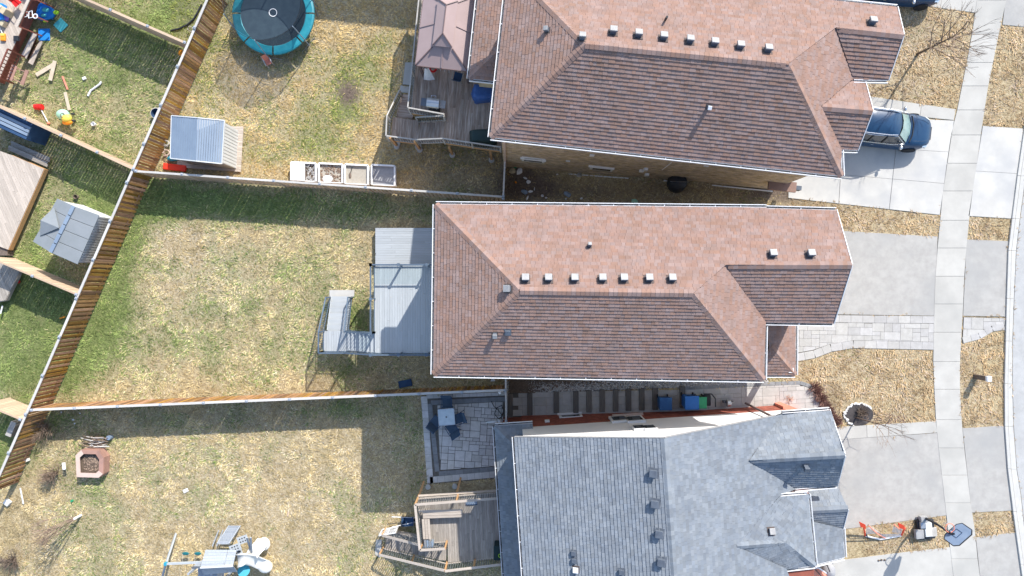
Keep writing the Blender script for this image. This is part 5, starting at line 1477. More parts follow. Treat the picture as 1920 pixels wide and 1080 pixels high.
# red slatted screen under that rail, leaning outward to the lawn
b0, b1 = V(76, -2, .15), V(62, 56, .15)
for i in range(9):
    zz_ = hd0 + .85 - i * .105
    k0, k1_ = V(60, -4, zz_), V(36, 50, zz_)
    MB().beam(k0 + Vector((i * .055, -.01 * i, 0)), k1_ + Vector((i * .055, -.02 * i, 0)), .08, .03).build('screen_slat', M['red_wood'], td)
for f in (0, .5, 1):
    k0, k1_ = V(60, -4, hd0 + .9), V(36, 50, hd0 + .9); c0 = lerp(k0, k1_, f)
    MB().beam(c0, c0 + Vector((.5, -.1, -1.0)), .07, .07).build('screen_post', M['red_wood'], td)
for i, (q, z, w) in enumerate((([(61, 60), (70, 63), (49, 110), (39, 104)], .5, 0), ([(74, 75), (80, 78), (61, 122), (52, 117)], .25, 0))):
    a, b, c, d = [V(u, v, z) for u, v in q]
    n = 2
    for k in range(n): MB().prism([lerp(a, b, k / n + .01), lerp(a, b, (k + 1) / n - .01), lerp(d, c, (k + 1) / n - .01), lerp(d, c, k / n + .01)], z - .04, z).build('step_tread', M['deck_pale'], td)
    MB().beam((a + Vector((0, 0, -z / 2))), (d + Vector((0, 0, -z / 2))), .04, z).build('riser', M['red_wood'], td)
    exc([a, b, c, d])
railing(td, [V(40, 104, hd0), V(19, 154, hd0)], h=.95, mr='red_wood', mb='red_wood', sp=.2, capw=.08, bs=.05)
railing(td, [V(19, 154, hd0), V(-30, 136, hd0)], h=.95, mr='red_wood', mb='red_wood', sp=.2, capw=.08, bs=.05)
# toys on the deck
zt0 = hd0
folding_chair(tuple(V(31, 4, zt0 + .4).xy) + (zt0,), .7, M['toy_red'], 'red folding chair with pale pink arms on the toy-strewn deck', frame='pink_sill')
blob_thing('toy_chest', 'blue toy chest at the frame edge on the toy-strewn deck', 'toy chest', (2, 24), (.5, .95, .4), M['toy_blue'], z=zt0, rz=.1, bevel=.06)
blob_thing('beanbag', 'purple cushion between the blue toy chest and the toy kitchen', 'cushion', (9, 32), (.45, .5, .35), M['toy_purple'], z=zt0, shape='ball')
tk = thing('toy_kitchen', 'white and tan toy kitchen on the toy-strewn deck', 'toy kitchen', V(16, 25, zt0))
MB().box((0, 0, .3), (.62, .36, .6), rz=-.6).build('cabinet', M['tan'], tk, local=True, bevel=.02); MB().box((-.12, .1, .63), (.36, .34, .06), rz=-.6).build('sink_top', M['toy_white'], tk, local=True, bevel=.02)
MB().ring((-.12, .1, .66), [(.06, 0), (.10, .02), (.12, .01)], 12).build('sink_basin', M['vent'], tk, local=True)
blob_thing('toy_table', 'small tan play table with orange edge near the frame edge', 'play table', (4, 43), (.42, .34, .3), M['tan'], z=zt0, rz=-.5)
ov = thing('toy_oven', 'orange and yellow toy shovel on the bleached deck', 'toy shovel', V(8, 71, zt0))
MB().box((0, 0, .08), (.28, .42, .12)).build('scoop', M['toy_orange'], ov, local=True, bevel=.04); MB().box((.02, .13, .15), (.2, .14, .04)).build('scoop_edge', M['toy_yellow'], ov, local=True, bevel=.01); MB().cyl((-.02, .2, .1), (-.25, .75, .12), .022).build('handle', M['toy_white'], ov, local=True)
tb = thing('toy_tray', 'small black toy tray with prongs on the bleached deck', 'toy tray', V(32, 73, zt0))
MB().box((0, 0, .06), (.28, .30, .1)).build('tray_body', M['black'], tb, local=True, bevel=.02)
for i in range(3): MB().box((.18, .1 - i * .1, .07), (.12, .04, .04)).build('prong', M['black'], tb, local=True)
sf = thing('toy_stand', 'white tubular toy frame on the red slatted screen', 'toy frame', V(54, 28, 1.5))
c0 = V(52, 27, 1.55)
for dx_, dy_ in ((-.13, 0), (.17, -.05)):
    MB().tube([c0 + Vector((dx_ - .1, dy_ + .2, 0)), c0 + Vector((dx_ + .1, dy_ + .24, .03)), c0 + Vector((dx_ + .12, dy_ - .12, .02)), c0 + Vector((dx_ - .12, dy_ - .16, 0)), c0 + Vector((dx_ - .1, dy_ + .2, 0))], .02, 6).build('tube_loop', M['toy_white'], sf)
MB().ring(c0 + Vector((.42, -.1, 0)), [(.09, 0), (.12, .02), (.15, 0)], 16).build('ring_loop', M['toy_white'], sf)

wt = thing('water_table', 'blue water table with lime green scoops on the shaded grass', 'water table', VG(84, 22, .4))
p = VG(84, 22, .4)
def outline(cx, cy, n, f): return [(cx + f(2 * math.pi * i / n) * math.cos(2 * math.pi * i / n), cy + f(2 * math.pi * i / n) * math.sin(2 * math.pi * i / n)) for i in range(n)]
fo = lambda a: .50 * (1 + .12 * math.cos(3 * a + .6))
MB().prism(outline(p.x, p.y, 28, fo), .28, .33).build('basin_floor', M['toy_blue'], wt)
m_ = MB(); o1 = outline(p.x, p.y, 28, fo); o2 = outline(p.x, p.y, 28, lambda a: fo(a) * .88); n = 28
m_.add([(x, y, .28) for x, y in o1] + [(x, y, .44) for x, y in o1] + [(x, y, .44) for x, y in o2] + [(x, y, .31) for x, y in o2], [(j * n + i, j * n + (i + 1) % n, (j + 1) * n + (i + 1) % n, (j + 1) * n + i) for j in range(3) for i in range(n)])
m_.build('basin_rim', M['toy_blue'], wt)
MB().ball((p.x + .02, p.y + .12, .36), .22, 12, 6, (1, .6, .4)).build('inner_tray', M['toy_teal'], wt); MB().ball((p.x - .1, p.y - .2, .36), .17, 12, 6, (1, .6, .4)).build('inner_tray', M['toy_teal'], wt)
MB().ball((p.x + .66, p.y - .05, .42), .17, 12, 6, (1.1, .75, .3)).build('scoop', M['toy_green'], wt); MB().ball((p.x + .02, p.y - .56, .4), .12, 12, 6, (1.1, .5, .3)).build('scoop', M['toy_green'], wt)
for a in (.5, 2.1, 3.7, 5.3): MB().cyl((p.x + .33 * math.cos(a), p.y + .33 * math.sin(a), 0), (p.x + .3 * math.cos(a), p.y + .3 * math.sin(a), .3), .04).build('leg', M['toy_blue'], wt)
o = blob_thing('foam_mat', 'square teal mat lying turned like a diamond on the grass', 'mat', (114, 47), (.62, .62, .05), M['toy_teal'], rz=.78); 
o = blob_thing('bin_lid', 'square blue lid on the grass beside the deck steps', 'lid', (83, 65), (.66, .70, .07), M['toy_blue'], rz=.02)
def plank_px(label, u0, v0, u1, v1, w, m, z=.06, name='wooden_plank', cat='plank', group=None, th=.05):
    m = M['tan_lumber'] if m == M['deck_pale'] else m
    a, b = G(u0, v0, z), G(u1, v1, z)
    return tag(MB().beam(a, b, w, th).build(name, m, bevel=.008), label, cat, group)
plank_px('loose plank on the grass slanting away from the red picnic table', 68, 141, 101, 121, .24, M['deck_pale'], z=.06)
plank_px('upright-lying plank crossing the end of another loose plank', 103, 114, 94, 151, .22, M['deck_pale'], z=.12)
plank_px('thin pale plank leading to the teal and yellow ride-on toy', 122, 173, 130, 207, .17, M['deck_pale'])
plank_px('coral plastic bat lying on the sunny grass', 117, 143, 127, 168, .09, M['coral'], name='plastic_bat', cat='toy bat')
blob_thing('white_block', 'small white block alone on the sunny grass', 'block', (158, 147), (.2, .16, .1), M['toy_white'], rz=.4)
ch = [G(165, 180, .05), G(170, 170, .06), G(180, 163, .06), G(187, 158, .07), G(190, 153, .07)]
tag(MB().tube(ch, .055, 8).build('gutter_pipe', M['toy_white']), 'bent white drain pipe lying on the sunny grass', 'pipe')
bucket('white_bucket', 'small white bucket on the grass near the ride-on toy', 'bucket', (174, 232), .12, .2, 'toy_white')
bucket('round_tub', 'navy round tub with pale rim against the diagonal fence', 'tub', (292, 212), .30, .35, 'navy', rim='cap', inner='navy')
pt = thing('picnic_table', 'small faded red picnic table beside the red-brown railing', 'picnic table', VG(44, 145, .4), -.35)
for y in (-.26, -.1, .06): pass
for x in (-.34, -.2): MB().box((x, 0, .46), (.13, .9, .03)).build('table_board', M['pink_wood'], pt, local=True)
for x in (.32,): MB().box((x, 0, .30), (.2, .9, .03)).build('seat_board', M['pink_wood'], pt, local=True)
MB().box((-.55, 0, .30), (.12, .9, .03)).build('seat_board', M['pink_wood'], pt, local=True)
for y in (-.33, .33):
    MB().beam((-.6, y, .27), (.42, y, .27), .05, .07).build('cross_brace', M['pink_wood'], pt, local=True)
    for x in (-.45, .2): MB().beam((x, y, 0), (-.1 if x > 0 else -.3, y, .44), .05, .06).build('leg', M['pink_wood'], pt, local=True)
sm_ = thing('toy_mallet', 'red barrel-shaped toy with a white stick on the grass', 'toy mallet', VG(74, 201, .1))
p = VG(74, 201, .1)
for i in range(3): MB().cyl(p + Vector((-.22 + i * .15, 0, .05)), p + Vector((-.09 + i * .15, 0, .05)), .17 - .01 * abs(i - 1), .17 - .01 * abs(i - 1), 14).build('barrel_band', M['toy_red'], sm_)
MB().cyl(p + Vector((.1, -.1, .04)), G(89, 228, .05), .028).build('stick', M['toy_white'], sm_); MB().ball(G(91, 231, .06), .09, 8, 6).build('stick_end', M['coral'], sm_)
rd = thing('ride_on_toy', 'mint, yellow and orange ride-on toy car on the grass', 'ride-on toy', VG(128, 221, .3))
MB().ball((-.12, .12, .26), .38, 14, 8, (1.0, .8, .6)).build('body', M['mint'], rd, local=True, smooth=True); MB().ball((.12, -.1, .30), .32, 14, 8, (.9, .75, .6)).build('seat', M['toy_yellow'], rd, local=True, smooth=True)
MB().ball((.1, -.32, .22), .22, 12, 6, (1.4, .7, .6)).build('front_bumper', M['toy_orange'], rd, local=True, smooth=True); MB().ring((.0, .02, .47), [(.08, 0), (.11, .02), (.14, 0)], 14).build('steering_wheel', M['bark'], rd, local=True)
for x, y in ((-.35, -.1), (.4, -.2), (-.1, .38), (.35, .2)): MB().cyl((x, y - .04, .1), (x, y + .04, .1), .1, .1, 12).build('wheel', M['black'], rd, local=True)
os_ = thing('toy_shovel', 'orange plastic shovel leaning by the diagonal fence', 'toy shovel', VG(339, 99, .3))
p = VG(339, 99, .3)
MB().ball(p, .17, 10, 6, (.9, 1.1, .35)).build('blade', M['toy_orange'], os_); MB().cyl(p + Vector((-.05, -.12, -.02)), VG(327, 113, .15), .022).build('handle', M['tan'], os_); MB().beam(VG(325, 111, .15), VG(329, 116, .15), .04, .04).build('grip', M['tan'], os_)
coil('small tangle of twigs by the grass edging under the pale fence', (355, 52), .12, M['rail_grey'], n=1, name='twig_tangle', cat='twigs')

# black edging around the planting bed above the toy yard
ed = [G(u, v, .05) for u, v in ((320, 57), (335, 54), (350, 47), (362, 37), (370, 24), (378, 8))]
tag(MB().tube(ed, .05, 6).build('lawn_edging', M['black']), 'curved black lawn edging above the pale fence', 'edging')

# ---------------------------------------------------------------- yard with the grey shed
nb_ = thing('storage_box', 'long low navy storage shed with ribbed pale top panels', 'shed', V(20, 228, .8))
z_ = 1.5
qa = [V(-20, 193, z_), V(61, 232, z_), V(48, 262, z_), V(-33, 225, z_)]
MB().prism([(p.x, p.y) for p in qa], .05, z_ - .05).build('box_body', M['navy'], nb_)
for i in range(5):
    a, b = lerp(qa[0], qa[3], i / 5 + .02), lerp(qa[0], qa[3], (i + 1) / 5 - .02); c, d = lerp(qa[1], qa[2], i / 5 + .02), lerp(qa[1], qa[2], (i + 1) / 5 - .02)
    MB().prism([(p.x, p.y) for p in (a, c, d, b)], z_ - .05, z_ + (.03 if i in (1, 2, 3) else -.01)).build('roof_panel', M['steel_blue' if i in (1, 2, 3) else 'navy'], nb_, bevel=.01)
exc(qa)
d4 = thing('deck', 'large bleached deck with grey steps beside the grey shed', 'deck', (-27, 5, 0))
dq = [V(-60, 262, .6), V(22, 291, .6), V(82, 317, .6), V(15, 468, .6), V(-60, 440, .6)]
planks(d4, [(p.x, p.y) for p in dq], .6, -1.16, .145, M['deck_pale'], seed=13)
skirt(d4, [dq[1], dq[2], dq[3], dq[4]], .6, M['new_wood'], hh=.3)
exc(dq)
for i, z in enumerate((.42, .22)):
    a, b = V(14 + i * 5, 279 - i * 8, z), V(87 + i * 4, 311 - i * 9, z)
    for k in range(2): MB().beam(a + Vector((.05, .15 * k, -.02)), b + Vector((.05, .15 * k, -.02)), .14, .04).build('step_tread', M['deck_dry'], d4)
exc(gp([(14, 283), (88, 315), (94, 302), (20, 268)]))
bx_ = thing('crate_stack', 'dark crate at the lower end of the large bleached deck', 'crate', V(10, 470, .3))
p = V(9, 472, .3)
for i in range(4): MB().box((p.x, p.y, .08 + i * .12), (.6, .45, .09)).build('crate_slat', M['bark'], bx_)
# the grey shed
gs = thing('garden_shed', 'grey resin shed with small peaked porch and slatted side', 'shed', VG(130, 430, 0))
ze_, zr_ = 2.0, 2.32
K = lambda u, v, z: V(u, v, z)
e1_, e2_ = K(186, 403, ze_), K(145, 496, ze_); rA, rB = K(139, 386, zr_), K(95, 474, zr_)
dv = (rA - e1_); wA = Vector((rA.x + dv.x, rA.y + dv.y, ze_)); dv2 = (rB - e2_); wB = Vector((rB.x + dv2.x, rB.y + dv2.y, ze_))
for (a, b, c, d) in ((e1_, e2_, rB, rA), (wA, wB, rB, rA)):
    n = 4
    for i in range(n):
        f0, f1_ = i / n + .004, (i + 1) / n - .004
        m_ = MB().prism([lerp(a, b, f0), lerp(a, b, f1_), lerp(d, c, f1_), lerp(d, c, f0)], (-.05,), 0)
        m_.build('roof_panel', M['shed_grey'], gs, bevel=.012)
rd_ = (rA - rB).normalized()
for f in (0, .2, .4, .6, .8):
    MB().beam(lerp(rB, rA, f + .01) + Vector((0, 0, .03)), lerp(rB, rA, f + .19) + Vector((0, 0, .03)), .2, .05).build('ridge_vent', M['steel_blue'], gs)
mid = lerp(rA, rB, .48)
po_ = lerp(wA, wB, .5); out_ = (po_ - mid); out_.z = 0; out_.normalize()
tip = K(76, 413, 2.36); bk = K(110, 427, 2.40); l_ = K(101, 389, 2.12); r_2 = K(75, 442, 2.12)
MB().prism([bk, l_, tip], (-.04,), 0).build('porch_roof', M['shed_grey'], gs); MB().prism([bk, tip, r_2], (-.04,), 0).build('porch_roof', M['shed_grey'], gs)
cs_ = (e1_ + e2_ + wA + wB) / 4
ins = [p + Vector(((cs_ - p).x * .1, (cs_ - p).y * .06, 0)) for p in (e1_, e2_, wB, wA)]
MB().prism([(p.x, p.y) for p in ins], 0, ze_ - .03).build('wall_core', M['resin_white'], gs)
for tri in ((ins[0], ins[3], rA), (ins[1], ins[2], rB)):
    a, b, c = tri; c = Vector((c.x, c.y, zr_ - .1)); s_ = (cs_ - c); s_.z = 0; c = c + s_.normalized() * .1
    MB().add([a, b, c], [(0, 1, 2)]).build('gable_panel', M['resin_white'], gs)
n = 18
for i in range(n):
    a, b = lerp(ins[0], ins[1], i / n + .006), lerp(ins[0], ins[1], (i + 1) / n - .022)
    nrm = Vector((math.cos(-.42), math.sin(-.42), 0))
    MB().add([Vector((q.x, q.y, z)) + nrm * o for z in (.03, ze_ - .05) for q, o in ((a, .004), (a, .03), (b, .03), (b, .004))], [(0, 1, 5, 4), (1, 2, 6, 5), (2, 3, 7, 6), (4, 5, 6, 7)]).build('wall_slat', M['resin_white'], gs)
exc(ins)
bucket('plant_pot', 'small brown pot above the ridge end of the grey shed', 'pot', (141, 369), .13, .18, 'bark')
# vivid green yard
d5 = thing('deck', 'grey deck corner beside the vivid green lawn', 'deck', (-29, .5, 0))
dq = [V(-60, 478, .6), V(-2, 490, .6), V(37, 507, .6), V(10, 563, .6), V(-60, 575, .6)]
planks(d5, [(p.x, p.y) for p in dq], .6, -1.16, .145, M['deck_dry'], seed=15); skirt(d5, [dq[1], dq[2], dq[3], dq[4]], .6, M['deck_dry']); exc(dq)
blob_thing('red_ball', 'small red ball on the shaded grass beside the grey deck corner', 'ball', (34, 528), (.22, .22, .22), M['toy_red'], shape='ball')
plank_px('short orange stick in the shade near the diagonal fence', 112, 597, 122, 594, .07, M['toy_orange'], name='orange_stick', cat='stick')
plank_px('white pole propped at the frame edge below the grey deck corner', 1, 588, 5, 573, .07, M['toy_white'], name='white_pole', cat='pole', z=.3)
blob_thing('compost_bin', 'small grey box against the diagonal fence below the short pale fence', 'box', (29, 802), (.34, .9, .7), M['rail_grey'], rz=-.4)

# ---------------------------------------------------------------- lower yard: patio, furniture, planter, play tower
pat = sheet('patio', [(789, 741), (946, 735), (950, 893), (930, 897), (802, 908)], M['sand_joint'], dz=-.002)
pin = [(797, 751), (946, 744), (946, 880), (925, 884), (812, 894)]
po = gp([(820, 760), (943, 753), (943, 872), (925, 874), (826, 881)]); ashlar(pat, [(p.x, p.y) for p in po], .20, -.06, M['paver_cool'], lambda x: .022, seed=8, gap=.026, sizes=((3, 2), (2, 3), (2, 2), (3, 3), (2, 1), (1, 2), (2, 2)))
for a, b in (((806, 757), (820, 884)), ((948, 748), (808, 755)), ((823, 888), (930, 879))): rowstones(pat, G(*a), G(*b), .26, .5, M['paver_dark'], dz=.022)
rowstones(pat, G(795, 743), G(807, 906), .36, .42, M['paver_cool'], dz=.022); rowstones(pat, G(806, 900), G(932, 889), .36, .42, M['paver_cool'], dz=.022)
rowstones(pat, G(800, 744), G(948, 738), .2, .42, M['paver_cool'], dz=.022)
gt = thing('glass_table', 'square frosted glass table in the middle of four navy sling chairs', 'table', VG(837, 782, .72))
c = VG(837, 782, .72)
MB().box((0, 0, 0.0), (.92, .92, .012), rz=.08).build('table_top', M['table_glass'], gt, local=True)
for s in (-1, 1):
    MB().box((rot2((0, .46 * s), .08)[0], rot2((0, .46 * s), .08)[1], -.005), (.97, .035, .03), rz=.08).build('frame_side', M['silver'], gt, local=True); MB().box((rot2((.46 * s, 0), .08)[0], rot2((.46 * s, 0), .08)[1], -.005), (.035, .97, .03), rz=.08).build('frame_side', M['silver'], gt, local=True)
    for t_ in (-1, 1): MB().cyl((.42 * s, .42 * t_, -.69), (.42 * s, .42 * t_, -.01), .02).build('leg', M['silver'], gt, local=True)
MB().ring((0, 0, .008), [(.02, 0), (.045, .006), (.05, 0)], 14).build('parasol_hole', M['black'], gt, local=True)
def sling_chair(u, v, rz, label):
    p = VG(u, v, .4)
    t = thing('patio_chair', label, 'chair', (p.x, p.y, gz(p.x) + .02), rz, 'navy sling chairs round the glass table')
    MB().prism([(-.27, -.30, .44), (.27, -.30, .44), (.27, .22, .37), (-.27, .22, .37)], (-.015,), 0).build('seat', M['navy_sling'], t, local=True)
    MB().beam((0, .22, .37), (0, .47, .95), .54, .015, up=(0, 1, 0)).build('backrest', M['navy_sling'], t, local=True)
    for s in (-1, 1):
        MB().tube([(.3 * s, -.28, .02), (.3 * s, -.30, .60), (.31 * s, .05, .64), (.3 * s, .32, .62)], .017, 6).build('armrest', M['navy'], t, local=True)
        MB().tube([(.3 * s, .42, .02), (.29 * s, .22, .38), (.28 * s, .49, .99)], .017, 6).build('back_frame', M['navy'], t, local=True)
    MB().cyl((-.28, .49, .98), (.28, .49, .98), .017).build('top_bar', M['navy'], t, local=True)
    return t
sling_chair(838, 755, .05, 'navy sling chair between the glass table and the fence')
sling_chair(818, 791, 2.45, 'navy sling chair standing on the dark border course of the patio')
sling_chair(859, 785, -1.25, 'navy sling chair on the house side of the glass table')
sling_chair(848, 803, -2.55, 'navy sling chair turned diagonally away from the fence, below the glass table')
um = thing('folded_parasol', 'folded pale parasol lying on the patio by the lower house', 'parasol', G(927, 790))
p = VG(925, 790, .7)
vs = []
MB().cyl(p + Vector((-.42, -.06, 0)), p + Vector((.25, .04, .15)), .03, .13, 10).cyl(p + Vector((.25, .04, .15)), p + Vector((.48, .08, .12)), .13, .07, 10).build('canopy', M['resin_white'], um, smooth=True)
MB().cyl(p + Vector((.3, .04, .1)), p + Vector((.75, .12, -.1)), .02).build('pole', M['silver'], um); MB().cyl(G(938, 792), G(938, 792, .12), .24, .2, 14).build('base', M['silver'], um)
def hose(label, pts, m, th=.018, name='garden_hose', cat='hose'):
    return tag(MB().tube([G(u, v, .05) for u, v in pts], th, 5).build(name, m), label, cat)
hose('black hose looping over the patio stones beside the fence corner', [(921, 752), (926, 762), (935, 770), (942, 780), (935, 786), (927, 776), (931, 765), (941, 760), (944, 770), (938, 790)], M['black'])
wt_ = thing('wall_lamp', 'small white lamp on the fence corner beside the patio', 'lamp', VG(936, 737, 1.5))
MB().ball(VG(937, 736, 1.75), .09, 10, 6).build('lamp_globe', M['toy_white'], wt_); MB().box(VG(937, 736, 1.62), (.1, .1, .12)).build('lamp_base', M['silver'], wt_)
blob_thing('garden_cushion', 'dark navy cushion dropped on the grass by the fence', 'cushion', (760, 719), (.78, .4, .14), M['navy'], rz=.2)
sl = thing('downspout_guard', 'small white triangular guard under the eave by the fence', 'guard', G(924, 710))
MB().prism([G(920, 714), G(929, 713), G(924, 703)], .2, .3).build('guard_plate', M['toy_white'], sl)

# octagonal planter
plc = VG(168, 868, .5)
pl = thing('garden_planter', 'faded pink wooden planter with dark soil inside', 'planter', (plc.x, plc.y, 0))
oc = [(-.78, -.62), (-.78, .34), (-.42, .78), (.30, .78), (.78, .30), (.72, -.55), (.42, -.86), (-.30, -.86)]
oc = [(-.72, -.80), (-.78, .45), (-.45, .76), (.55, .74), (.84, .30), (.80, -.62), (.55, -.84)]
n = len(oc)
for i in range(n):
    a, b = oc[i], oc[(i + 1) % n]
    for z, hh in ((.13, .24), (.39, .24)): MB().beam((plc.x + a[0], plc.y + a[1], z), (plc.x + b[0], plc.y + b[1], z), .05, hh).build('side_board', M['pink_wood'], pl)
    q = [a, b, (b[0] * .70, b[1] * .70), (a[0] * .70, a[1] * .70)]
    MB().prism([(plc.x + x, plc.y + y) for x, y in q], .51, .55).build('rim_board', M['pink_wood'] if i in (2, 3, 4) else M['pink_sill'], pl)
MB().prism([(plc.x + x * .95, plc.y + y * .95) for x, y in oc], 0, .3).build('soil', M['soil'], pl)
exc([(plc.x + x, plc.y + y) for x, y in oc])
heap('dried_leaves', [(plc.x + x * .62, plc.y + y * .62) for x, y in oc], 150, .03, .08, M['twig'], zf=lambda x: .31, parent=pl, seed=5)

# bare shrubs and trees
def grow(mb, p, d, L, r, depth, rr, spread=.5, droop=0.0, kids=(2, 3), n=5, curve=.18):
    seg = 3
    for i in range(seg):
        nd = (d + Vector((rr.uniform(-1, 1), rr.uniform(-1, 1), rr.uniform(-.6, .6) - droop)) * curve).normalized()
        q = p + nd * (L / seg); r2 = r * (1 - .14 * (i + 1) / seg * 2)
        mb.cyl(p, q, r * (1 - .28 * i / seg), r * (1 - .28 * (i + 1) / seg), n, caps=False)
        if depth > 0 and i > 0 and rr.random() < .75:
            sd_ = (nd + Vector((rr.uniform(-1, 1), rr.uniform(-1, 1), rr.uniform(-.3, .8))) * spread * 1.3).normalized()
            grow(mb, q, sd_, L * rr.uniform(.45, .7), r * .5, depth - 1, rr, spread, droop, kids, max(3, n - 1), curve)
        p, d = q, nd
    if depth > 0:
        for _ in range(rr.randint(*kids)):
            nd = (d + Vector((rr.uniform(-1, 1), rr.uniform(-1, 1), rr.uniform(-.3, .7))) * spread).normalized()
            grow(mb, p, nd, L * rr.uniform(.6, .85), r * .62, depth - 1, rr, spread, droop, kids, max(3, n - 1), curve)

def bare_tree(label, base, top_px, hgt, trunk_frac=.45, r=.055, seed=1, depth=4, spread=.55, name='bare_tree', group=None, branches=6, bl=.5):
    rr = random.Random(seed)
    b = G(*base)
    tp = V(top_px[0], top_px[1], b.z + hgt)
    t = thing(name, label, 'tree', b, group=group)
    k = lerp(b, tp, trunk_frac)
    MB().cyl(b - Vector((0, 0, .05)), k, r * 1.15, r * .8, 8).cyl(k, tp, r * .8, r * .3, 7).build('trunk', M['bark'], t)
    cr = MB()
    for i in range(branches):
        f = trunk_frac * .8 + (1 - trunk_frac * .8) * i / branches
        p = lerp(b, tp, f)
        a = i * 2.4 + rr.uniform(-.3, .3)
        d = Vector((math.cos(a), math.sin(a), 1.1)).normalized()
        grow(cr, p, d, hgt * bl * (1.1 - f * .7), r * .42, depth - 1, rr, spread, 0, (1, 2))
    grow(cr, tp, (tp - b).normalized(), hgt * .14, r * .3, 2, rr, spread)
    cr.build('crown', M['twig'], t)
    return t
bare_tree('slender bare tree on the front lawn beside the dark blue SUV', (1721, 101), (1800, 62), 4.2, trunk_frac=.3, r=.066, seed=4, branches=13, bl=.34, spread=.4)
bare_tree('small bare tree rising from the stone-ringed bed beside the walk', (1604, 783), (1672, 802), 2.9, trunk_frac=.4, r=.04, seed=6, branches=8, bl=.36, spread=.6)
def shrub(label, px, h, r, seed, n=16, m='twig', name='bare_shrub', group=None, cat='shrub', lean=(0, 0), rad=.013, depth=2):
    rr = random.Random(seed); b = G(*px)
    t = thing(name, label, cat, b, group=group)
    mb = MB()
    for i in range(n):
        a = rr.uniform(0, 6.28); q = rr.random() ** .6
        d = Vector((math.cos(a) * q * r + lean[0], math.sin(a) * q * r + lean[1], h * rr.uniform(.5, 1))).normalized()
        grow(mb, b + Vector((rr.uniform(-.06, .06), rr.uniform(-.06, .06), 0)), d, h * .5, rad * 1.6, depth, rr, .45, .05, (1, 2), 4, .22)
    mb.build('branches', M[m], t)
    return t
shrub('bare shrub with a white tag beside the diagonal fence, level with the planter', (107, 886), .9, .7, 11, n=40)
shrub('wide bare shrub in the dark soil patch low in the yard corner', (27, 1048), .8, .9, 12, n=44, m='bark')
shrub('bare shrub in the shade where the two fences meet', (88, 800), 1.1, 1.0, 13, n=36)
shrub('dry ornamental grass clump against the orange porch wall', (1478, 748), .6, 1.0, 14, n=26, m='pink_sill', name='dry_grass_clump', cat='grass clump', rad=.006, depth=0)
sp_ = thing('sapling', 'thin sapling with white trunk guard in the middle of the dry lower yard', 'sapling', G(152, 966))
b = G(152, 966); MB().cyl(b, b + Vector((0, 0, .55)), .07, .07, 10).build('trunk_guard', M['toy_white'], sp_); mb = MB(); rr = random.Random(3)
for i in range(7): grow(mb, b + Vector((0, 0, .4)), Vector((rr.uniform(-1.4, .4), rr.uniform(-.9, .5), 1)).normalized(), 1.0, .028, 2, rr, .4)
mb.build('crown', M['twig'], sp_)
for (u0, v0, u1, v1, lab) in ((97, 862, 118, 886, 'a'),): pass
blob_thing('plant_tag', 'small white tag board on the bare shrub near the planter', 'tag', (120, 874), (.16, .4, .1), M['toy_white'], z=.35, rz=.1)
blob_thing('stone_block', 'white stone block at the foot of the diagonal fence', 'stone', (49, 862), (.32, .26, .2), M['stone_white'], rz=.4)
blob_thing('stone_block', 'pale stone at the fence foot, lowest before the frame edge', 'stone', (14, 942), (.3, .34, .2), M['stone_white'], rz=.9)
tp = thing('brush_pile', 'tangled pile of cut branches just above the planter', 'brush pile', G(182, 826))
rr = random.Random(9); c = G(182, 826)
for i in range(46):
    a = rr.gauss(.15, .5); l = rr.uniform(.5, 1.1); o = c + Vector((rr.uniform(-.45, .45), rr.uniform(-.28, .28), rr.uniform(.03, .3)))
    d = Vector((math.cos(a), math.sin(a), rr.uniform(-.15, .15))) * l / 2; k = Vector((rr.uniform(-.1, .1), rr.uniform(-.1, .1), rr.uniform(0, .08)))
    MB().tube([o - d, o + k, o + d], rr.uniform(.014, .028), 5).build('branch', M['twig'] if i % 3 else M['cap'], tp)
blob_thing('blue_pail', 'light blue pail at the end of the brush pile', 'pail', (206, 820), (.26, .26, .28), M['steel_blue'], shape='cyl')
for i, (u, v, s, lab) in enumerate(((137, 787, .12, 'small white scrap in the shaded corner nearest the long fence rail'), (140, 794, .1, 'tiny white scrap just below another in the shaded yard corner'), (115, 773, .09, 'tiny white scrap close under the fence rail in the shaded corner'), (150, 775, .09, 'pale scrap lying farthest along the shaded fence foot'), (348, 920, .3, 'crumpled pale paper on the open dry grass'), (540, 963, .32, 'small pinkish stick on the open dry grass'))):
    blob_thing('paper_scrap', lab, 'scrap', (u, v), (s, s * .7 if i != 5 else .06, .05), M['cloth_white'] if i < 5 else M['pink_sill'], rz=i * .9)
blob_thing('sprinkler_head', 'tiny dark green sprinkler head in the dry lower yard', 'sprinkler', (135, 939), (.14, .14, .1), M['bin_green'], shape='cyl')
plank_px('pale narrow stick pointing up the slope near the diagonal fence', 38, 915, 44, 945, .06, M['toy_white'], name='garden_stake', cat='stake', th=.04)

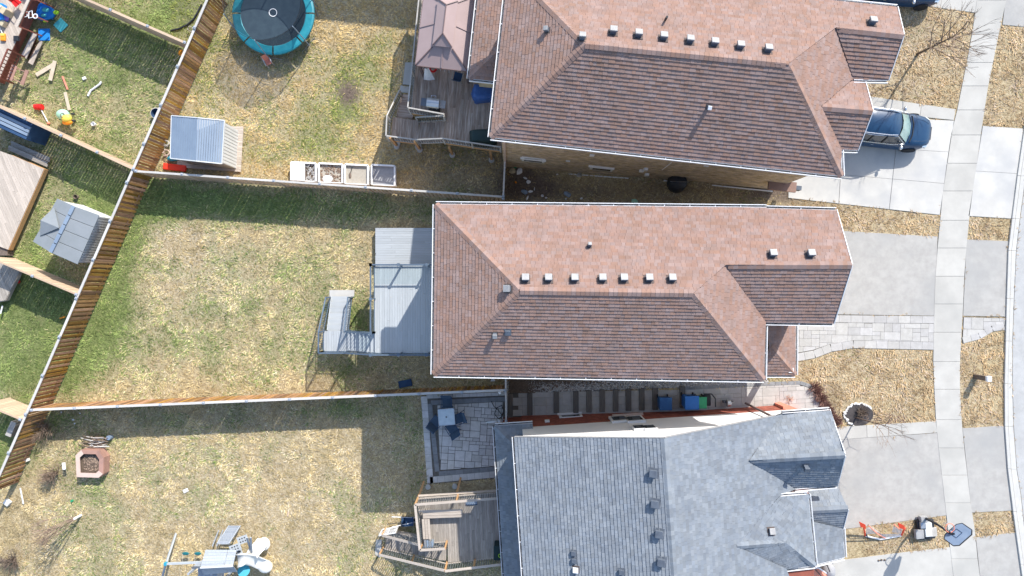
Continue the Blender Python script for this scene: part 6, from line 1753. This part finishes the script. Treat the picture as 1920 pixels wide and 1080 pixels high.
# play tower with swings and slide
tw_ = thing('play_tower', 'grey wooden play tower with white wave slide and swing beam', 'play tower', G(412, 1050))
M['beam_grey'] = mat('pale_weathered_beam', (.42, .45, .47), (.36, .39, .41), rough=.7, scale=3)
M['tower'] = mat('blue_grey_stained_wood', (.36, .39, .43), (.28, .31, .35), rough=.85, scale=2, stretch=(10, 1, 10), rand=.1, bump=.3)
zr1, ze1 = 3.1, 2.5
pA, pB, pC, pD = V(385, 1031, 2.55), V(444, 1031, 2.55), V(437, 1061, zr1), V(376, 1064, zr1)
pE, pF = V(382, 1078, 2.6), V(445, 1072, 2.6)
def rplanks(q, n, split):
    a, b, c, d = q
    for (f0, f1_) in ((0, split), (split, 1)):
        for i in range(n):
            s0_, s1_ = i / n + .006, (i + 1) / n - .006
            l0, l1_ = lerp(a, d, s0_), lerp(a, d, s1_); r0_, r1_ = lerp(b, c, s0_), lerp(b, c, s1_)
            MB().prism([lerp(l0, r0_, f0 + .006), lerp(l0, r0_, f1_ - .006), lerp(l1_, r1_, f1_ - .006), lerp(l1_, r1_, f0 + .006)], (-.03,), 0).build('roof_board', M['tower'], tw_)
rplanks((pA, pB, pC, pD), 6, .72); rplanks((pD, pC, pF, pE), 4, .72)
MB().beam(pD + Vector((0, 0, .03)), pC + Vector((0, 0, .03)), .08, .04).build('ridge_board', M['resin_white'], tw_)
t0 = G(393, 1035); t1_ = G(440, 1072)
for x in (t0.x + .1, t1_.x - .1):
    for y in (t0.y - .1, t1_.y + .1): MB().box((x, y, 1.3), (.1, .1, 2.6)).build('tower_post', M['tower'], tw_)
planks(tw_, [(t0.x, t0.y), (t1_.x, t0.y), (t1_.x, t1_.y), (t0.x, t1_.y)], 1.35, 0, .12, M['tower'], seed=20, name='floor_board')
for j in range(5): MB().box((t1_.x, (t0.y + t1_.y) / 2, 1.5 + j * .15), (.03, t0.y - t1_.y, .12)).build('wall_board', M['tower'], tw_)
for j in range(5): MB().box(((t0.x + t1_.x) / 2, t0.y, 1.5 + j * .13), (t1_.x - t0.x, .03, .10)).build('wall_board', M['tower'], tw_)
# climbing ramp with rungs
ra_, rb_ = V(418, 1020, 1.4), V(440, 986, .15)
for i in range(7):
    c = lerp(ra_, rb_, i / 7 + .07); MB().box(c, (.62, .17, .03), rx=.0).build('ramp_board', M['tower'], tw_)
for s in (-.33, .33): MB().beam(ra_ + Vector((s, 0, 0)), rb_ + Vector((s, 0, 0)), .05, .09).build('ramp_rail', M['tower'], tw_)
ca, cb = V(402, 1024, 1.5), V(414, 994, .1)
for s in (-.12, .12): MB().beam(ca + Vector((s, 0, 0)), cb + Vector((s, 0, 0)), .04, .06).build('ladder_rail', M['tower'], tw_)
# picnic bench side with perforated panels
for (u, v, z, w, d_) in ((441, 1027, 1.6, .62, .38), (455, 1012, 1.3, .6, .42), (450, 1037, 1.3, .3, .5)):
    c = V(u, v, z); pn = MB().box(c, (w, d_, .04), rz=.35).build('perforated_panel', M['beam_grey'], tw_)
    for i in range(3):
        for j in range(2):
            o = rot2(((i - 1) * w * .24, (j - .5) * d_ * .4), .35); MB().box(c + Vector((o[0], o[1], .022)), (.07, .07, .01)).build('peg_hole', M['black'], pn)
for (a, b) in (((463, 1008), (470, 1030)), ((470, 1008), (472, 1036))): MB().beam(V(*a, 1.9), V(*b, 1.2), .1, .06).build('side_beam', M['tower'], tw_)
# wave slide
pts_s = [(446, 1050, 1.5), (458, 1048, 1.45), (470, 1048, 1.1), (481, 1051, .8), (492, 1056, .55), (500, 1060, .4)]
M['teal_dark'] = mat('dark_teal_plastic', (.01, .12, .14), rough=.4)
M['slide'] = mat('white_slide_plastic', (.70, .685, .64), rough=.35, spec=.5)
cs = [V(*q) for q in pts_s]
def trough(cs, w):
    vs = []; nsec = 7
    for i, c in enumerate(cs):
        d = (cs[min(i + 1, len(cs) - 1)] - cs[max(i - 1, 0)]).normalized(); s = Vector((-d.y, d.x, 0)).normalized()
        for k in range(nsec):
            f = -1 + 2 * k / (nsec - 1); vs.append(c + s * (w * f) + Vector((0, 0, .16 * abs(f) ** 3)))
    return vs, [(i * nsec + k, (i + 1) * nsec + k, (i + 1) * nsec + k + 1, i * nsec + k + 1) for i in range(len(cs) - 1) for k in range(nsec - 1)]
o = MB().add(*trough(cs, .36)).build('slide', M['slide'], tw_, smooth=True); q_ = o.modifiers.new('sheet', 'SOLIDIFY'); q_.thickness = .04
o = MB().add(*trough([V(474, 1040, 1.2), V(480, 1030, 1.0), V(488, 1022, .8), V(495, 1012, .5)], .34)).build('slide', M['slide'], tw_, smooth=True); q_ = o.modifiers.new('sheet', 'SOLIDIFY'); q_.thickness = .04
MB().ball(V(497, 1062, .5), .40, 14, 8, (1.1, 1, .45)).build('slide_run_out', M['slide'], tw_, smooth=True)
MB().ball(V(495, 1020, .5), .36, 14, 8, (1, 1.1, .45)).build('slide_run_out', M['slide'], tw_, smooth=True)
MB().cyl(V(457, 1070, .8), V(457, 1070, .86), .33, .33, 20).build('steering_disc', M['cyan_plastic'], tw_)
bA, bB = V(311, 1057, 2.35), V(382, 1054, 2.35)
MB().beam(bA, bB, .1, .12).build('swing_beam', M['beam_grey'], tw_)
for u, v in ((330, 1000), (300, 1100)): MB().beam(bA, G(u, v), .09, .09).build('swing_leg', M['beam_grey'] if v < 1050 else M['tower'], tw_)  # lower leg takes a darker wood: its shade is put into the colour
MB().box(bA, (.16, .16, .16)).build('beam_bracket', M['cyan_plastic'], tw_)
for u in (348, 371):
    c = V(u, 1038, .5)
    MB().ball(c, .22, 12, 6, (1.0, .45, .25)).build('swing_seat', M['teal_dark'], tw_)
    for s in (-.18, .18): MB().cyl(c + Vector((s, 0, 0)), V(u, 1056, 2.3) + Vector((s, 0, 0)), .008, .008, 4).build('swing_chain', M['cap'], tw_)

# ---------------------------------------------------------------- between the houses
rb = thing('rain_barrel', 'black rain barrel against the tan brick wall', 'barrel', VG(1273, 343, 1.0))
c = VG(1273, 341, .9); z_b = gz(c.x)
MB().ring((c.x, c.y, z_b), [(0, 0), (.42, 0), (.50, .25), (.52, .5), (.49, .8), (.40, .95), (0, .97)], 24).build('body', M['black'], rb, smooth=True)
MB().ring((c.x, c.y, z_b), [(.51, .36), (.535, .39), (.51, .42)], 24).build('band', M['rubber'], rb)
MB().tube([c + Vector((-.5, .02, .07)), c + Vector((.5, -.02, .07))], .01, 5).build('strap', M['silver'], rb)
LIT = [(966, 311, .3, .25, 'bin_green', 'dark green'), (961, 321, .42, .34, 'tan', 'rusty tan'), (974, 321, .3, .42, 'toy_white', 'large white'), (985, 334, .26, .1, 'toy_white', 'long thin white'), (991, 341, .3, .22, 'toy_white', 'square white'), (983, 360, .4, .26, 'steel_blue', 'blue-grey and white'),
       (995, 359, .26, .16, 'toy_white', 'small oblong white'), (1017, 367, .2, .16, 'cloth_white', 'crumpled'), (1064, 364, .5, .3, 'steel_blue', 'pale blue packet-like'), (1086, 328, .3, .3, 'silver', 'shiny grey'), (1090, 372, .16, .12, 'toy_white', 'tiny square white'), (1190, 379, .42, .36, 'mint', 'pale green'),
       (967, 342, .14, .14, 'toy_orange', 'tiny orange'), (1061, 373, .12, .1, 'cloth_white', 'tiny pale'), (1045, 327, .14, .08, 'cloth_white', 'thin pale'), (1024, 371, .12, .1, 'cloth_white', 'tiny crumpled'), (1002, 354, .06, .22, 'toy_white', 'narrow white'), (989, 371, .1, .3, 'toy_white', 'slanting white')]
for i, (u, v, a, b, mm, lab) in enumerate(LIT):
    rr = random.Random(i); p = G(u, v, .04); m_ = MB(); nn_ = 7
    vs = [(a * .5 * math.cos(2 * math.pi * k / nn_) * rr.uniform(.8, 1.25), b * .5 * math.sin(2 * math.pi * k / nn_) * rr.uniform(.8, 1.25), rr.uniform(0, .06)) for k in range(nn_)]
    m_.add(vs + [(0, 0, .09)] + [(x, y, -.02) for x, y, z in vs], [(k, (k + 1) % nn_, nn_) for k in range(nn_)] + [(k, nn_ + 1 + k, nn_ + 1 + (k + 1) % nn_, (k + 1) % nn_) for k in range(nn_)])
    o = bpy.data.objects.new('litter_scrap', m_.mesh('litter_scrap', M[mm])); COL.objects.link(o); o.location = p; o.rotation_euler = (0, 0, rr.uniform(-.5, .5))
    near_ = 'near the short fence panel' if u < 1010 else ('far from the fence, towards the rain barrel' if u > 1150 else 'halfway along the shaded gap')
    tag(o, f'{lab} scrap of litter on dark soil {near_}', 'litter', 'litter scraps between the brick houses')

# bins along the side walk
def wheelie(u, v, m, label, rz=0, w=.6, d=.62, h=1.0, lidm=None):
    p = VG(u, v, h)
    t = thing('recycling_bin', label, 'bin', (p.x, p.y, gz(p.x) + .02), rz)
    MB().add([(-w * .4, -d * .4, .02), (w * .4, -d * .4, .02), (w * .4, d * .4, .02), (-w * .4, d * .4, .02), (-w / 2, -d / 2, h), (w / 2, -d / 2, h), (w / 2, d / 2, h), (-w / 2, d / 2, h)], [(3, 2, 1, 0), (0, 1, 5, 4), (1, 2, 6, 5), (2, 3, 7, 6), (3, 0, 4, 7), (4, 5, 6, 7)]).build('body', m, t, local=True)
    l = MB().box((0, 0, h + .03), (w * 1.06, d * 1.04, .05)).build('lid', lidm or m, t, local=True, bevel=.02)
    MB().box((0, -.05, h + .065), (w * .6, d * .5, .02)).build('lid_ridge', lidm or m, l, bevel=.008)
    MB().cyl((-w * .4, d * .53, h - .02), (w * .4, d * .53, h - .02), .02).build('handle', M['black'], t, local=True)
    for s in (-1, 1): MB().cyl((s * w * .4, d * .45, .1), (s * w * .47, d * .45, .1), .1, .1, 12).build('wheel', M['rubber'], t, local=True)
    return t
M['bin_navy'] = mat('navy_bin_plastic', (.02, .09, .25), (.03, .12, .3), rough=.4)
wheelie(1248, 757, M['bin_navy'], 'dark navy recycling bin standing alone on the side walk', w=.64, d=.68, h=.85)
wheelie(1297, 755, M['bin_blue'], 'bright blue recycling bin next to the green one', w=.72, d=.72, h=1.0)
wheelie(1317, 755, M['bin_green'], 'green bin between the bright blue bin and the black frame', w=.42, d=.6, h=.85)
bf = thing('garden_cart', 'black curved cart handle beside the green bin', 'cart', VG(1330, 753, .4))
c = VG(1330, 752, .6)
MB().box(c + Vector((-.08, 0, -.3)), (.45, .6, .35)).build('tub', M['black'], bf, bevel=.06)
MB().tube([c + Vector((-.3, .38, 0)), c + Vector((.1, .4, .1)), c + Vector((.28, .15, .15)), c + Vector((.3, -.3, .1))], .035, 6).build('handle', M['black'], bf)
hr = thing('hose_reel', 'small grey hose reel at the wall beyond the bins', 'hose reel', VG(1366, 757, .4))
c = VG(1366, 756, .5)
MB().cyl(c + Vector((-.1, 0, 0)), c + Vector((.1, 0, 0)), .2, .2, 14).build('reel_drum', M['silver'], hr); MB().box(c + Vector((0, .05, -.2)), (.5, .12, .3)).build('bracket', M['vent_dark'], hr)
MB().cyl(c + Vector((.1, 0, 0)), c + Vector((.35, .1, .02)), .03).build('crank', M['silver'], hr)

M['dark_gravel'] = mat('dark_gravel', (.03, .028, .03), (.07, .062, .06), rough=1, rand=.4)
# stone ringed bed and russet shrubs by the walk
bed = G(1610, 777)
exc([(bed.x + .95 * math.cos(a / 2), bed.y + .95 * math.sin(a / 2)) for a in range(13)])
tag(MB().prism([(bed.x + .8 * math.cos(a / 3.), bed.y + .62 * math.sin(a / 3.)) for a in range(19)], 1.6, gz(bed.x) + .03).build('planting_bed', M['dark_gravel']), kind='structure')
sr_ = thing('stone_ring', 'ring of white stones round the dark planting bed', 'stone ring', bed)
rr = random.Random(21)
for i in range(34):
    a = .55 + i * (2 * math.pi * .62) / 34
    c = bed + Vector(((.80 + rr.uniform(-.06, .06)) * math.cos(a), (.62 + rr.uniform(-.05, .05)) * math.sin(a), .03))
    MB().ball(c, rr.uniform(.04, .085), 7, 5, (rr.uniform(.8, 1.3), .9, .7)).build('stone', M['stone_white'], sr_)
M['russet'] = mat('russet_stems', (.27, .16, .13), (.19, .11, .09), rough=.9, rand=.2)
for i, (u, v, lab) in enumerate(((1526, 727, 'first russet shrub at the corner of the curved side walk'), (1535, 739, 'russet shrub beside the bend of the side walk, just past the corner'), (1542, 752, 'middle russet shrub of the row along the side walk'), (1549, 766, 'russet shrub level with the stone-ringed bed'), (1556, 780, 'russet shrub closest to the pale front walk below'), (1566, 789, 'low russet shrub touching the pale front walk'))):
    shrub(lab, (u, v), .5, .9, 30 + i, n=60, m='russet', group='russet shrubs along the side walk', depth=1, rad=.011)
heap('russet_mulch', gp([(1518, 718), (1530, 722), (1546, 745), (1562, 770), (1580, 795), (1560, 797), (1549, 775), (1545, 755), (1530, 732)]), 2600, .02, .05, M['russet'], seed=33)
heap('bare_twig_litter', gp([(1625, 770), (1700, 780), (1700, 800), (1640, 798)]), 200, .015, .04, M['russet'], seed=34)

heap('dark_mulch', [(bed.x + .74 * math.cos(a / 3.), bed.y + .56 * math.sin(a / 3.)) for a in range(19)], 500, .02, .05, M['dark_gravel'], seed=44)
shrub('dormant twiggy shrub inside the ring of white stones', (1615, 772), .5, .8, 77, n=60, m='bark', depth=1, rad=.009)
# ---------------------------------------------------------------- front street things
md = thing('utility_post', 'short dark utility post with white cap leaning on the verge', 'utility post', G(1829, 706))
a = G(1829, 706); b = a + Vector((.06, 0, .78))
MB().beam(a - Vector((0, 0, .05)), b, .26, .22).build('post', M['bark'], md, bevel=.01)
MB().beam(b, b + Vector((.01, 0, .16)), .30, .26).build('cap', M['toy_white'], md, bevel=.03)
# hockey net folded on the grass
hn = thing('hockey_net', 'red and white hockey goal lying on the verge between drives', 'goal', G(1655, 995))
P1, P2, P3, P4 = VG(1618, 988, .9), VG(1692, 990, .9), VG(1622, 1002, .1), VG(1686, 1004, .1)
MB().tube([VG(1623, 1005, .06), VG(1650, 1011, .06), VG(1662, 1009, .06), VG(1690, 1004, .06)], .05, 8).build('base_bar', M['toy_white'], hn)
MB().tube([VG(1619, 985, .7), VG(1622, 1004, .06)], .045, 8).build('side_post', M['flag_red'], hn)
MB().tube([VG(1697, 990, .7), VG(1690, 1004, .06)], .045, 8).build('side_post', M['flag_red'], hn)
MB().tube([VG(1629, 986, 1.1), VG(1645, 1001, .5), VG(1660, 1009, .1)], .03, 6).build('cross_bar', M['coral'], hn)
MB().tube([VG(1676, 983, 1.0), VG(1690, 995, .5)], .03, 6).build('cross_bar', M['coral'], hn)
for (u, v) in ((1615, 983), (1688, 985)):
    q = [VG(u - 4, v - 5, .8), VG(u + 8, v + 1, .8), VG(u + 9, v + 9, .7), VG(u - 1, v + 5, .7)]
    MB().prism(q, (-.04,), 0).build('corner_pad', M['flag_red'], hn)
for q in ([(1624, 990, .8), (1634, 987, .8), (1652, 1000, .4), (1624, 1002, .15)], [(1650, 1002, .5), (1690, 1000, .4), (1688, 1006, .08), (1658, 1010, .08)], [(1675, 987, .7), (1692, 992, .7), (1690, 1001, .3), (1672, 998, .3)]):
    o = MB().add([VG(*p) for p in q], [(0, 1, 2, 3)]).build('netting', M['mesh_white'], hn)
MB().tube([VG(1624, 1001, .15), VG(1627, 1008, .05), VG(1655, 1011, .05)], .035, 6).build('black_skirt', M['black'], hn)
# basketball hoop
bh = thing('basketball_hoop', 'portable basketball hoop with clear octagonal backboard over the sidewalk', 'basketball hoop', G(1738, 990))
zb = gz(20)
p0 = G(1729, 968); pt_ = V(1731, 966, zb + .6); 
pole0 = G(1730, 969) ; pole1 = V(1772, 992, zb + 2.55)
MB().cyl(pole0 + Vector((0, 0, .1)), V(1757, 983, zb + 1.5), .07, .07, 8).build('pole', M['black'], bh)
MB().cyl(V(1757, 983, zb + 1.5), V(1784, 1001, zb + 2.6), .06, .06, 8).build('pole', M['black'], bh)
bc = V(1797, 1003, zb + 2.7); ang = .72
M['board'] = mat('pale_blue_backboard', (.17, .235, .34), (.21, .28, .39), rough=.3, spec=.4, scale=2)
u_ = Vector((math.cos(ang), math.sin(ang), 0)); w_ = Vector((.35 * math.sin(ang), -.35 * math.cos(ang), -.94)).normalized() 
w_ = Vector((math.sin(ang) * .38, -math.cos(ang) * .38, .92)).normalized()
oc2 = [(-.62, -.28), (-.40, -.42), (.40, -.42), (.62, -.28), (.62, .24), (.42, .40), (-.42, .40), (-.62, .24)]
n_b = u_.cross(w_).normalized()
fr_ = [bc + u_ * a + w_ * b for a, b in oc2]; bk_ = [p - n_b * .03 for p in fr_]
MB().add(fr_ + bk_, [tuple(range(8)), tuple(range(15, 7, -1))] + [(i, (i + 1) % 8, 8 + (i + 1) % 8, 8 + i) for i in range(8)]).build('backboard', M['board'], bh)
for i in range(8): MB().cyl(fr_[i] - n_b * .015, fr_[(i + 1) % 8] - n_b * .015, .028, .028, 6).build('board_edge', M['black'], bh)
sq = [(-.2, -.25), (.2, -.25), (.2, .06), (-.2, .06)]
for sgn in (.004, -.036):
    q = [bc + u_ * a + w_ * b + n_b * sgn for a, b in sq]
    for i in range(4): MB().beam(q[i], q[(i + 1) % 4], .022, .022).build('target_line', M['navy'], bh)
rc = V(1781, 990, zb + 2.45)
MB().tube([rc + Vector((.23 * math.cos(a * .3927), .23 * math.sin(a * .3927), 0)) for a in range(17)], .022, 6).build('rim', M['coral'], bh)
for a in range(12):
    t_ = a * .5236; MB().cyl(rc + Vector((.23 * math.cos(t_), .23 * math.sin(t_), 0)), rc + Vector((.13 * math.cos(t_ + .3), .13 * math.sin(t_ + .3), -.38)), .007, .007, 4).build('net_cord', M['toy_white'], bh)
MB().beam(V(1784, 1000, zb + 2.55), V(1790, 1001, zb + 2.6), .08, .05).build('board_arm', M['black'], bh)
bp = G(1735, 992, .12)
MB().box(bp, (.95, 1.1, .18), rz=.1).build('base_tank', M['black'], bh, bevel=.05)
for i, (u, v, s, mm, lab) in enumerate(((1731, 973, (.38, .34, .25), 'vent', 'grey weight block on the hoop base nearest its pole'), (1730, 984, (.36, .34, .22), 'silver', 'pale metal block on the hoop base beside the white slabs'), (1739, 985, (.36, .38, .24), 'resin_white', 'white slab on the hoop base, upper of two'), (1739, 998, (.36, .42, .24), 'resin_white', 'white slab on the hoop base, lower of two'), (1723, 1001, (.45, .5, .2), 'vent', 'grey stone slab at the outer lower corner of the hoop base'), (1750, 997, (.34, .5, .12), 'rail_grey', 'dark grey rubble slab beside the hoop base towards the sidewalk'))):
    blob_thing('weight_block', lab, 'block', (u, v), s, M[mm], z=.12, rz=.1, group='weights on the basketball hoop base')
# planter box and cart at the bottom edge
fb = thing('porch_cover', 'pale orange canvas cover at the lower porch, crossed by a dark strap', 'cover', V(1540, 1074, 1.9))
q = [V(1510, 1066, 3.2), V(1534, 1064, 3.2), V(1556, 1079, 2.2), V(1560, 1100, 2.2), V(1512, 1100, 2.8)]
MB().prism(q, (-.08,), 0).build('canvas', M['coral'], fb); MB().beam(V(1527, 1066, 3.3), V(1556, 1098, 2.5), .05, .05).build('strap', M['black'], fb)
for i in range(5): MB().beam(q[i] + Vector((0, 0, .03)), q[(i + 1) % 5] + Vector((0, 0, .03)), .07, .05).build('hem', M['toy_white'], fb)
bk2 = thing('bicycle_cover', 'grey covered bundle with dark straps at the lower porch corner', 'covered bundle', G(1553, 1070))
p = VG(1553, 1070, .5); MB().ball(p, .42, 14, 8, (.9, 1.1, .8)).build('cover_sheet', M['grey_tarp'], bk2, smooth=True); MB().tube([VG(1541, 1056, .9), VG(1551, 1060, 1.0), VG(1556, 1072, .9)], .03, 6).build('strap', M['black'], bk2)
plank_px('black strip lying along the edge of the lowest drive', 1532, 1058, 1562, 1055, .14, M['black'], name='edge_strip', cat='strip')
for i, (u, v) in enumerate(((1648, 1051), (1653, 1050), (1659, 1050))): blob_thing('soil_clod', ('first', 'middle', 'last')[i] + ' of three dark soil clods on the lowest drive, counted from the house', 'clod', (u, v), (.12, .1, .07), M['soil'], shape='ball', group='three clods on the lowest drive')

# ---------------------------------------------------------------- dry grass: leaning blades, combed by a slow field
def grass_blades(n, seed):
    g = np.random.default_rng(seed)
    x = g.uniform(-31.5, 31.5, n); y = g.uniform(-18, 18, n)
    keep = np.ones(n, bool)
    for p in EXC: keep &= ~inside(p, x, y)
    # nothing beyond the kerb
    keep &= x < 29.7
    x, y = x[keep], y[keep]
    cgr, cso, cpa = cover(x, y)
    k = g.random(len(x)) > cso * .92
    clump = fnoise(x, y, .30, 41)
    k &= (g.random(len(x)) < .30 + 1.0 * clump)
    x, y, cgr, cso, cpa, clump = x[k], y[k], cgr[k], cso[k], cpa[k], clump[k]
    n = len(x)
    ang = 6.28 * (fnoise(x, y, 1.6, 21) * 1.3 + fnoise(x, y, .33, 22) * .55) + g.normal(0, .5, n)
    L = g.uniform(.08, .21, n) * (.75 + .6 * clump); w = g.uniform(.011, .026, n)
    el = g.uniform(.08, .75, n)
    z0 = np.clip(x / 10, 0, 1) * 1.8 - .03
    dx, dy = np.cos(ang), np.sin(ang)
    base = np.stack([x, y, z0], 1); s = np.stack([-dy, dx, np.zeros(n)], 1) * w[:, None]
    mid = base + np.stack([dx * L * .5 * np.cos(el), dy * L * .5 * np.cos(el), L * .5 * np.sin(el) + .012], 1)
    tip = base + np.stack([dx * L, dy * L, L * np.sin(el) * .55 + .01], 1)
    v = np.stack([base - s, base + s, mid + s * .8, mid - s * .8, tip], 1).reshape(-1, 3)
    i = np.arange(n)[:, None] * 5
    tri = np.concatenate([i + np.array([[0, 1, 2]]), i + np.array([[0, 2, 3]]), i + np.array([[3, 2, 4]])], 0)
    # colour of each blade
    straw_a = np.array([.68, .55, .305]); straw_b = np.array([.37, .28, .135]); green_a = np.array([.30, .36, .115]); green_b = np.array([.12, .17, .05]); pale = np.array([.72, .62, .44])
    t = g.random(n)[:, None] ** 1.2
    c = straw_a * t + straw_b * (1 - t)
    c = np.where((g.random(n) < cpa * .6)[:, None], pale * (.75 + .25 * t), c)
    gc = green_a * t + green_b * (1 - t)
    isg = g.random(n) < np.clip(cgr * 1.25 - .02, 0, .95)
    c = np.where(isg[:, None], gc, c)
    olive = np.array([.47, .455, .20])
    k_ = np.clip(cgr * 1.1, 0, .75)[:, None]
    c = np.where(isg[:, None], c, c * (1 - k_) + olive * (.6 + .5 * t) * k_)
    tr_ = ((x < 0) & (y > 6.6) & (x > -20))[:, None]
    c = np.where(tr_, c * np.array([1.04, .95, .80]), c)
    front = x > 15
    c = np.where(front[:, None], c * np.array([.84, .76, .80]), c)
    ca_, sa_ = x * .8 + y * .6, -x * .6 + y * .8
    wis = fnoise(ca_ / 2.2, sa_, .22, 56)
    c = c * (.68 + .32 * fnoise(x, y, .8, 55) + .36 * wis)[:, None] * (1 - .35 * cso)[:, None]
    col = np.repeat(np.concatenate([c, np.ones((n, 1))], 1), 5, 0)
    return v, tri, col
bm_ = bpy.data.materials.new('grass_blades'); bm_.use_nodes = True
_n = bm_.node_tree; _a = _n.nodes.new('ShaderNodeAttribute'); _a.attribute_name = 'blade'; _b = _n.nodes['Principled BSDF']
_b.inputs['Roughness'].default_value = .85; _b.inputs['Specular IOR Level'].default_value = .15
_n.links.new(_a.outputs['Color'], _b.inputs['Base Color'])
v, tri, col = grass_blades(560000, 5)
gme = np_mesh('grass', v, tri, bm_)
ca = gme.color_attributes.new('blade', 'FLOAT_COLOR', 'POINT'); ca.data.foreach_set('color', col.astype(np.float32).ravel())
go = bpy.data.objects.new('grass', gme); COL.objects.link(go)
tag(go, 'matted dry grass with green patches over all the lawns', 'grass', kind='stuff')
print('blades', len(v) // 5)
